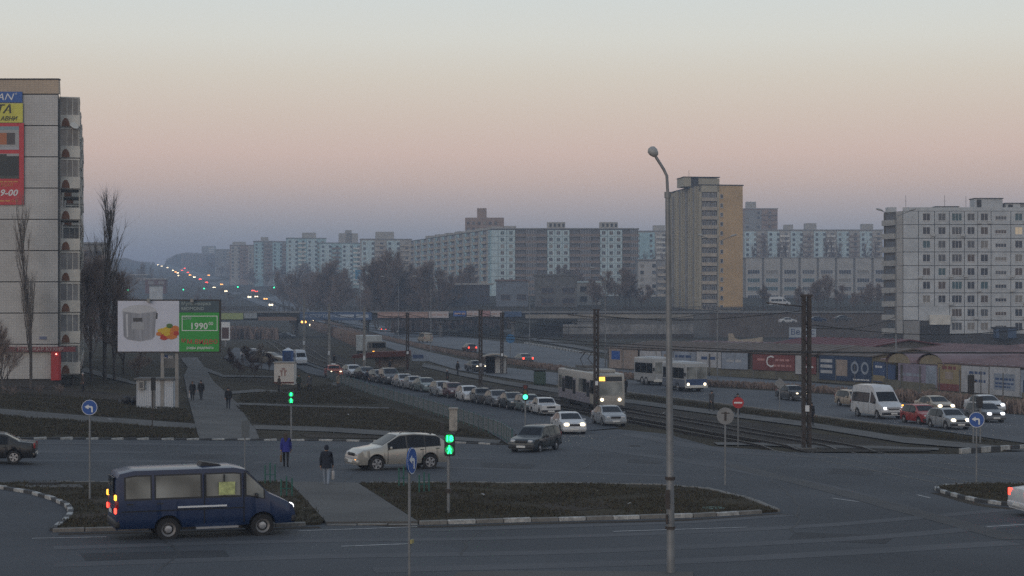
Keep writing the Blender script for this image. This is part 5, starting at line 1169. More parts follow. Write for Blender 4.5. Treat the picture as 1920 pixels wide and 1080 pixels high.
for sg in (1, -1):
    q = MB(); q.tube([(LT/2+.15, sg*.75, .98), (LT/2+.24, sg*.75, .98)], .13, 14); q.obj('headlight', E_head, tr)
    q = MB(); q.bx((LT/2-1.2, sg*1.3, 1.5), (LT/2-.9, sg*1.55, 2.0)); q.obj('mirror', M_bplast, tr)
    q = MB(); q.bx((-LT/2+.3, sg*1.252, .55), (LT/2-2.2, sg*1.262, 1.35)); q.obj('side_panel', M_trG, tr)
    for i, (x0, x1) in enumerate(((-6.7, -5.6), (-4.2, -2.9), (-2.7, -1.4), (1.2, 2.5), (2.7, 3.9), (5.5, 6.6))):
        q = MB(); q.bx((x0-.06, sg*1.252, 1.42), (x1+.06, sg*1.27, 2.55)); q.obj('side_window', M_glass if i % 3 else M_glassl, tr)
    for x0 in (-5.45, -1.2, 4.1):
        q = MB(); q.bx((x0, sg*1.252, .55), (x0+1.15, sg*1.275, 2.45), 0)
        for a in (.06, .62): q.bx((x0+a, sg*1.276, 1.1), (x0+a+.47, sg*1.285, 2.3), 1)
        q.obj('door', [M_trG, M_glass], tr)
    for xb in (-3.9, 3.6):
        q = MB(); q.bx((xb-1.25, sg*1.1, .12), (xb+1.25, sg*1.256, .75)); 
        for dx in (-.9, .9): q.tube([(xb+dx, sg*.8, .36), (xb+dx, sg*1.24, .36)], .36, 16)
        q.obj('bogie', M_black, tr)
b = MB(); b.bx((-LT/2+.3, -1.15, .3), (LT/2-.3, 1.15, .5)); b.obj('underframe', M_black, tr)
b = MB(); b.bx((-6.5, -.8, 3.16), (2.5, .8, 3.32)); b.bx((-3, -.6, 3.32), (-.5, .6, 3.55)); b.obj('roof_equipment', M_trD, tr)
b = rbox((2.0, 1.5, .3), .08); b.obj('roof_fairing', M_trW, tr, (5.2, 0, 3.16))
b = MB()
for sg in (-1, 1): b.tube([(-.2, sg*.5, 3.4), (-2.2, sg*.35, 4.1), (-.6, sg*.3, 4.7)], .035, 6)
b.bx((-.8, -.8, 4.68), (-.4, .8, 4.74)); b.obj('pantograph', M_dsteel, tr)
b = rbox((.25, 2.1, .3), .06); b.obj('coupler_skirt', M_bplast, tr, (LT/2+.08, 0, .22))
# ---- buses on the avenue
def bus(loc, yaw, label, L, wd, h, mlow, mup, lit, blue_nose=False):
    r = thing('bus', label, 'bus', loc, yaw); b = rbox((L, wd, h-.45), .14); b.obj('body', mup, r, (0, 0, .45), sm=40)
    for sg in (1, -1):
        q = MB(); q.bx((-L/2+.2, sg*(wd/2+.002), .55), (L/2-.2, sg*(wd/2+.015), 1.25)); q.obj('side_panel', mlow, r)
        n = int(L/1.35)
        for i in range(n):
            x = -L/2+.35+i*(L-.7)/n; q = MB(); q.bx((x+.04, sg*(wd/2+.002), 1.35), (x+(L-.7)/n-.04, sg*(wd/2+.02), 2.4)); q.obj('side_window', M_glass, r)
        for xw in (L/2-1.9, -L/2+2.1):
            wo = link('wheel', van.wheel[0], r, (xw, sg*(wd/2-.12), .47)); wo.scale = (1.33, 1.4, 1.33); link('rim', van.wheel[2], wo)
            if sg < 0: wo.rotation_euler = (0, 0, math.pi)
        q = MB(); q.tube([(L/2-.02, sg*(wd/2-.3), .8), (L/2+.06, sg*(wd/2-.3), .8)], .13, 12); q.obj('headlight', lit or M_lens, r)
        q = rbox((.1, .2, .35), .03, 1); q.obj('mirror', M_bplast, r, (L/2+.15, sg*(wd/2+.12), 1.6))
    q = MB(); q.bx((L/2+.002, -wd/2+.15, 1.35), (L/2+.02, -.04, 2.5)); q.bx((L/2+.002, .04, 1.35), (L/2+.02, wd/2-.15, 2.5)); q.obj('windscreen', M_glassl, r)
    q = MB(); q.bx((L/2+.002, -wd/2+.1, .62), (L/2+.025, wd/2-.1, 1.3)); q.obj('front_panel', M_bb if blue_nose else mlow, r)
    q = rbox((.2, wd, .28), .05); q.obj('bumper', M_balW, r, (L/2, 0, .42)); q = MB(); q.bx((L/2+.1, -.26, .5), (L/2+.12, .26, .62)); q.obj('number_plate', M_plate, r)
    q = MB(); q.bx((-L/2+.4, -wd/2+.3, h), (L/2-.6, wd/2-.3, h+.07)); q.obj('roof_panel', M_panelW, r)
    q = MB(); q.bx((-L/2+.3, -wd/2+.25, .3), (L/2-.4, wd/2-.25, .5)); q.obj('underframe', M_black, r)
M_busW = mat('bus_white', (.30, .305, .305), .5, .12, .8, coat=.2, space='O'); M_busB = mat('bus_blue', (.05, .09, .20), .5, .15, .8, coat=.2, space='O')
bus(P(1283, 733), face(1283, 24), 'white bus with a blue front and lit headlamps behind the lamp mast', 5.9, 2.4, 2.9, mat('bus_lower', (.10, .115, .145), .5, .15, .8), M_busW, E_head, True)
bus(P(1226, 722), face(1222, 26), 'white bus following behind the blue-fronted bus', 5.0, 2.4, 2.95, M_busW, M_busW, M_lens)
# ---------------------------------------------------------------- lamp posts, masts, signs, signals
def lamp_post(base, H, label, arms=((-.75, 1.5),), lean=0, r0=.13, head=.5, group='street lamps'):
    """arms: (sideways reach, rise)"""
    r = thing('street_lamp', label, 'street lamp', base, 0, group); b = MB(); hp = H-arms[0][1]*.9
    b.tube([(0, 0, -.2), (0, 0, .0), (lean*hp*.5, 0, hp*.5), (lean*hp, 0, hp)], [r0*1.15, r0*1.1, r0*.85, r0*.62], 14); b.obj('pole', M_steel, r, sm=60)
    b = MB(); b.tube([(lean*hp, 0, hp-.12), (lean*hp, 0, hp+.04)], r0*.85, 14); b.obj('collar', M_steel, r, sm=40)
    for dx, dz in arms:
        x0 = lean*hp; b = MB(); b.tube([(x0, 0, hp), (x0+dx*.06, 0, hp+dz*.45), (x0+dx*.3, 0, hp+dz*.62), (x0+dx, 0, hp+dz)], r0*.38, 8); b.obj('arm', M_steel, r, sm=60)
        h = MB(); s = 1 if dx > 0 else -1; L = head
        prof = [(0, .05, .05), (.15, .13, .10), (.45, .16, .14), (.8, .13, .13), (1.0, .04, .05)]; n = 12; vs = []
        d = Vector((dx, 0, dz*.38)).normalized(); up = Vector((-d.z*s, 0, abs(d.x)))
        for t, w, hh in prof:
            for k in range(n):
                a = 2*math.pi*k/n; q = Vector((x0+dx, 0, hp+dz))+d*(t-.25)*L+Vector((0, 1, 0))*math.cos(a)*w*L*(2.7 if L < .7 else 1.1)+up*(math.sin(a)*hh*L*(3.1 if L < .7 else 1)+.08*L); vs.append(q)
        h.add(vs, [(i*n+k, i*n+(k+1) % n, (i+1)*n+(k+1) % n, (i+1)*n+k) for i in range(4) for k in range(n)]+[tuple(range(n)), tuple(4*n+k for k in range(n))])
        h.obj('lamp_head', mat('lamp_head_white', (.28, .29, .29), .5), r, sm=60)
    return r
def stand(px, ybase): return P(px, ybase)
g0 = P(1258, 1077); s_ = g0.y/F
lp = lamp_post(g0, (1077-297)*s_, 'tall grey lamp post with a bent arm in the right foreground', ((-25*s_, 34*s_+.55),), lean=-.0085, r0=.104, head=21*s_, group=None)
b = MB(); b.bx((-.16, -.22, 1.75), (-.05, -.12, 2.25)); b.tube([(-.12, -.15, 1.35), (-.12, -.15, 1.6)], .03, 6); b.obj('cable_box', M_dsteel, lp)
b = MB(); b.tube([(-.02, 0, 2.5), (-.02, 0, 2.58)], .135, 14); b.tube([(-.02, 0, 1.2), (-.02, 0, 1.27)], .137, 14); b.obj('clamp', M_dsteel, lp)
def lpd(px, yb, yt, label, dbl=True, r0=.085, Y=None):
    p = P(px, yb); s = p.y/F; lamp_post(p, (yb-yt)*s, label, ((-28*s, 1.1), (28*s, 1.1)) if dbl else ((-22*s, 1.0),), r0=r0, head=.75)
lpd(1680, 728, 397, 'double-armed lamp post before the white panel block')
lpd(1345, 716, 445, 'double-armed lamp post before the tan tower')
lpd(1135, 690, 505, 'single lamp post left of the tall foreground post', False)
lpd(993, 655, 520, 'lamp post near the blue road sign', False)
lpd(747, 641, 520, 'lamp post over the salmon banner', True)
lpd(808, 660, 520, 'lamp post right of the salmon banners', True)
lpd(676, 622, 500, 'lamp post at the foot of the blue advert column', False)
lpd(555, 583, 510, 'lamp post beside the hill road above the bridge', False)
for x, yb, yt, lab in ((617, 690, 570, 'grey concrete post behind the orange taxi'), (570, 668, 560, 'grey concrete post left of the taxi'), (683, 700, 575, 'grey mast behind the white hatchback')):
    p = P(x, yb); s = p.y/F; r = thing('concrete_post', lab, 'post', p, 0, 'tram wire posts'); b = MB(); b.tube([(0, 0, -.3), (0, 0, (yb-yt)*s)], [.2, .13], 10); b.obj('shaft', M_conc, r, sm=50)
    b = MB(); b.bx((-.1, -.25, 1.6), (.1, -.15, 2.1)); b.obj('number_tag', M_signw, r)
def mast(px, yb, yt, w, label):
    p = P(px, yb); s = p.y/F; H = (yb-yt)*s; W_ = w*s
    r = thing('tram_mast', label, 'mast', p, R(8), 'rusty lattice tram masts')
    for sx in (-1, 1):
        b = MB(); k = W_/2; t = min(.24, W_*.36)
        b.bx((sx*k-(t if sx > 0 else 0), -.14, -.3), (sx*k+(0 if sx > 0 else t), .14, H)); b.obj('leg', M_dsteel, r)
    n = int(H/.55)
    for i in range(n):
        z = .3+i*(H-.4)/n; b = MB(); a, c = (-W_*.5, W_*.5) if i % 2 else (W_*.5, -W_*.5)
        for y in (-.15, .15): b.tube([(a*.8, y, z), (c*.8, y, z+.5)], .03, 4)
        b.obj('lattice_bar', M_dsteel, r)
    b = MB(); b.bx((-W_*.6, -.18, H), (W_*.6, .18, H+.12)); b.obj('cap', M_dsteel, r)
    b = MB(); b.tube([(0, 0, H-.6), (-2.4, 0, H-.35)], .035, 6); b.obj('bracket_arm', M_dsteel, r)
    b = MB(); b.bx((-.12, -.18, 2.2), (.12, -.16, 2.55)); b.obj('number_tag', M_signw, r)
    b = MB(); b.bx((-W_*.9, -.5, -.3), (W_*.9, .5, .12)); b.obj('footing', M_concd, r)
mast(1512, 843, 556, 17, 'thick rusty lattice mast beside the tram crossing'); mast(1118, 772, 582, 10, 'rusty lattice mast in front of the tram')
mast(941, 702, 588, 6, 'slim lattice mast right of the bus shelter'); mast(901, 727, 583, 7, 'lattice mast in the middle of the queue'); mast(764, 697, 588, 6, 'lattice mast behind the red stop roof')
def disc(b, r, y0, y1, z, mi=0, n=28): b.tube([(0, y0, z), (0, y1, z)], r, n, mi)
def round_sign(px, yb, yc, rad, rz, kind, label, name='road_sign', low=0):
    p = P(px, yb); s = p.y/F; zc = (yb-yc)*s; rd = rad*s
    r = thing(name, label, 'sign', p, rz); b = MB(); b.tube([(0, .05, -.2), (0, .05, zc+rd*.6)], .038, 10); b.obj('post', M_steel, r, sm=60)
    b = MB(); disc(b, rd, 0, -.03, zc); b.obj('plate', {'arrow': M_blue, 'noentry': M_signr, 'back': M_signb, 'edge': M_blue}[kind], r)
    if kind == 'arrow' or kind == 'edge':
        b = MB(); k = rd; t = .035*rd*4
        b.plate([(x*k, zc+z*k) for x, z in ((.22, -.62), (.42, -.62), (.42, -.02), (.36, .12), (.22, .2), (-.12, .2), (-.12, .4), (-.62, .08), (-.12, -.22), (-.12, -.02), (.16, -.02), (.22, -.08))], -.045, -.031); b.obj('arrow', M_signw, r)
        b = MB(); n = 28; vs = [(math.cos(2*math.pi*i/n)*q, -.034, zc+math.sin(2*math.pi*i/n)*q) for i in range(n) for q in (rd*.99, rd*.93)]; b.add(vs, [(2*i, 2*((i+1) % n), 2*((i+1) % n)+1, 2*i+1) for i in range(n)]); b.obj('rim', M_signw, r)
    if kind == 'noentry': b = MB(); b.bx((-rd*.72, -.045, zc-rd*.14), (rd*.72, -.031, zc+rd*.14)); b.obj('bar', M_signw, r)
    if kind == 'back': b = MB(); b.bx((-.04, -.05, zc-rd*.55), (.04, -.031, zc+rd*.5)); b.bx((-rd*.5, -.04, zc+.1), (rd*.5, -.031, zc+.14)); b.obj('bracket', M_dsteel, r)
    return r
round_sign(168, 942, 764, 14.5, R(6), 'arrow', 'blue round left-turn sign in the grass on the left')
round_sign(1831, 908, 787, 14.5, R(-12), 'arrow', 'blue round left-turn sign before the cars on the right')
e_ = round_sign(771, 1082, 864, 25, R(72), 'edge', 'blue round sign seen edge on in the foreground')
b = MB(); b.box((-.02, -.03, (1082-1015)*P(771, 1082).y/F), (.16, .05, .1)); b.obj('ribbon', mat('ribbon_yellow', (.32, .28, .12), .8), e_)
round_sign(1360, 912, 780, 16, R(0), 'back', 'grey back of a round sign by the tram crossing')
round_sign(1384, 838, 755, 10.5, R(-4), 'noentry', 'red no-entry sign beside the tram crossing')
p = P(1462, 772); s = p.y/F; r = thing('road_sign', 'grey diamond sign seen from behind next to the boxy saloon', 'sign', p); b = MB(); b.tube([(0, .05, -.2), (0, .05, 54*s)], .04, 8); b.obj('post', M_steel, r)
b = MB(); b.plate([(-11*s, 53*s), (0, 42*s), (11*s, 53*s), (0, 64*s)], -.03, 0); b.obj('plate', M_signb, r)
p = P(460, 880); s = p.y/F; r = thing('road_sign', 'narrow grey sign plate seen from behind at the pavement crossing', 'sign', p, R(35)); b = MB(); b.tube([(0, .05, -.2), (0, .05, 90*s)], .035, 8); b.obj('post', M_steel, r)
b = MB(); b.bx((-8*s, -.03, 60*s), (8*s, 0, 92*s)); b.obj('plate', mat('sign_back_dull', (.12, .13, .135), .6), r)
p = P(287, 812); s = p.y/F; r = thing('road_sign', 'thin pole with a narrow plate in front of the white kiosk', 'sign', p, R(70)); b = MB(); b.tube([(0, .05, -.2), (0, .05, 105*s)], .035, 8); b.obj('post', M_dsteel, r); b = MB(); b.bx((-8*s, -.03, 80*s), (8*s, 0, 104*s)); b.obj('plate', M_dsteel, r)
p = P(957, 668); s = p.y/F; r = thing('direction_sign', 'blue rounded direction sign over the outgoing lanes', 'sign', p); b = MB(); b.tube([(0, .06, -.2), (0, .06, 38*s)], .07, 8); b.obj('post', M_steel, r); b = MB(); disc(b, 8.5*s, 0, -.05, 33*s); b.obj('plate', mat('info_blue', (.02, .13, .28), .5), r)
p = P(674, 583) if False else at(674, 560, 520*K); s = 520*K/F; r = thing('advert_column', 'tall light blue advert sign among the trees beyond the overpass', 'sign', p); b = MB(); b.bx((-8*s, 0, 36*s), (8*s, .3, 54*s)); b.obj('plate', mat('advert_cyan', (.06, .22, .36), .6), r); b = MB(); b.tube([(0, .1, -6), (0, .1, 36*s)], .25, 8); b.obj('post', M_steel, r); text('i', 2.2, M_tw, r, (0, -.02, 45*s))
# traffic signals
def walker(b, x, z, k, y=-.2):
    """green walking figure"""
    b.tube([(x, y, z+.27*k), (x, y-.01, z+.27*k)], .055*k, 8)
    for pl in ([(-.05, .2), (.05, .2), (.07, .0), (-.04, .0)], [(-.04, .02), (.03, .02), (-.06, -.25), (-.13, -.25)], [(.0, .02), (.07, .02), (.16, -.24), (.09, -.25)], [(.04, .19), (.09, .16), (.17, .03), (.12, .0)], [(-.04, .19), (-.09, .16), (-.15, .04), (-.1, .02)]):
        b.plate([(x+a*k, z+c*k) for a, c in pl], y-.01, y)
def ped_signal(px, yb, yc, label, num, rz=0, side=0):
    p = P(px, yb); s = p.y/F; z = (yb-yc)*s
    r = thing('pedestrian_signal', label, 'traffic light', p, rz); b = MB(); b.tube([(0, 0, -.2), (0, 0, z+.3)], .055, 10); b.obj('post', M_steel, r, sm=60)
    b = rbox((.36, .26, .78), .04); b.obj('housing', M_bplast, r, (side, -.08, z-.40))
    for zz in (.19, -.19):
        q = MB(); n = 10
        for i in range(n):
            a, c = math.pi*i/n, math.pi*(i+1)/n
            q.add([(side+math.cos(a)*.16, -.21, z+zz+math.sin(a)*.16), (side+math.cos(c)*.16, -.21, z+zz+math.sin(c)*.16), (side+math.cos(c)*.16, -.36, z+zz+math.sin(c)*.17), (side+math.cos(a)*.16, -.36, z+zz+math.sin(a)*.17)], [(0, 1, 2, 3)])
        q.obj('visor', M_bplast, r)
        q = MB(); q.tube([(side, -.209, z+zz), (side, -.214, z+zz)], .15, 20); q.obj('lens', mat('green_lens_glow', (.01, .50, .15), .5, emit=.4), r)
    t = text(num, .27, E_green, r, (side, -.225, z+.19), name='countdown_digits', bold=.012)
    q = MB(); walker(q, side, z-.2, .52, -.222); w_ = q.obj('walking_figure', E_green, r)
    return r
ped_signal(546, 826, 745, 'pedestrian signal showing green beyond the junction', '8', R(4))
ps = ped_signal(841, 968, 832, 'pedestrian signal showing a green 18 and walking figure on the grass island', '18', R(-4), .05)
b = MB(); b.bx((-.1, -.12, .82), (.1, .1, .95)); b.obj('clamp', M_dsteel, ps)
b = MB(); b.bx((-.28, -.1, 2.75), (-.16, .1, 3.15)); b.obj('side_box', M_bplast, ps, (0, 0, .1))
p = P(985, 810); s = p.y/F; r = thing('traffic_light', 'traffic light showing a bright green lamp in front of the queue', 'traffic light', p); z = 66*s
b = MB(); b.tube([(0, 0, -.2), (0, 0, z+.9)], .06, 10); b.obj('post', M_steel, r, sm=60); b = rbox((.36, .26, 1.1), .04); b.obj('housing', M_bplast, r, (0, -.1, z-.25))
q = MB(); q.tube([(0, -.235, z), (0, -.245, z)], .165, 20); q.obj('green_lens', em('signal_green_full', (.06, 1, .45), 2.6), r)
for zz, m in ((.34, mat('amber_lens_off', (.10, .06, .01), .4)), (.68, mat('red_lens_off', (.10, .012, .01), .4))): q = MB(); q.tube([(0, -.235, z+zz), (0, -.245, z+zz)], .13, 16); q.obj('unlit_lens', m, r)
for px, yb, y0, y1, lab in ((1819, 800, 702, 738, 'dark back of the upper traffic light above the turn sign'), (1836, 800, 743, 764, 'dark back of the lower traffic light at the turn sign')):
    p = P(1825 if px < 1830 else 1838, 830); s = p.y/F; r = thing('traffic_light', lab, 'traffic light', p); b = MB(); b.tube([(0, 0, -.2), (0, 0, (830-y0)*s)], .06, 8); b.obj('post', M_steel, r, sm=60)
    b = rbox((11*s, .3, (y1-y0)*s), .05); b.obj('housing', M_bplast, r, ((px-1825)*s if px < 1830 else -.1, -.2, (830-y1)*s)); b = MB(); b.bx((-.15, -.1, (830-y0)*s-.5), (.15, .05, (830-y0)*s-.4)); b.obj('bracket', M_dsteel, r)
for i, (x, y) in enumerate(((240, 544), (344, 543), (383, 541), (446, 538), (514, 539))):
    Y = 640*K; a = at(x, y, Y); g = G(a.x, Y); r = thing('traffic_light', ['far green signal beyond the billboard, leftmost', 'far green signal above the white board of the billboard', 'far green signal above the middle of the billboard', 'far green signal right of the billboard', 'far green signal at the right edge of the hill road'][i], 'traffic light', (a.x, Y, g), 0, 'far green signals on the hill road')
    b = MB(); b.tube([(0, 0, 0), (0, 0, max(.5, a.z-g))], .08, 6); b.obj('post', M_dsteel, r); b = rbox((.5, .3, 1.1), .05, 1); b.obj('housing', M_bplast, r, (0, 0, a.z-g-.3)); q = MB(); q.tube([(0, -.16, a.z-g), (0, -.2, a.z-g)], .30, 12); q.obj('green_lens', E_farg, r)
# ---------------------------------------------------------------- billboard, kiosks, shelters
p = P(318, 768); s = p.y/F; bb = thing('billboard', 'large billboard showing a steel multicooker and a green price panel', 'billboard', Vector((at(220, 0, p.y).x, p.y, p.z)))
def bz(y): return (768-y)*s
def bxx(x): return (x-220)*s
b = MB(); b.bx((0, 0, bz(660)), (bxx(413), .35, bz(562))); b.obj('back_panel', M_dsteel, bb)
b = MB(); b.bx((bxx(221), -.03, bz(659)), (bxx(336), -.001, bz(564))); b.obj('white_panel', mat('poster_white', (.50, .52, .60), .6, .05, 1, emit=.0), bb)
b = MB(); b.bx((bxx(336), -.03, bz(659)), (bxx(411), -.001, bz(586))); b.obj('green_panel', mat('poster_green', (.02, .27, .035), .6, .08, 1), bb)
b = MB(); b.bx((bxx(336), -.03, bz(585.8)), (bxx(411), -.001, bz(564))); b.obj('slate_panel', mat('poster_slate', (.045, .075, .095), .6), bb)
pc = [mat('pot_steel', (.24, .25, .28), .6, .3, 1.2, stretch=(3, 1, .2)), mat('pot_light', (.42, .43, .46), .6), mat('pot_dark', (.05, .05, .055), .6), mat('pot_mid', (.30, .31, .33), .6)]
q = MB(); q.plate([(bxx(x), bz(y)) for x, y in ((230, 583), (293, 583), (290, 630), (285, 636), (262, 640), (238, 636), (232, 630))], -.045, -.031, 0)
q.plate([(bxx(x), bz(y)) for x, y in ((229, 584), (231, 579), (245, 573), (262, 571), (279, 573), (292, 579), (294, 584), (262, 588))], -.05, -.032, 1)
q.plate([(bxx(x), bz(y)) for x, y in ((250, 596), (267, 596), (267, 603), (250, 603))], -.055, -.046, 2); q.plate([(bxx(x), bz(y)) for x, y in ((247, 605), (271, 605), (271, 618), (247, 618))], -.053, -.046, 3)
q.plate([(bxx(x), bz(y)) for x, y in ((236, 589), (240, 589), (241, 632), (238, 632))], -.05, -.046, 1); q.plate([(bxx(x), bz(y)) for x, y in ((293, 585), (296, 588), (295, 598), (292, 598))], -.05, -.046, 2)
q.obj('cooker_print', pc, bb)
q = MB(); vg = [mat('veg_yellow', (.55, .38, .02), .6), mat('veg_orange', (.50, .15, .02), .6), mat('veg_red', (.38, .03, .015), .6), mat('veg_green', (.06, .14, .02), .6)]
for i, (x, y, rr, mi) in enumerate(((304, 622, 9, 0), (316, 619, 10, 0), (328, 617, 9, 1), (308, 632, 8, 2), (322, 629, 10, 1), (331, 625, 6, 2), (318, 611, 6, 3), (298, 626, 5, 1), (313, 626, 6, 0))):
    pts = [(bxx(x)+math.cos(2*math.pi*k/12)*rr*s*(1+.2*math.sin(3*k)), bz(y)+math.sin(2*math.pi*k/12)*rr*s*.75) for k in range(12)]; pts = [(min(a, bxx(335.5)), c) for a, c in pts]; q.plate(pts, -.04-.004*i, -.0315, mi)
q.obj('vegetable_print', vg, bb)
M_pt = mat('poster_text_white', (.60, .62, .60), .6); M_pgrey = mat('poster_text_grey', (.28, .34, .34), .6)
def bt_(t, x, y, size, m=M_pt, al='LEFT', bold=.003): text(t, size*s, m, bb, (bxx(x), -.04, bz(y)), align=al, bold=bold)
bt_('Мультиварка', 340, 569.5, 8.6, M_pgrey); bt_('REDMOND', 340, 579, 8.6, M_pgrey); bt_('2590', 343, 597, 8, M_pgrey); bt_('1990', 356, 612, 17, M_pt, bold=.012); bt_('00', 391, 607, 9); bt_('м.видео', 350, 640, 15, mat('poster_red', (.42, .05, .04), .6), bold=.004); bt_('рады радовать', 350, 652, 7); bt_('М', 340, 639, 10, mat('poster_red', (.42, .05, .04), .6), bold=.004)
q = MB()
for a in ((341, 592, 408, 593.4), (341, 619, 408, 620.4)): q.bx((bxx(a[0]), -.042, bz(a[3])), (bxx(a[2]), -.031, bz(a[1])))
for a in ((341, 593.4, 342.4, 619), (406.6, 593.4, 408, 619)): q.bx((bxx(a[0]), -.042, bz(a[3])), (bxx(a[2]), -.031, bz(a[1])))
q.obj('price_frame', M_pt, bb)
q = MB(); q.bx((0, -.04, bz(564)), (bxx(413), .36, bz(561.5))); q.bx((0, -.04, bz(661.5)), (bxx(413), .36, bz(659.2))); q.bx((bxx(411.2), -.04, bz(659)), (bxx(413.5), .36, bz(564))); q.obj('frame', M_dsteel, bb)
for x in (280, 361): q = MB(); q.bx((bxx(x-2), -.5, bz(567)), (bxx(x+3), -.05, bz(560))); q.obj('floodlight', M_conc, bb)
for x in (301, 328):
    q = MB(); q.bx((bxx(x), .05, -.4), (bxx(x+6), .3, bz(661))); q.obj('post', M_conc, bb)
q = MB(); q.bx((bxx(307), .1, bz(690)), (bxx(328), .2, bz(672))); q.obj('meter_panel', M_concd, bb)
p = P(316, 765); r = thing('stop_sign', 'blue and white bus stop sign under the billboard', 'sign', Vector((at(303, 0, p.y).x, p.y-.5, p.z))); q = MB(); q.bx((0, 0, 88*s), (14*s, .06, 101*s)); q.obj('blue_plate', M_blue, r); q = MB(); q.bx((14.1*s, 0, 90*s), (24*s, .06, 100*s)); q.obj('white_plate', M_signw, r); q = MB(); q.tube([(3*s, .1, -.2), (3*s, .1, 96*s)], .04, 8); q.obj('post', M_steel, r); strips(r, 2*s, 12*s, 94*s, .22, M_tw, .0, 4)
p = P(262, 764); s = p.y/F; k = thing('kiosk', 'small white corrugated kiosk with a window box under the billboard', 'kiosk', Vector((at(256, 0, p.y).x, p.y, p.z))); Wk = 68*s
b = MB(); b.bx((0, 0, -.2), (Wk, 2.2, 52*s)); b.obj('wall', mat('kiosk_white', (.46, .49, .53), .7, .1, 1), k)
q = MB()
for i in range(16): q.bx((i*Wk/16, -.03, -.1), (i*Wk/16+Wk/40, -.001, 52*s))
struct(q.obj('corrugation', mat('kiosk_rib', (.40, .43, .47), .7), k), 'stuff')
b = MB(); b.bx((-.15, -.3, 52*s), (Wk+.15, 2.4, 55*s)); b.obj('roof', M_concd, k); b = MB(); b.bx((.2, -.35, 34*s), (16*s, -.035, 50*s)); b.bx((.3, -.36, 37*s), (14*s, -.351, 48*s), 1); b.obj('window_box', [M_conc, GL[1]], k); b = MB(); b.bx((Wk*.42, -.06, 0), (Wk*.52, -.031, 40*s)); b.obj('door', M_concd, k)
p = P(250, 760); r = thing('rubbish_pile', 'dark heap of sacks beside the white kiosk', 'rubbish', p); 
for i in range(5): q = rbox((.7, .6, .5), .18, 2); o_ = q.obj('sack', M_bplast, r, (random.uniform(-.9, .5), random.uniform(-.4, .4), -.05+.3*(i > 2)), random.random()*3, sm=50)
p = P(514, 719); s = p.y/F; k = thing('kiosk', 'white box kiosk with a faded red emblem on the far lawn', 'kiosk', Vector((at(514, 0, p.y).x, p.y, p.z))); Wk = 37*s; b = MB(); b.bx((0, 0, -.2), (Wk, 2.2, 38*s)); b.obj('wall', mat('kiosk_cream', (.52, .50, .47), .7, .1, 1), k)
b = MB(); b.bx((-.08, -.1, 38*s), (Wk+.08, 2.3, 40*s)); b.bx((0, -.03, 0), (Wk, -.001, 3*s), 1); b.obj('trim', [M_conc, M_rust], k); text('Ⅱ', .1, M_rust, k, (Wk/2, -.03, 20*s)) if False else None
q = MB(); q.bx((13*s, -.02, 14*s), (15.5*s, -.001, 22*s)); q.bx((19*s, -.02, 14*s), (21.5*s, -.001, 22*s)); q.bx((11*s, -.02, 22.1*s), (16*s, -.001, 25*s)); q.bx((18*s, -.02, 22.1*s), (24*s, -.001, 25*s)); q.bx((14*s, -.02, 26*s), (21*s, -.001, 29*s)); q.obj('emblem', mat('faded_red', (.28, .17, .15), .7), k)
p = P(540, 690); r = thing('portable_toilet', 'blue plastic cabin behind the white box kiosk', 'cabin', p); q = rbox((1.2, 1.2, 2.1), .06); q.obj('cabin', mat('cabin_blue', (.03, .09, .26), .6), r); q = MB(); q.add([(-.62, -.62, 2.1), (.62, -.62, 2.1), (.62, .62, 2.1), (-.62, .62, 2.1), (0, 0, 2.45)], [(0, 1, 4), (1, 2, 4), (2, 3, 4), (3, 0, 4)]); q.obj('roof', M_signw, r); q = MB(); q.bx((-.4, -.63, .1), (.4, -.6, 1.9)); q.obj('door', M_bb, r)
p = P(414, 650); s = p.y/F; r = thing('street_advert', 'small upright advert panel right of the billboard', 'sign', p); q = MB(); q.bx((0, 0, 12*s), (17*s, .2, 46*s)); q.obj('frame', M_signw, r); q = MB(); q.bx((2*s, -.02, 15*s), (15*s, -.001, 36*s)); q.obj('poster', mat('advert_brown', (.07, .035, .035), .6), r); q = MB(); q.bx((7*s, .05, -.2), (10*s, .15, 12*s)); q.obj('post', M_steel, r)
# tram stop with red roof, blue board
p = P(660, 690); s = p.y/F; r = thing('tram_stop', 'tram stop shelter with a long dark red roof', 'shelter', p)
q = MB(); q.plate([(0, 18*s), (108*s, 22*s), (108*s, 32*s), (40*s, 30*s), (0, 24*s)], 0, 3.5); q.obj('roof', M_rust, r); q = MB(); q.bx((40*s, 3.3, 0), (105*s, 3.45, 20*s)); q.obj('back_wall', mat('stop_wall', (.25, .22, .2), .8, .3, 1), r)
for x in (4, 52, 104): q = MB(); q.tube([(x*s, .3, -.2), (x*s, .3, 20*s)], .05, 6); q.obj('post', M_rust, r)
p = P(772, 684); s = p.y/F; r = thing('advert_board', 'blue and white board on legs right of the red tram stop', 'board', p); q = MB(); q.bx((0, 0, 7*s), (32*s, .15, 21*s)); q.obj('sheet', M_bpb, r); q = MB(); q.bx((2*s, -.02, 12*s), (22*s, -.001, 19*s)); q.obj('print', M_bb, r)
for x in (3, 28): q = MB(); q.tube([(x*s, .1, -.2), (x*s, .1, 8*s)], .04, 6); q.obj('leg', M_dsteel, r)
p = P(906, 702); s = p.y/F; r = thing('bus_shelter', 'bus shelter with a pale arched roof beside the avenue', 'shelter', p); Wk = 44*s
q = MB(); pts = [(-.2+Wk*1.1*t/8, 34*s+math.sin(math.pi*t/8)*5*s) for t in range(9)]; q.plate(pts+[(a, c-.15) for a, c in pts[::-1]], 0, 2.6); q.obj('roof', M_panelB, r)
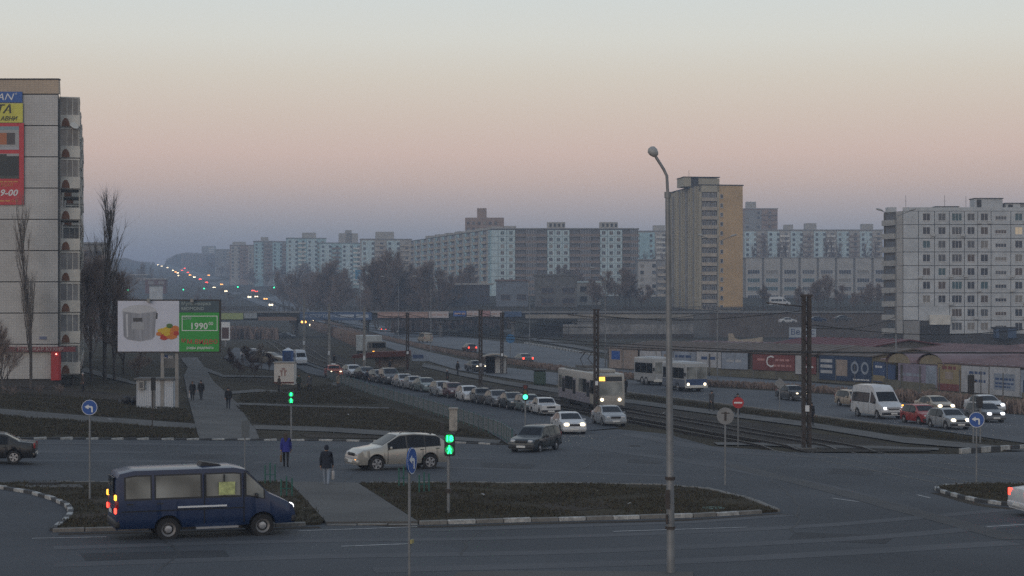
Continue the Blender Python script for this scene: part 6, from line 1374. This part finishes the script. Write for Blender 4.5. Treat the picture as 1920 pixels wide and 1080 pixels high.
q = MB(); q.bx((Wk*.5, 2.3, 0), (Wk, 2.4, 33*s)); q.obj('back_wall', M_panelW, r); q = MB(); q.bx((Wk*.1, 2.3, 0), (Wk*.49, 2.38, 33*s)); q.obj('glass_wall', M_glass, r)
for x in (0, .5, 1): q = MB(); q.tube([(Wk*x, .1, -.2), (Wk*x, .1, 34*s)], .05, 6); q.obj('post', M_dsteel, r)
p = P(1012, 722); r = thing('litter_bin', 'squat green bin near the tram rear', 'bin', p); q = rbox((1.3, 1.0, 1.5), .2); q.obj('drum', mat('bin_green', (.03, .06, .045), .7), r); q = rbox((1.4, 1.1, .2), .06); q.obj('lid', M_bplast, r, (0, 0, 1.5))
p = P(850, 812); s = p.y/F; r = thing('stone_pillar', 'pale stone pillar behind the pedestrian signal', 'pillar', p); q = rbox((15*s, .5, 44*s), .03); q.obj('shaft', mat('pillar_stone', (.30, .28, .25), .9, .4, 2.5, .2), r); q = rbox((18*s, .6, 4*s), .03); q.obj('cap', M_conc, r, (0, 0, 44*s))
# guard fence beside the queue
fl = resample(pxline([(960, 838), (940, 822), (880, 798), (800, 772), (700, 742), (640, 720), (612, 710)], 8), 2.2)
gf = thing('guard_fence', 'long low dark green railing between the lawn and the queue of cars', 'fence', fl[0]); M_gf = mat('fence_green', (.12, .135, .145), .7, .2, 3)
q = MB(); q.bx((0, -.02, .95), (2.2, .02, 1.0)); q.bx((0, -.02, .15), (2.2, .02, .2))
for i in range(16): q.bx((.06+i*.137, -.012, .2), (.10+i*.137, .012, .95))
gfp = q.mesh('railing_panel', M_gf); q = MB(); q.bx((-.04, -.04, -.2), (.04, .04, 1.1)); gpo = q.mesh('post', mat('fence_teal', (.03, .10, .095), .7))
for a, c in zip(fl, fl[1:]):
    d = c-a; o_ = link('railing_panel', gfp, gf, a-fl[0], math.atan2(d.y, d.x)); struct(o_, 'stuff'); link('post', gpo, gf, a-fl[0])
# green barrier posts by the crossing
M_gp = mat('barrier_green', (.02, .11, .085), .6, .2, 3)
for x, y, n, lab in ((497, 912, 3, 'green barrier posts left of the paved crossing, farther set'), (527, 938, 3, 'green barrier posts behind the minibus bonnet'), (748, 918, 3, 'green barrier posts left of the edge-on sign'), (786, 930, 3, 'green barrier posts right of the edge-on sign')):
    p = P(x, y); s = p.y/F; r = thing('barrier', lab, 'barrier', p, R(50))
    for i in range(n):
        q = MB(); q.tube([(i*.28, 0, -.2), (i*.28, 0, (40+4*(i % 2))*s)], .03, 8); q.obj('post', M_gp, r)
    q = MB(); q.tube([(0, 0, 22*s), ((n-1)*.28, 0, 20*s)], .018, 6); q.obj('rail', M_gp, r)
# hedge on the divider between the carriageways
def hedge(label, pts, w, h, m):
    ln = resample(pxline(pts, 6), 1.0); b = MB(); rnd = random.Random(3)
    for p in ln:
        dens = 26 if p.y < 280 else 14
        for i in range(dens):
            a = Vector((p.x+rnd.uniform(-.7, .7), p.y+rnd.uniform(-w, w)*.5, p.z-.1)); t = a+Vector((rnd.uniform(-.35, .35), rnd.uniform(-.3, .3), h*rnd.uniform(.5, 1.1))); s = rnd.uniform(.03, .07); c = (a+t)/2
            b.add([a, a+Vector((s, .02, 0)), t, c+Vector((rnd.uniform(-.3, .3), rnd.uniform(-.2, .2), h*.35))], [(0, 1, 2), (0, 2, 3)])
    o = b.obj('hedge', m); tag(o, label, 'hedge')
M_twig = mat('bare_twigs', (.20, .15, .127), .95, .25, 1.5); M_twig2 = mat('bare_twigs_grey', (.22, .19, .165), .95, .25, 1.5); M_bark = mat('tree_bark', (.075, .063, .055), .95, .3, 2)
hedge('clipped bare hedge along the divider between the carriageways', [(600, 600), (665, 622), (727, 637), (807, 656), (899, 673), (949, 681), (1044, 694), (1166, 708), (1320, 723), (1500, 733), (1640, 743), (1920, 775)], 1.0, .8, M_twig)
hedge('taller rough hedge before the market boards on the right', [(1690, 752), (1760, 759), (1840, 768), (1925, 777)], 1.2, 1.3, M_twig)
hedge('line of bare shrubs beside the oncoming lanes before the overpass', [(585, 616), (620, 628), (660, 645), (690, 660)], 2.0, 2.6, M_twig)

# ---------------------------------------------------------------- people
def person(loc, yaw, label, coat, trouser, hair, H=1.72, walk=.3, long=False, bag=None, hood=False, hairlong=False, pose='walk'):
    k = H/1.72; w = walk; J = {}
    J['pel'] = (0, 0, .93); J['sp'] = (.01, 0, 1.15); J['ch'] = (.02, 0, 1.36); J['nk'] = (.03, 0, 1.49); J['hb'] = (.05, 0, 1.56); J['ht'] = (.055, 0, 1.67)
    for sg, nm in ((1, 'L'), (-1, 'R')):
        f = sg*w
        J['hip'+nm] = (0, sg*.095, .90); J['kn'+nm] = (f*.42+.05*w, sg*.10, .50+.02*abs(f)); J['an'+nm] = (f*.85-(.12*w if f < 0 else 0), sg*.10, .10+(.09*w/.3 if f < 0 else 0)); J['to'+nm] = (f*.85+.17, sg*.115, .05)
        a = -f*.8; J['sh'+nm] = (.02, sg*.185, 1.41); J['el'+nm] = (.0+a*.30, sg*.235, 1.14); J['wr'+nm] = (.06+a*.72, sg*.235, .90); J['ha'+nm] = (.08+a*.82, sg*.23, .82)
    rad = {'pel': .15, 'sp': .14, 'ch': .155, 'nk': .06, 'hb': .085, 'ht': .085, 'hip': .10, 'kn': .066, 'an': .046, 'to': .04, 'sh': .085, 'el': .058, 'wr': .042, 'ha': .042}
    names = list(J); idx = {n: i for i, n in enumerate(names)}
    bones = [('pel', 'sp', 0), ('sp', 'ch', 0), ('ch', 'nk', 0), ('nk', 'hb', 2), ('hb', 'ht', 2)]
    for n in 'LR': bones += [('pel', 'hip'+n, 1), ('hip'+n, 'kn'+n, 1), ('kn'+n, 'an'+n, 1), ('an'+n, 'to'+n, 3), ('ch', 'sh'+n, 0), ('sh'+n, 'el'+n, 0), ('el'+n, 'wr'+n, 0), ('wr'+n, 'ha'+n, 2)]
    me = bpy.data.meshes.new('person_body'); me.from_pydata([Vector(J[n])*k for n in names], [(idx[a], idx[c]) for a, c, _ in bones], [])
    o = bpy.data.objects.new('tmp', me); COL.objects.link(o); sk = o.modifiers.new('Skin', 'SKIN'); sk.use_smooth_shade = True
    for i, n in enumerate(names):
        v = me.skin_vertices[0].data[i]; rr = rad.get(n, rad.get(n[:-1], .05))*k; v.radius = (rr, rr*(1.18 if n in ('pel', 'sp', 'ch') else 1)); v.use_root = (n == 'pel')
    sb = o.modifiers.new('Sub', 'SUBSURF'); sb.levels = 1; sb.render_levels = 1
    nm = bpy.data.meshes.new_from_object(o.evaluated_get(bpy.context.evaluated_depsgraph_get())); bpy.data.objects.remove(o)
    B = MB(); B.v = [tuple(v.co) for v in nm.vertices]
    segs = [(Vector(J[a])*k, Vector(J[c])*k, m) for a, c, m in bones]
    for pl in nm.polygons:
        c = pl.center
        def dist(s_):
            e = s_[1]-s_[0]; u = max(0, min(1, (c-s_[0]).dot(e)/max(1e-6, e.length_squared))); return (c-(s_[0]+e*u)).length
        best = min(segs, key=dist)
        B.f.append(list(pl.vertices)); B.m.append(best[2])
    for n in 'LR':                                        # fingers, curled, and a thumb
        h = Vector(J['ha'+n])*k; sg = 1 if n == 'L' else -1
        for q_ in range(4): x0 = (.03-.02*q_)*k; ln_ = (.075, .085, .08, .06)[q_]*k; B.tube([h+Vector((x0, 0, -.01)), h+Vector((x0+.01, -sg*.012, -.03-ln_*.5)), h+Vector((x0+.012, -sg*.035, -.03-ln_))], [.011, .010, .007], 5, 2)
        B.tube([h+Vector((.03*k, -sg*.01, .02)), h+Vector((.055*k, -sg*.03, -.02)), h+Vector((.055*k, -sg*.04, -.05))], [.013, .011, .008], 5, 2)
    hd_ = Vector(J['hb'])*k                               # nose and ears
    B.add([hd_+Vector(v)*k for v in ((.075, -.015, .05), (.075, .015, .05), (.075, 0, .09), (.115, 0, .045))], [(0, 3, 1), (1, 3, 2), (2, 3, 0)], 2)
    bpy.data.meshes.remove(nm)
    r = thing('person', label, 'person', loc, yaw); B.obj('body', [coat, trouser, M_skin, M_black], r, sm=60)
    def ell(c, rx, ry, rz_, z0=-1, n=12, mm=7):
        q = MB(); vs = []
        for i in range(mm+1):
            t = math.pi/2-(math.pi/2-math.asin(z0) if z0 > -1 else math.pi)*i/mm
            for j in range(n): a = 2*math.pi*j/n; vs.append((c[0]+math.cos(t)*math.cos(a)*rx, c[1]+math.cos(t)*math.sin(a)*ry, c[2]+math.sin(t)*rz_))
        q.add(vs, [(i*n+j, i*n+(j+1) % n, (i+1)*n+(j+1) % n, (i+1)*n+j) for i in range(mm) for j in range(n)]); return q
    hc = (Vector(J['hb'])+Vector((-.02, 0, .075)))*k
    ell(hc, .115*k, .10*k, .125*k, -1 if hairlong or hood else -.2).obj('hood' if hood else 'hair', coat if hood else hair, r, sm=60)
    if hairlong: q = MB(); q.tube([hc+Vector((-.05, 0, 0)), hc+Vector((-.10, 0, -.15)), hc+Vector((-.11, 0, -.38))], [.10, .10, .05], 10); q.obj('long_hair', hair, r, sm=60)
    q = MB(); zb = .55 if long else .80
    n = 14; vs = []
    for z, rx, ry in ((1.38, .15, .20), (1.15, .165, .195), (.98, .165, .20), (zb, .20+.1*walk*(1 if long else .4), .215)):
        for j in range(n): a = 2*math.pi*j/n; vs.append((.015*k+math.cos(a)*rx*k, math.sin(a)*ry*k, z*k))
    q.add(vs, [(i*n+j, i*n+(j+1) % n, (i+1)*n+(j+1) % n, (i+1)*n+j) for i in range(3) for j in range(n)]); q.obj('coat', coat, r, sm=60)
    if bag:
        h = Vector(J['haR' if bag[1] > 0 else 'haL'])*k; bg_ = thing('carrier_bag', bag[2], 'bag', r.matrix_basis @ h if False else Vector(loc)+Matrix.Rotation(yaw, 3, 'Z') @ h, yaw)
        q = rbox((.26, .1, .36), .04); q.obj('bag_body', bag[0], bg_, (0, 0, -.52), sm=60); q = MB(); q.tube([(-.08, 0, -.17), (0, 0, -.02), (.08, 0, -.17)], .012, 5); q.obj('handle', bag[0], bg_)
    return r
c_blk, c_nav, c_blu, c_gry, c_brn, c_grn, c_jean, c_bei = mat('cloth_black', (.012, .012, .014), .95), mat('cloth_navy', (.014, .017, .028), .95), mat('cloth_blue', (.022, .026, .20), .9), mat('cloth_grey', (.06, .06, .065), .95), mat('cloth_brown', (.05, .038, .03), .95), mat('cloth_green', (.025, .035, .025), .95), mat('cloth_jeans', (.22, .26, .32), .95), mat('cloth_beige', (.16, .14, .11), .95)
h_brn, h_blk = mat('hair_brown', (.05, .032, .022), .8), mat('hair_black', (.012, .01, .01), .8); m_bagw = mat('bag_white', (.45, .42, .40), .7, .2, 8); m_bagb = mat('bag_brown', (.12, .075, .04), .7)
UP = R(92)
person(P(536, 877), UP, 'woman in a bright blue jacket crossing the road away from the viewer', c_blu, c_blk, h_brn, 1.68, .22, bag=(m_bagb, -1, 'brown handbag held by the woman in the blue jacket'), hairlong=True)
person(P(612, 914), R(84), 'hooded person in a dark jacket and pale jeans stepping off the crossing', c_nav, c_jean, h_brn, 1.74, .18, hood=True, bag=(m_bagw, 1, 'white carrier bag held by the hooded person'))
person(P(361, 752), UP+R(180), 'stout walker in a dark coat with a white bag on the pavement', c_blk, c_blk, h_brn, 1.66, .2, long=True, bag=(m_bagw, 1, 'white bag held by the stout walker'))
person(P(377, 751), UP+R(175), 'slim walker in black beside the stout one', c_blk, c_blk, h_blk, 1.7, .25)
person(P(428, 768), UP+R(185), 'man in black walking alone on the pavement', c_blk, c_nav, h_blk, 1.76, .25)
person(P(523, 736), R(30), 'child-sized figure in brown left of the far green signal', c_brn, c_blk, h_brn, 1.55, .1)
person(P(560, 735), R(60), 'figure in dark green right of the far green signal', c_grn, c_blk, h_blk, 1.7, .1)
person(P(580, 737), R(120), 'figure in a dark coat on the path near the far signal', c_gry, c_blk, h_blk, 1.76, .2)
person(P(634, 733), R(-40), 'figure in beige at the end of the railing', c_bei, c_gry, h_brn, 1.68, .15)
person(P(688, 725), R(-30), 'person in navy running between the queued cars', c_nav, c_blk, h_blk, 1.75, .5)
person(P(858, 704), R(40), 'walker in black on the path beside the oncoming lanes', c_blk, c_nav, h_blk, 1.7, .2)
person(P(840, 721) if False else P(839, 722), R(180), 'person in a dark coat with a pale hat behind the queue', c_blk, c_blk, mat('hat_pale', (.3, .3, .3), .9), 1.7, .15)
person(P(1334, 772), R(-60), 'walker in a grey jacket on the tram path left of the no-entry sign', c_gry, c_blk, h_blk, 1.75, .25)
person(P(1383, 779), R(-80), 'dark walker half hidden behind the no-entry sign', c_blk, c_blk, h_blk, 1.75, .2)
person(P(1521, 800), R(-70), 'dark walker close behind the thick lattice mast', c_blk, c_blk, h_blk, 1.75, .1)
person(P(1184, 742) if False else P(1172, 742), R(90), 'dark walker right of the tram', c_blk, c_blk, h_blk, 1.7, .1)
person(P(156, 735), R(200), 'person in a dark coat with a pale hat beside the shop entrance', c_brn, c_blk, mat('hat_pale', (.3, .3, .3), .9), 1.65, .1)
person(P(690, 655) if False else P(627, 690), R(180), 'dark figure standing behind the orange taxi', c_blk, c_blk, h_blk, 1.72, .1)
person(P(733, 697) if False else P(731, 700), R(20), 'dark figure waiting under the red stop roof', c_blk, c_blk, h_blk, 1.72, .1)
# ---------------------------------------------------------------- trees
ORD = 'first second third fourth fifth sixth seventh eighth ninth tenth eleventh twelfth thirteenth fourteenth fifteenth sixteenth seventeenth eighteenth nineteenth twentieth'.split()
def nth(i): return ORD[i] if i < 20 else 'twenty-'+ORD[i-20]
def grow(seed, H, kind):
    rnd = random.Random(seed); T, C = MB(), MB()
    def twig(p, d, L, w):
        e = p+d*L; a = d.cross(Vector((rnd.uniform(-1, 1), rnd.uniform(-1, 1), rnd.uniform(-1, 1)))).normalized()*w; b_ = d.cross(a).normalized()*w
        C.add([p+a, p-a*.5+b_, p-a*.5-b_, e], [(0, 1, 3), (1, 2, 3), (2, 0, 3)])
    def branch(p, d, L, r, lev):
        n = 4; pts = [p]; q = p
        for i in range(n):
            d = (d+Vector((rnd.uniform(-1, 1), rnd.uniform(-1, 1), rnd.uniform(-.4, 1)))*(.10 if kind == 'poplar' else .17)).normalized(); q = q+d*L/n; pts.append(q)
        rr = [r*(1-.6*i/n) for i in range(n+1)]
        (T if lev < 2 else C).tube(pts, rr, 6 if lev == 0 else 4, 0, False)
        if lev >= 1:
            for i in range({'poplar': 6, 'broad': 9, 'bush': 8}[kind]):
                k = rnd.uniform(.2, 1); pp = pts[int(k*n*.999)]; dd = (d+Vector((rnd.gauss(0, .4), rnd.gauss(0, .4), rnd.gauss(.45, .4)))).normalized(); twig(pp, dd, H*rnd.uniform(.05, .11), H*(.0005 if kind == 'poplar' else .00075))
        if lev >= (3 if kind != 'poplar' else 2): return
        m = {'poplar': (30, 5), 'broad': (14, 7, 5), 'bush': (9, 6, 4)}[kind][lev]
        for i in range(m):
            k = (.12 if lev == 0 and kind == 'poplar' else .14 if lev == 0 and kind == 'broad' else .08 if lev == 0 else .2)+rnd.random()*.8; k = min(k, .98)
            j = int(k*n); pp = pts[j].lerp(pts[min(j+1, n)], k*n-j); a = rnd.uniform(0, 2*math.pi)
            side = d.cross(Vector((math.cos(a), math.sin(a), .1))).normalized()
            sp_ = {'poplar': .24, 'broad': .8, 'bush': 1.1}[kind]
            dd = (d+side*sp_*rnd.uniform(.6, 1.2)+Vector((0, 0, .25 if kind != 'poplar' else .5))).normalized()
            Ls = {'poplar': (.34, .45), 'broad': (.46, .6, .6), 'bush': (.55, .6, .6)}[kind][lev]*L*(1.15-.6*k)
            branch(pp, dd, Ls, r*((.28 if kind == 'poplar' else .42) if lev == 0 else .5), lev+1)
    hh = {'poplar': .86, 'broad': .74, 'bush': .5}[kind]
    if kind == 'bush':
        for i in range(4): branch(Vector((rnd.uniform(-.1, .1)*H, rnd.uniform(-.1, .1)*H, 0)), Vector((rnd.uniform(-.5, .5), rnd.uniform(-.5, .5), 1)).normalized(), H*.6, H*.012, 1)
    else: branch(Vector((0, 0, -.1)), Vector((0, 0, 1)), H*hh, H*(.009 if kind == 'poplar' else .013), 0)
    return T.mesh('trunk', M_bark), C.mesh('crown', M_twig)
TREES = {('poplar', i): grow(11+i, 20, 'poplar') for i in range(3)}
TREES.update({('broad', i): grow(31+i, 12, 'broad') for i in range(4)}); TREES.update({('bush', i): grow(61+i, 4, 'bush') for i in range(2)})
BH = {'poplar': 20, 'broad': 12, 'bush': 4}
def tree(kind, v, base, H, label, group=None, wide=1.0, m=None, thick=1):
    r = thing({'poplar': 'poplar_tree', 'broad': 'bare_tree', 'bush': 'bush'}[kind], label, 'bush' if kind == 'bush' else 'tree', base, random.uniform(0, 6.28), group); s = H/BH[kind]; r.scale = (s*wide, s*wide, s)
    t, c = TREES[(kind, v)]; link('trunk', t, r); o = link('crown', c, r)
    if m: setmat(o, 0, m)
def ptree(kind, v, px, yb, yt, label, group=None, wide=1.0, Y=None, m=None):
    p = P(px, yb) if Y is None else at(px, yb, Y); tree(kind, v, p, (yb-yt)*p.y/F, label, group, wide, m)
ptree('poplar', 0, 196, 712, 340, 'tall bare poplar between the panel block and the billboard', wide=1.35, m=M_twig2)
ptree('poplar', 1, 58, 730, 365, 'slim bare tree standing in front of the tiled end wall', wide=.9, m=M_twig2)
ptree('broad', 0, 8, 740, 580, 'spreading bare tree at the left border before the shop sign')
ptree('broad', 1, 172, 715, 470, 'dense bare tree beside the shop corner'); ptree('broad', 2, 215, 712, 500, 'dense bare tree right of the tall poplar')
ptree('broad', 3, 258, 715, 640, 'low dark tree behind the white kiosk', wide=1.3); ptree('poplar', 2, 135, 722, 420, 'thin bare tree close to the balconies of the panel block', wide=1.1, m=M_twig2)
ptree('broad', 0, 232, 700, 560, 'bare tree left of the billboard', wide=1.2); ptree('bush', 0, 115, 742, 712, 'dark bush on the left lawn before the shop', wide=1.6); ptree('bush', 1, 30, 745, 715, 'dark bush at the left border of the lawn', wide=1.6); ptree('bush', 0, 75, 740, 716, 'low bush at the foot of the slim tree', wide=1.7)
for i, (x, yb, yt) in enumerate(((440, 700, 648), (466, 700, 645), (490, 700, 642), (478, 708, 668), (452, 708, 672), (505, 700, 660))): ptree('broad', i % 4, x, yb, yt, ['small bare tree left in the clump by the white box kiosk', 'small bare tree second in the clump by the kiosk', 'taller bare tree in the clump by the kiosk', 'low reddish shrub tree in front of the clump', 'low shrub tree at the left front of the clump', 'small bare tree touching the white box kiosk'][i], 'small trees by the box kiosk', 1.2, m=mat('reddish_twigs', (.065, .035, .028), .95) if i != 2 else M_twig2)
# masses beyond the overpass
T1 = [(588, 572, 490, 500), (615, 572, 478, 500), (640, 575, 500, 480), (560, 568, 500, 560), (535, 566, 505, 600), (705, 577, 478, 430), (728, 577, 462, 430), (752, 577, 470, 440), (775, 577, 485, 440), (800, 577, 480, 430), (823, 575, 500, 430), (690, 577, 500, 450), (860, 572, 500, 470), (885, 572, 490, 500),
      (1136, 572, 505, 420), (1160, 572, 495, 420), (1185, 572, 505, 425), (1215, 572, 530, 420), (1112, 572, 520, 430), (1065, 560, 490, 520), (1090, 560, 500, 520), (1530, 574, 520, 420), (1552, 574, 512, 420), (1575, 574, 530, 420), (1625, 574, 525, 410), (1500, 574, 535, 420), (1645, 574, 530, 400), (1600, 574, 545, 400), (1432, 574, 530, 430)]
for i, (x, yb, yt, Y) in enumerate(T1):
    Y *= K
    side = 'left of the turquoise block' if x < 900 else 'by the tan tower' if x < 1250 and x > 1100 else 'before the turquoise block' if x < 1110 else 'before the school'
    p = at(x, yb, Y); p.z = min(p.z, G(p.x, Y)); H = EZ+(HY-yt)/F*Y-p.z
    lim = (0, 900) if x < 900 else (1100, 1250) if 1100 < x < 1250 else (900, 1100) if x < 1110 else (1250, 2000)
    no = nth(sum(1 for t in T1 if lim[0] <= t[0] < min(x, lim[1])))
    tree('broad', i % 4, p, H, '%s bare brown front-row tree from the left, %s' % (no, side), 'bare trees beyond the overpass '+side, 1.15)
    tree('broad', (i+2) % 4, p+Vector((random.uniform(-3, 3), random.uniform(3, 9), 0)), H*random.uniform(.75, .95), '%s lower tree from the left in the second row, %s' % (no, side), 'bare trees beyond the overpass '+side, 1.25)
for i, (x, yt, w) in enumerate(((1410, 455, 1), (1424, 440, 1.3), (1440, 462, 1), (1458, 448, 1), (1482, 445, 1.3), (1500, 450, 1), (1515, 470, 1), (1545, 440, 1.2), (1560, 438, 1.2), (1575, 450, 1), (1607, 468, 1), (1625, 448, 1.2), (1640, 445, 1), (1205, 470, 1), (1222, 465, 1), (1240, 470, 1))):
    p = at(x, 490, 690*K); H = EZ+(HY-yt)/F*690*K-(G(p.x, 690*K)); p.z = G(p.x, 690*K); tree('poplar', i % 3, p, H, '%s far poplar from the left, %s' % (nth(i if x > 1300 else i-13), 'behind the school' if x > 1300 else 'left of the tan tower'), 'far poplars %s' % ('behind the school' if x > 1300 else 'left of the tan tower'), w*1.6)
# avenue trees climbing the hill, right and left
random.seed(5); N = 0
for side in (1, -1):
    for i in range(26):
        t = i/25; Y = 540+900*t**1.3; xr = interp(Y, [(500, 505-0), (674, 507), (1000, 432), (1500, 345), (2000, 300)])
        w = interp(Y, [(540, 75), (1000, 40), (2000, 18)])
        px = xr+side*(w+random.uniform(5, 60)*600/Y) if side > 0 else xr-w-random.uniform(0, 120)*600/Y
        Y *= K; x = (px-CX)/F*Y; p = Vector((x, Y, G(x, Y)-.3)); tree('broad', i % 4, p, random.uniform(11, 18) if side > 0 else random.uniform(4, 7), '%s hazy tree up the hill on the %s side of the road' % (nth(i), 'right' if side > 0 else 'left'), 'trees along the %s side of the hill road' % ('right' if side > 0 else 'left'), 1.3)
for i, (x, yt) in enumerate(((266, 490), (274, 492), (282, 494), (258, 500), (250, 505), (170, 462), (184, 470), (160, 480))):
    Y = 900*K if x > 240 else 300*K; p = at(x, 520, Y); p.z = G(p.x, Y); H = EZ+(HY-yt)/F*Y-p.z; tree('poplar' if x > 240 else 'broad', i % 3, p, H, '%s hazy upright tree on the far skyline left of the hill road' % nth(i) if x > 240 else '%s bare tree in the gap between the panel block and the billboard' % nth(i-5), 'skyline trees' if x > 240 else 'trees in the gap behind the poplar', 2.0 if x > 240 else 1.3)
# far wooded hill that reads as one mass
def wood(name, label, pts, depth, seed, hmin, hmax, n, m):
    rnd = random.Random(seed); b = MB()
    for i in range(n):
        t = rnd.random()*(len(pts)-1); k = int(t); a = Vector(pts[k]).lerp(Vector(pts[k+1]), t-k)
        Y = (a.z+rnd.uniform(0, depth))*K; x = (a.x-CX)/F*Y; z0 = EZ+(HY-a.y)/F*Y; h = rnd.uniform(hmin, hmax); w = h*rnd.uniform(.10, .22)
        for q in range(3):
            ang = rnd.uniform(0, 3.14); c, s = math.cos(ang)*w, math.sin(ang)*w
            b.add([(x-c, Y-s, z0-h*1.2), (x+c, Y+s, z0-h*1.2), (x+c*rnd.uniform(.3, 1), Y+s, z0-h*.35), (x+rnd.uniform(-.4, .4)*c, Y, z0+rnd.uniform(-.1, .1)*h), (x-c*rnd.uniform(.3, 1), Y-s, z0-h*.3)], [(0, 1, 2, 3, 4)])
    o = b.obj(name, m); o['label'] = label; struct(o, 'stuff')
wood('distant_woods', 'hazy woods on the far hill to the right of the road', [(312, 487, 2000), (330, 478, 1950), (350, 474, 1900), (380, 476, 1800), (410, 474, 1600), (440, 472, 1350), (470, 480, 1200)], 220, 4, 9, 18, 900, M_twig)
wood('distant_woods', 'hazy woods on the far skyline to the left of the road', [(190, 488, 1500), (215, 486, 1600), (235, 484, 1700), (255, 490, 1900), (290, 492, 2100)], 250, 5, 9, 16, 500, M_twig)
wood('roadside_scrub', 'bare scrub on the slope beside the overpass', [(735, 596, 366), (800, 590, 366), (850, 585, 366), (900, 582, 366), (960, 582, 366)], 30, 6, 2, 4, 500, M_twig)
wood('roadside_scrub', 'bare scrub in the dark hollow left of the track', [(430, 612, 330), (470, 614, 330), (520, 616, 325)], 20, 8, 2.5, 6, 300, M_twig)
# overhead tram wires
def span(a, c, sag, name, lab, rad=.032):
    b = MB(); b.tube([a.lerp(c, t/10)-Vector((0, 0, sag*math.sin(math.pi*t/10))) for t in range(11)], rad, 4, 0, False); tag(b.obj(name, M_black), lab, 'wire')
for i, (pa, za, pc, zc, lab) in enumerate((((1512, 843), 7.0, (1680, 728), 7.4, 'cable from the thick mast towards the double lamp post'), ((1118, 772), 7.9, (1345, 716), 7.8, 'cable from the tram mast to the lamp post before the tower'),
        ((901, 727), 7.2, (764, 697), 7.2, 'cable between the two masts behind the queue'), ((901, 727), 7.8, (1118, 772), 7.0, 'cable from the queue mast to the tram mast'), ((683, 700), 7.6, (764, 697), 7.0, 'cable from the concrete mast to the red stop mast'), ((617, 690), 7.0, (683, 700), 7.0, 'cable between the concrete posts by the taxi'))):
    span(P(*pa)+Vector((0, 0, za)), P(*pc)+Vector((0, 0, zc)), .5, 'span_cable', lab)
for off, zz in ((-.8, 5.6), (3.0, 5.6)):
    ln = offs(TRK, off); b = MB(); b.tube([Vector((p.x, p.y, G(p.x, p.y)+zz)) for p in ln[::2]], .032, 4, 0, False); o = b.obj('contact_wire', M_black); tag(o, 'thin overhead tram wire over the %s track' % ('near' if off < 0 else 'far'), 'wire')
for i, (a, c, lab) in enumerate(((P(1512, 843)+Vector((0, 0, 8)), P(1118, 772)+Vector((0, 0, 8)), 'cable between the two big lattice masts'), (P(1512, 843)+Vector((0, 0, 7.2)), P(1925, 800)+Vector((0, 0, 7)), 'cable from the thick mast to the right border'), (P(1118, 772)+Vector((0, 0, 7.5)), P(941, 702)+Vector((0, 0, 7.5)), 'cable from the tram mast to the slim mast'))):
    b = MB(); b.tube([a.lerp(c, t/8)-Vector((0, 0, .5*math.sin(math.pi*t/8))) for t in range(9)], .022, 4, 0, False); tag(b.obj('span_cable', M_black), lab, 'wire')
# ---------------------------------------------------------------- hazy air
b = MB(); b.bx((-1500, -60, -14), (1500, 2770*K, 112)); hz = b.obj('haze', []); struct(hz, 'stuff')
hm = bpy.data.materials.new('hazy_air'); hm.use_nodes = True; t = hm.node_tree; t.nodes.clear(); om = t.nodes.new('ShaderNodeOutputMaterial'); pv_ = t.nodes.new('ShaderNodeVolumePrincipled')
pv_.inputs['Color'].default_value = (.60, .72, .90, 1); pv_.inputs['Density'].default_value = .00045; pv_.inputs['Anisotropy'].default_value = .0
t.links.new(pv_.outputs[0], om.inputs['Volume']); hz.data.materials.append(hm)
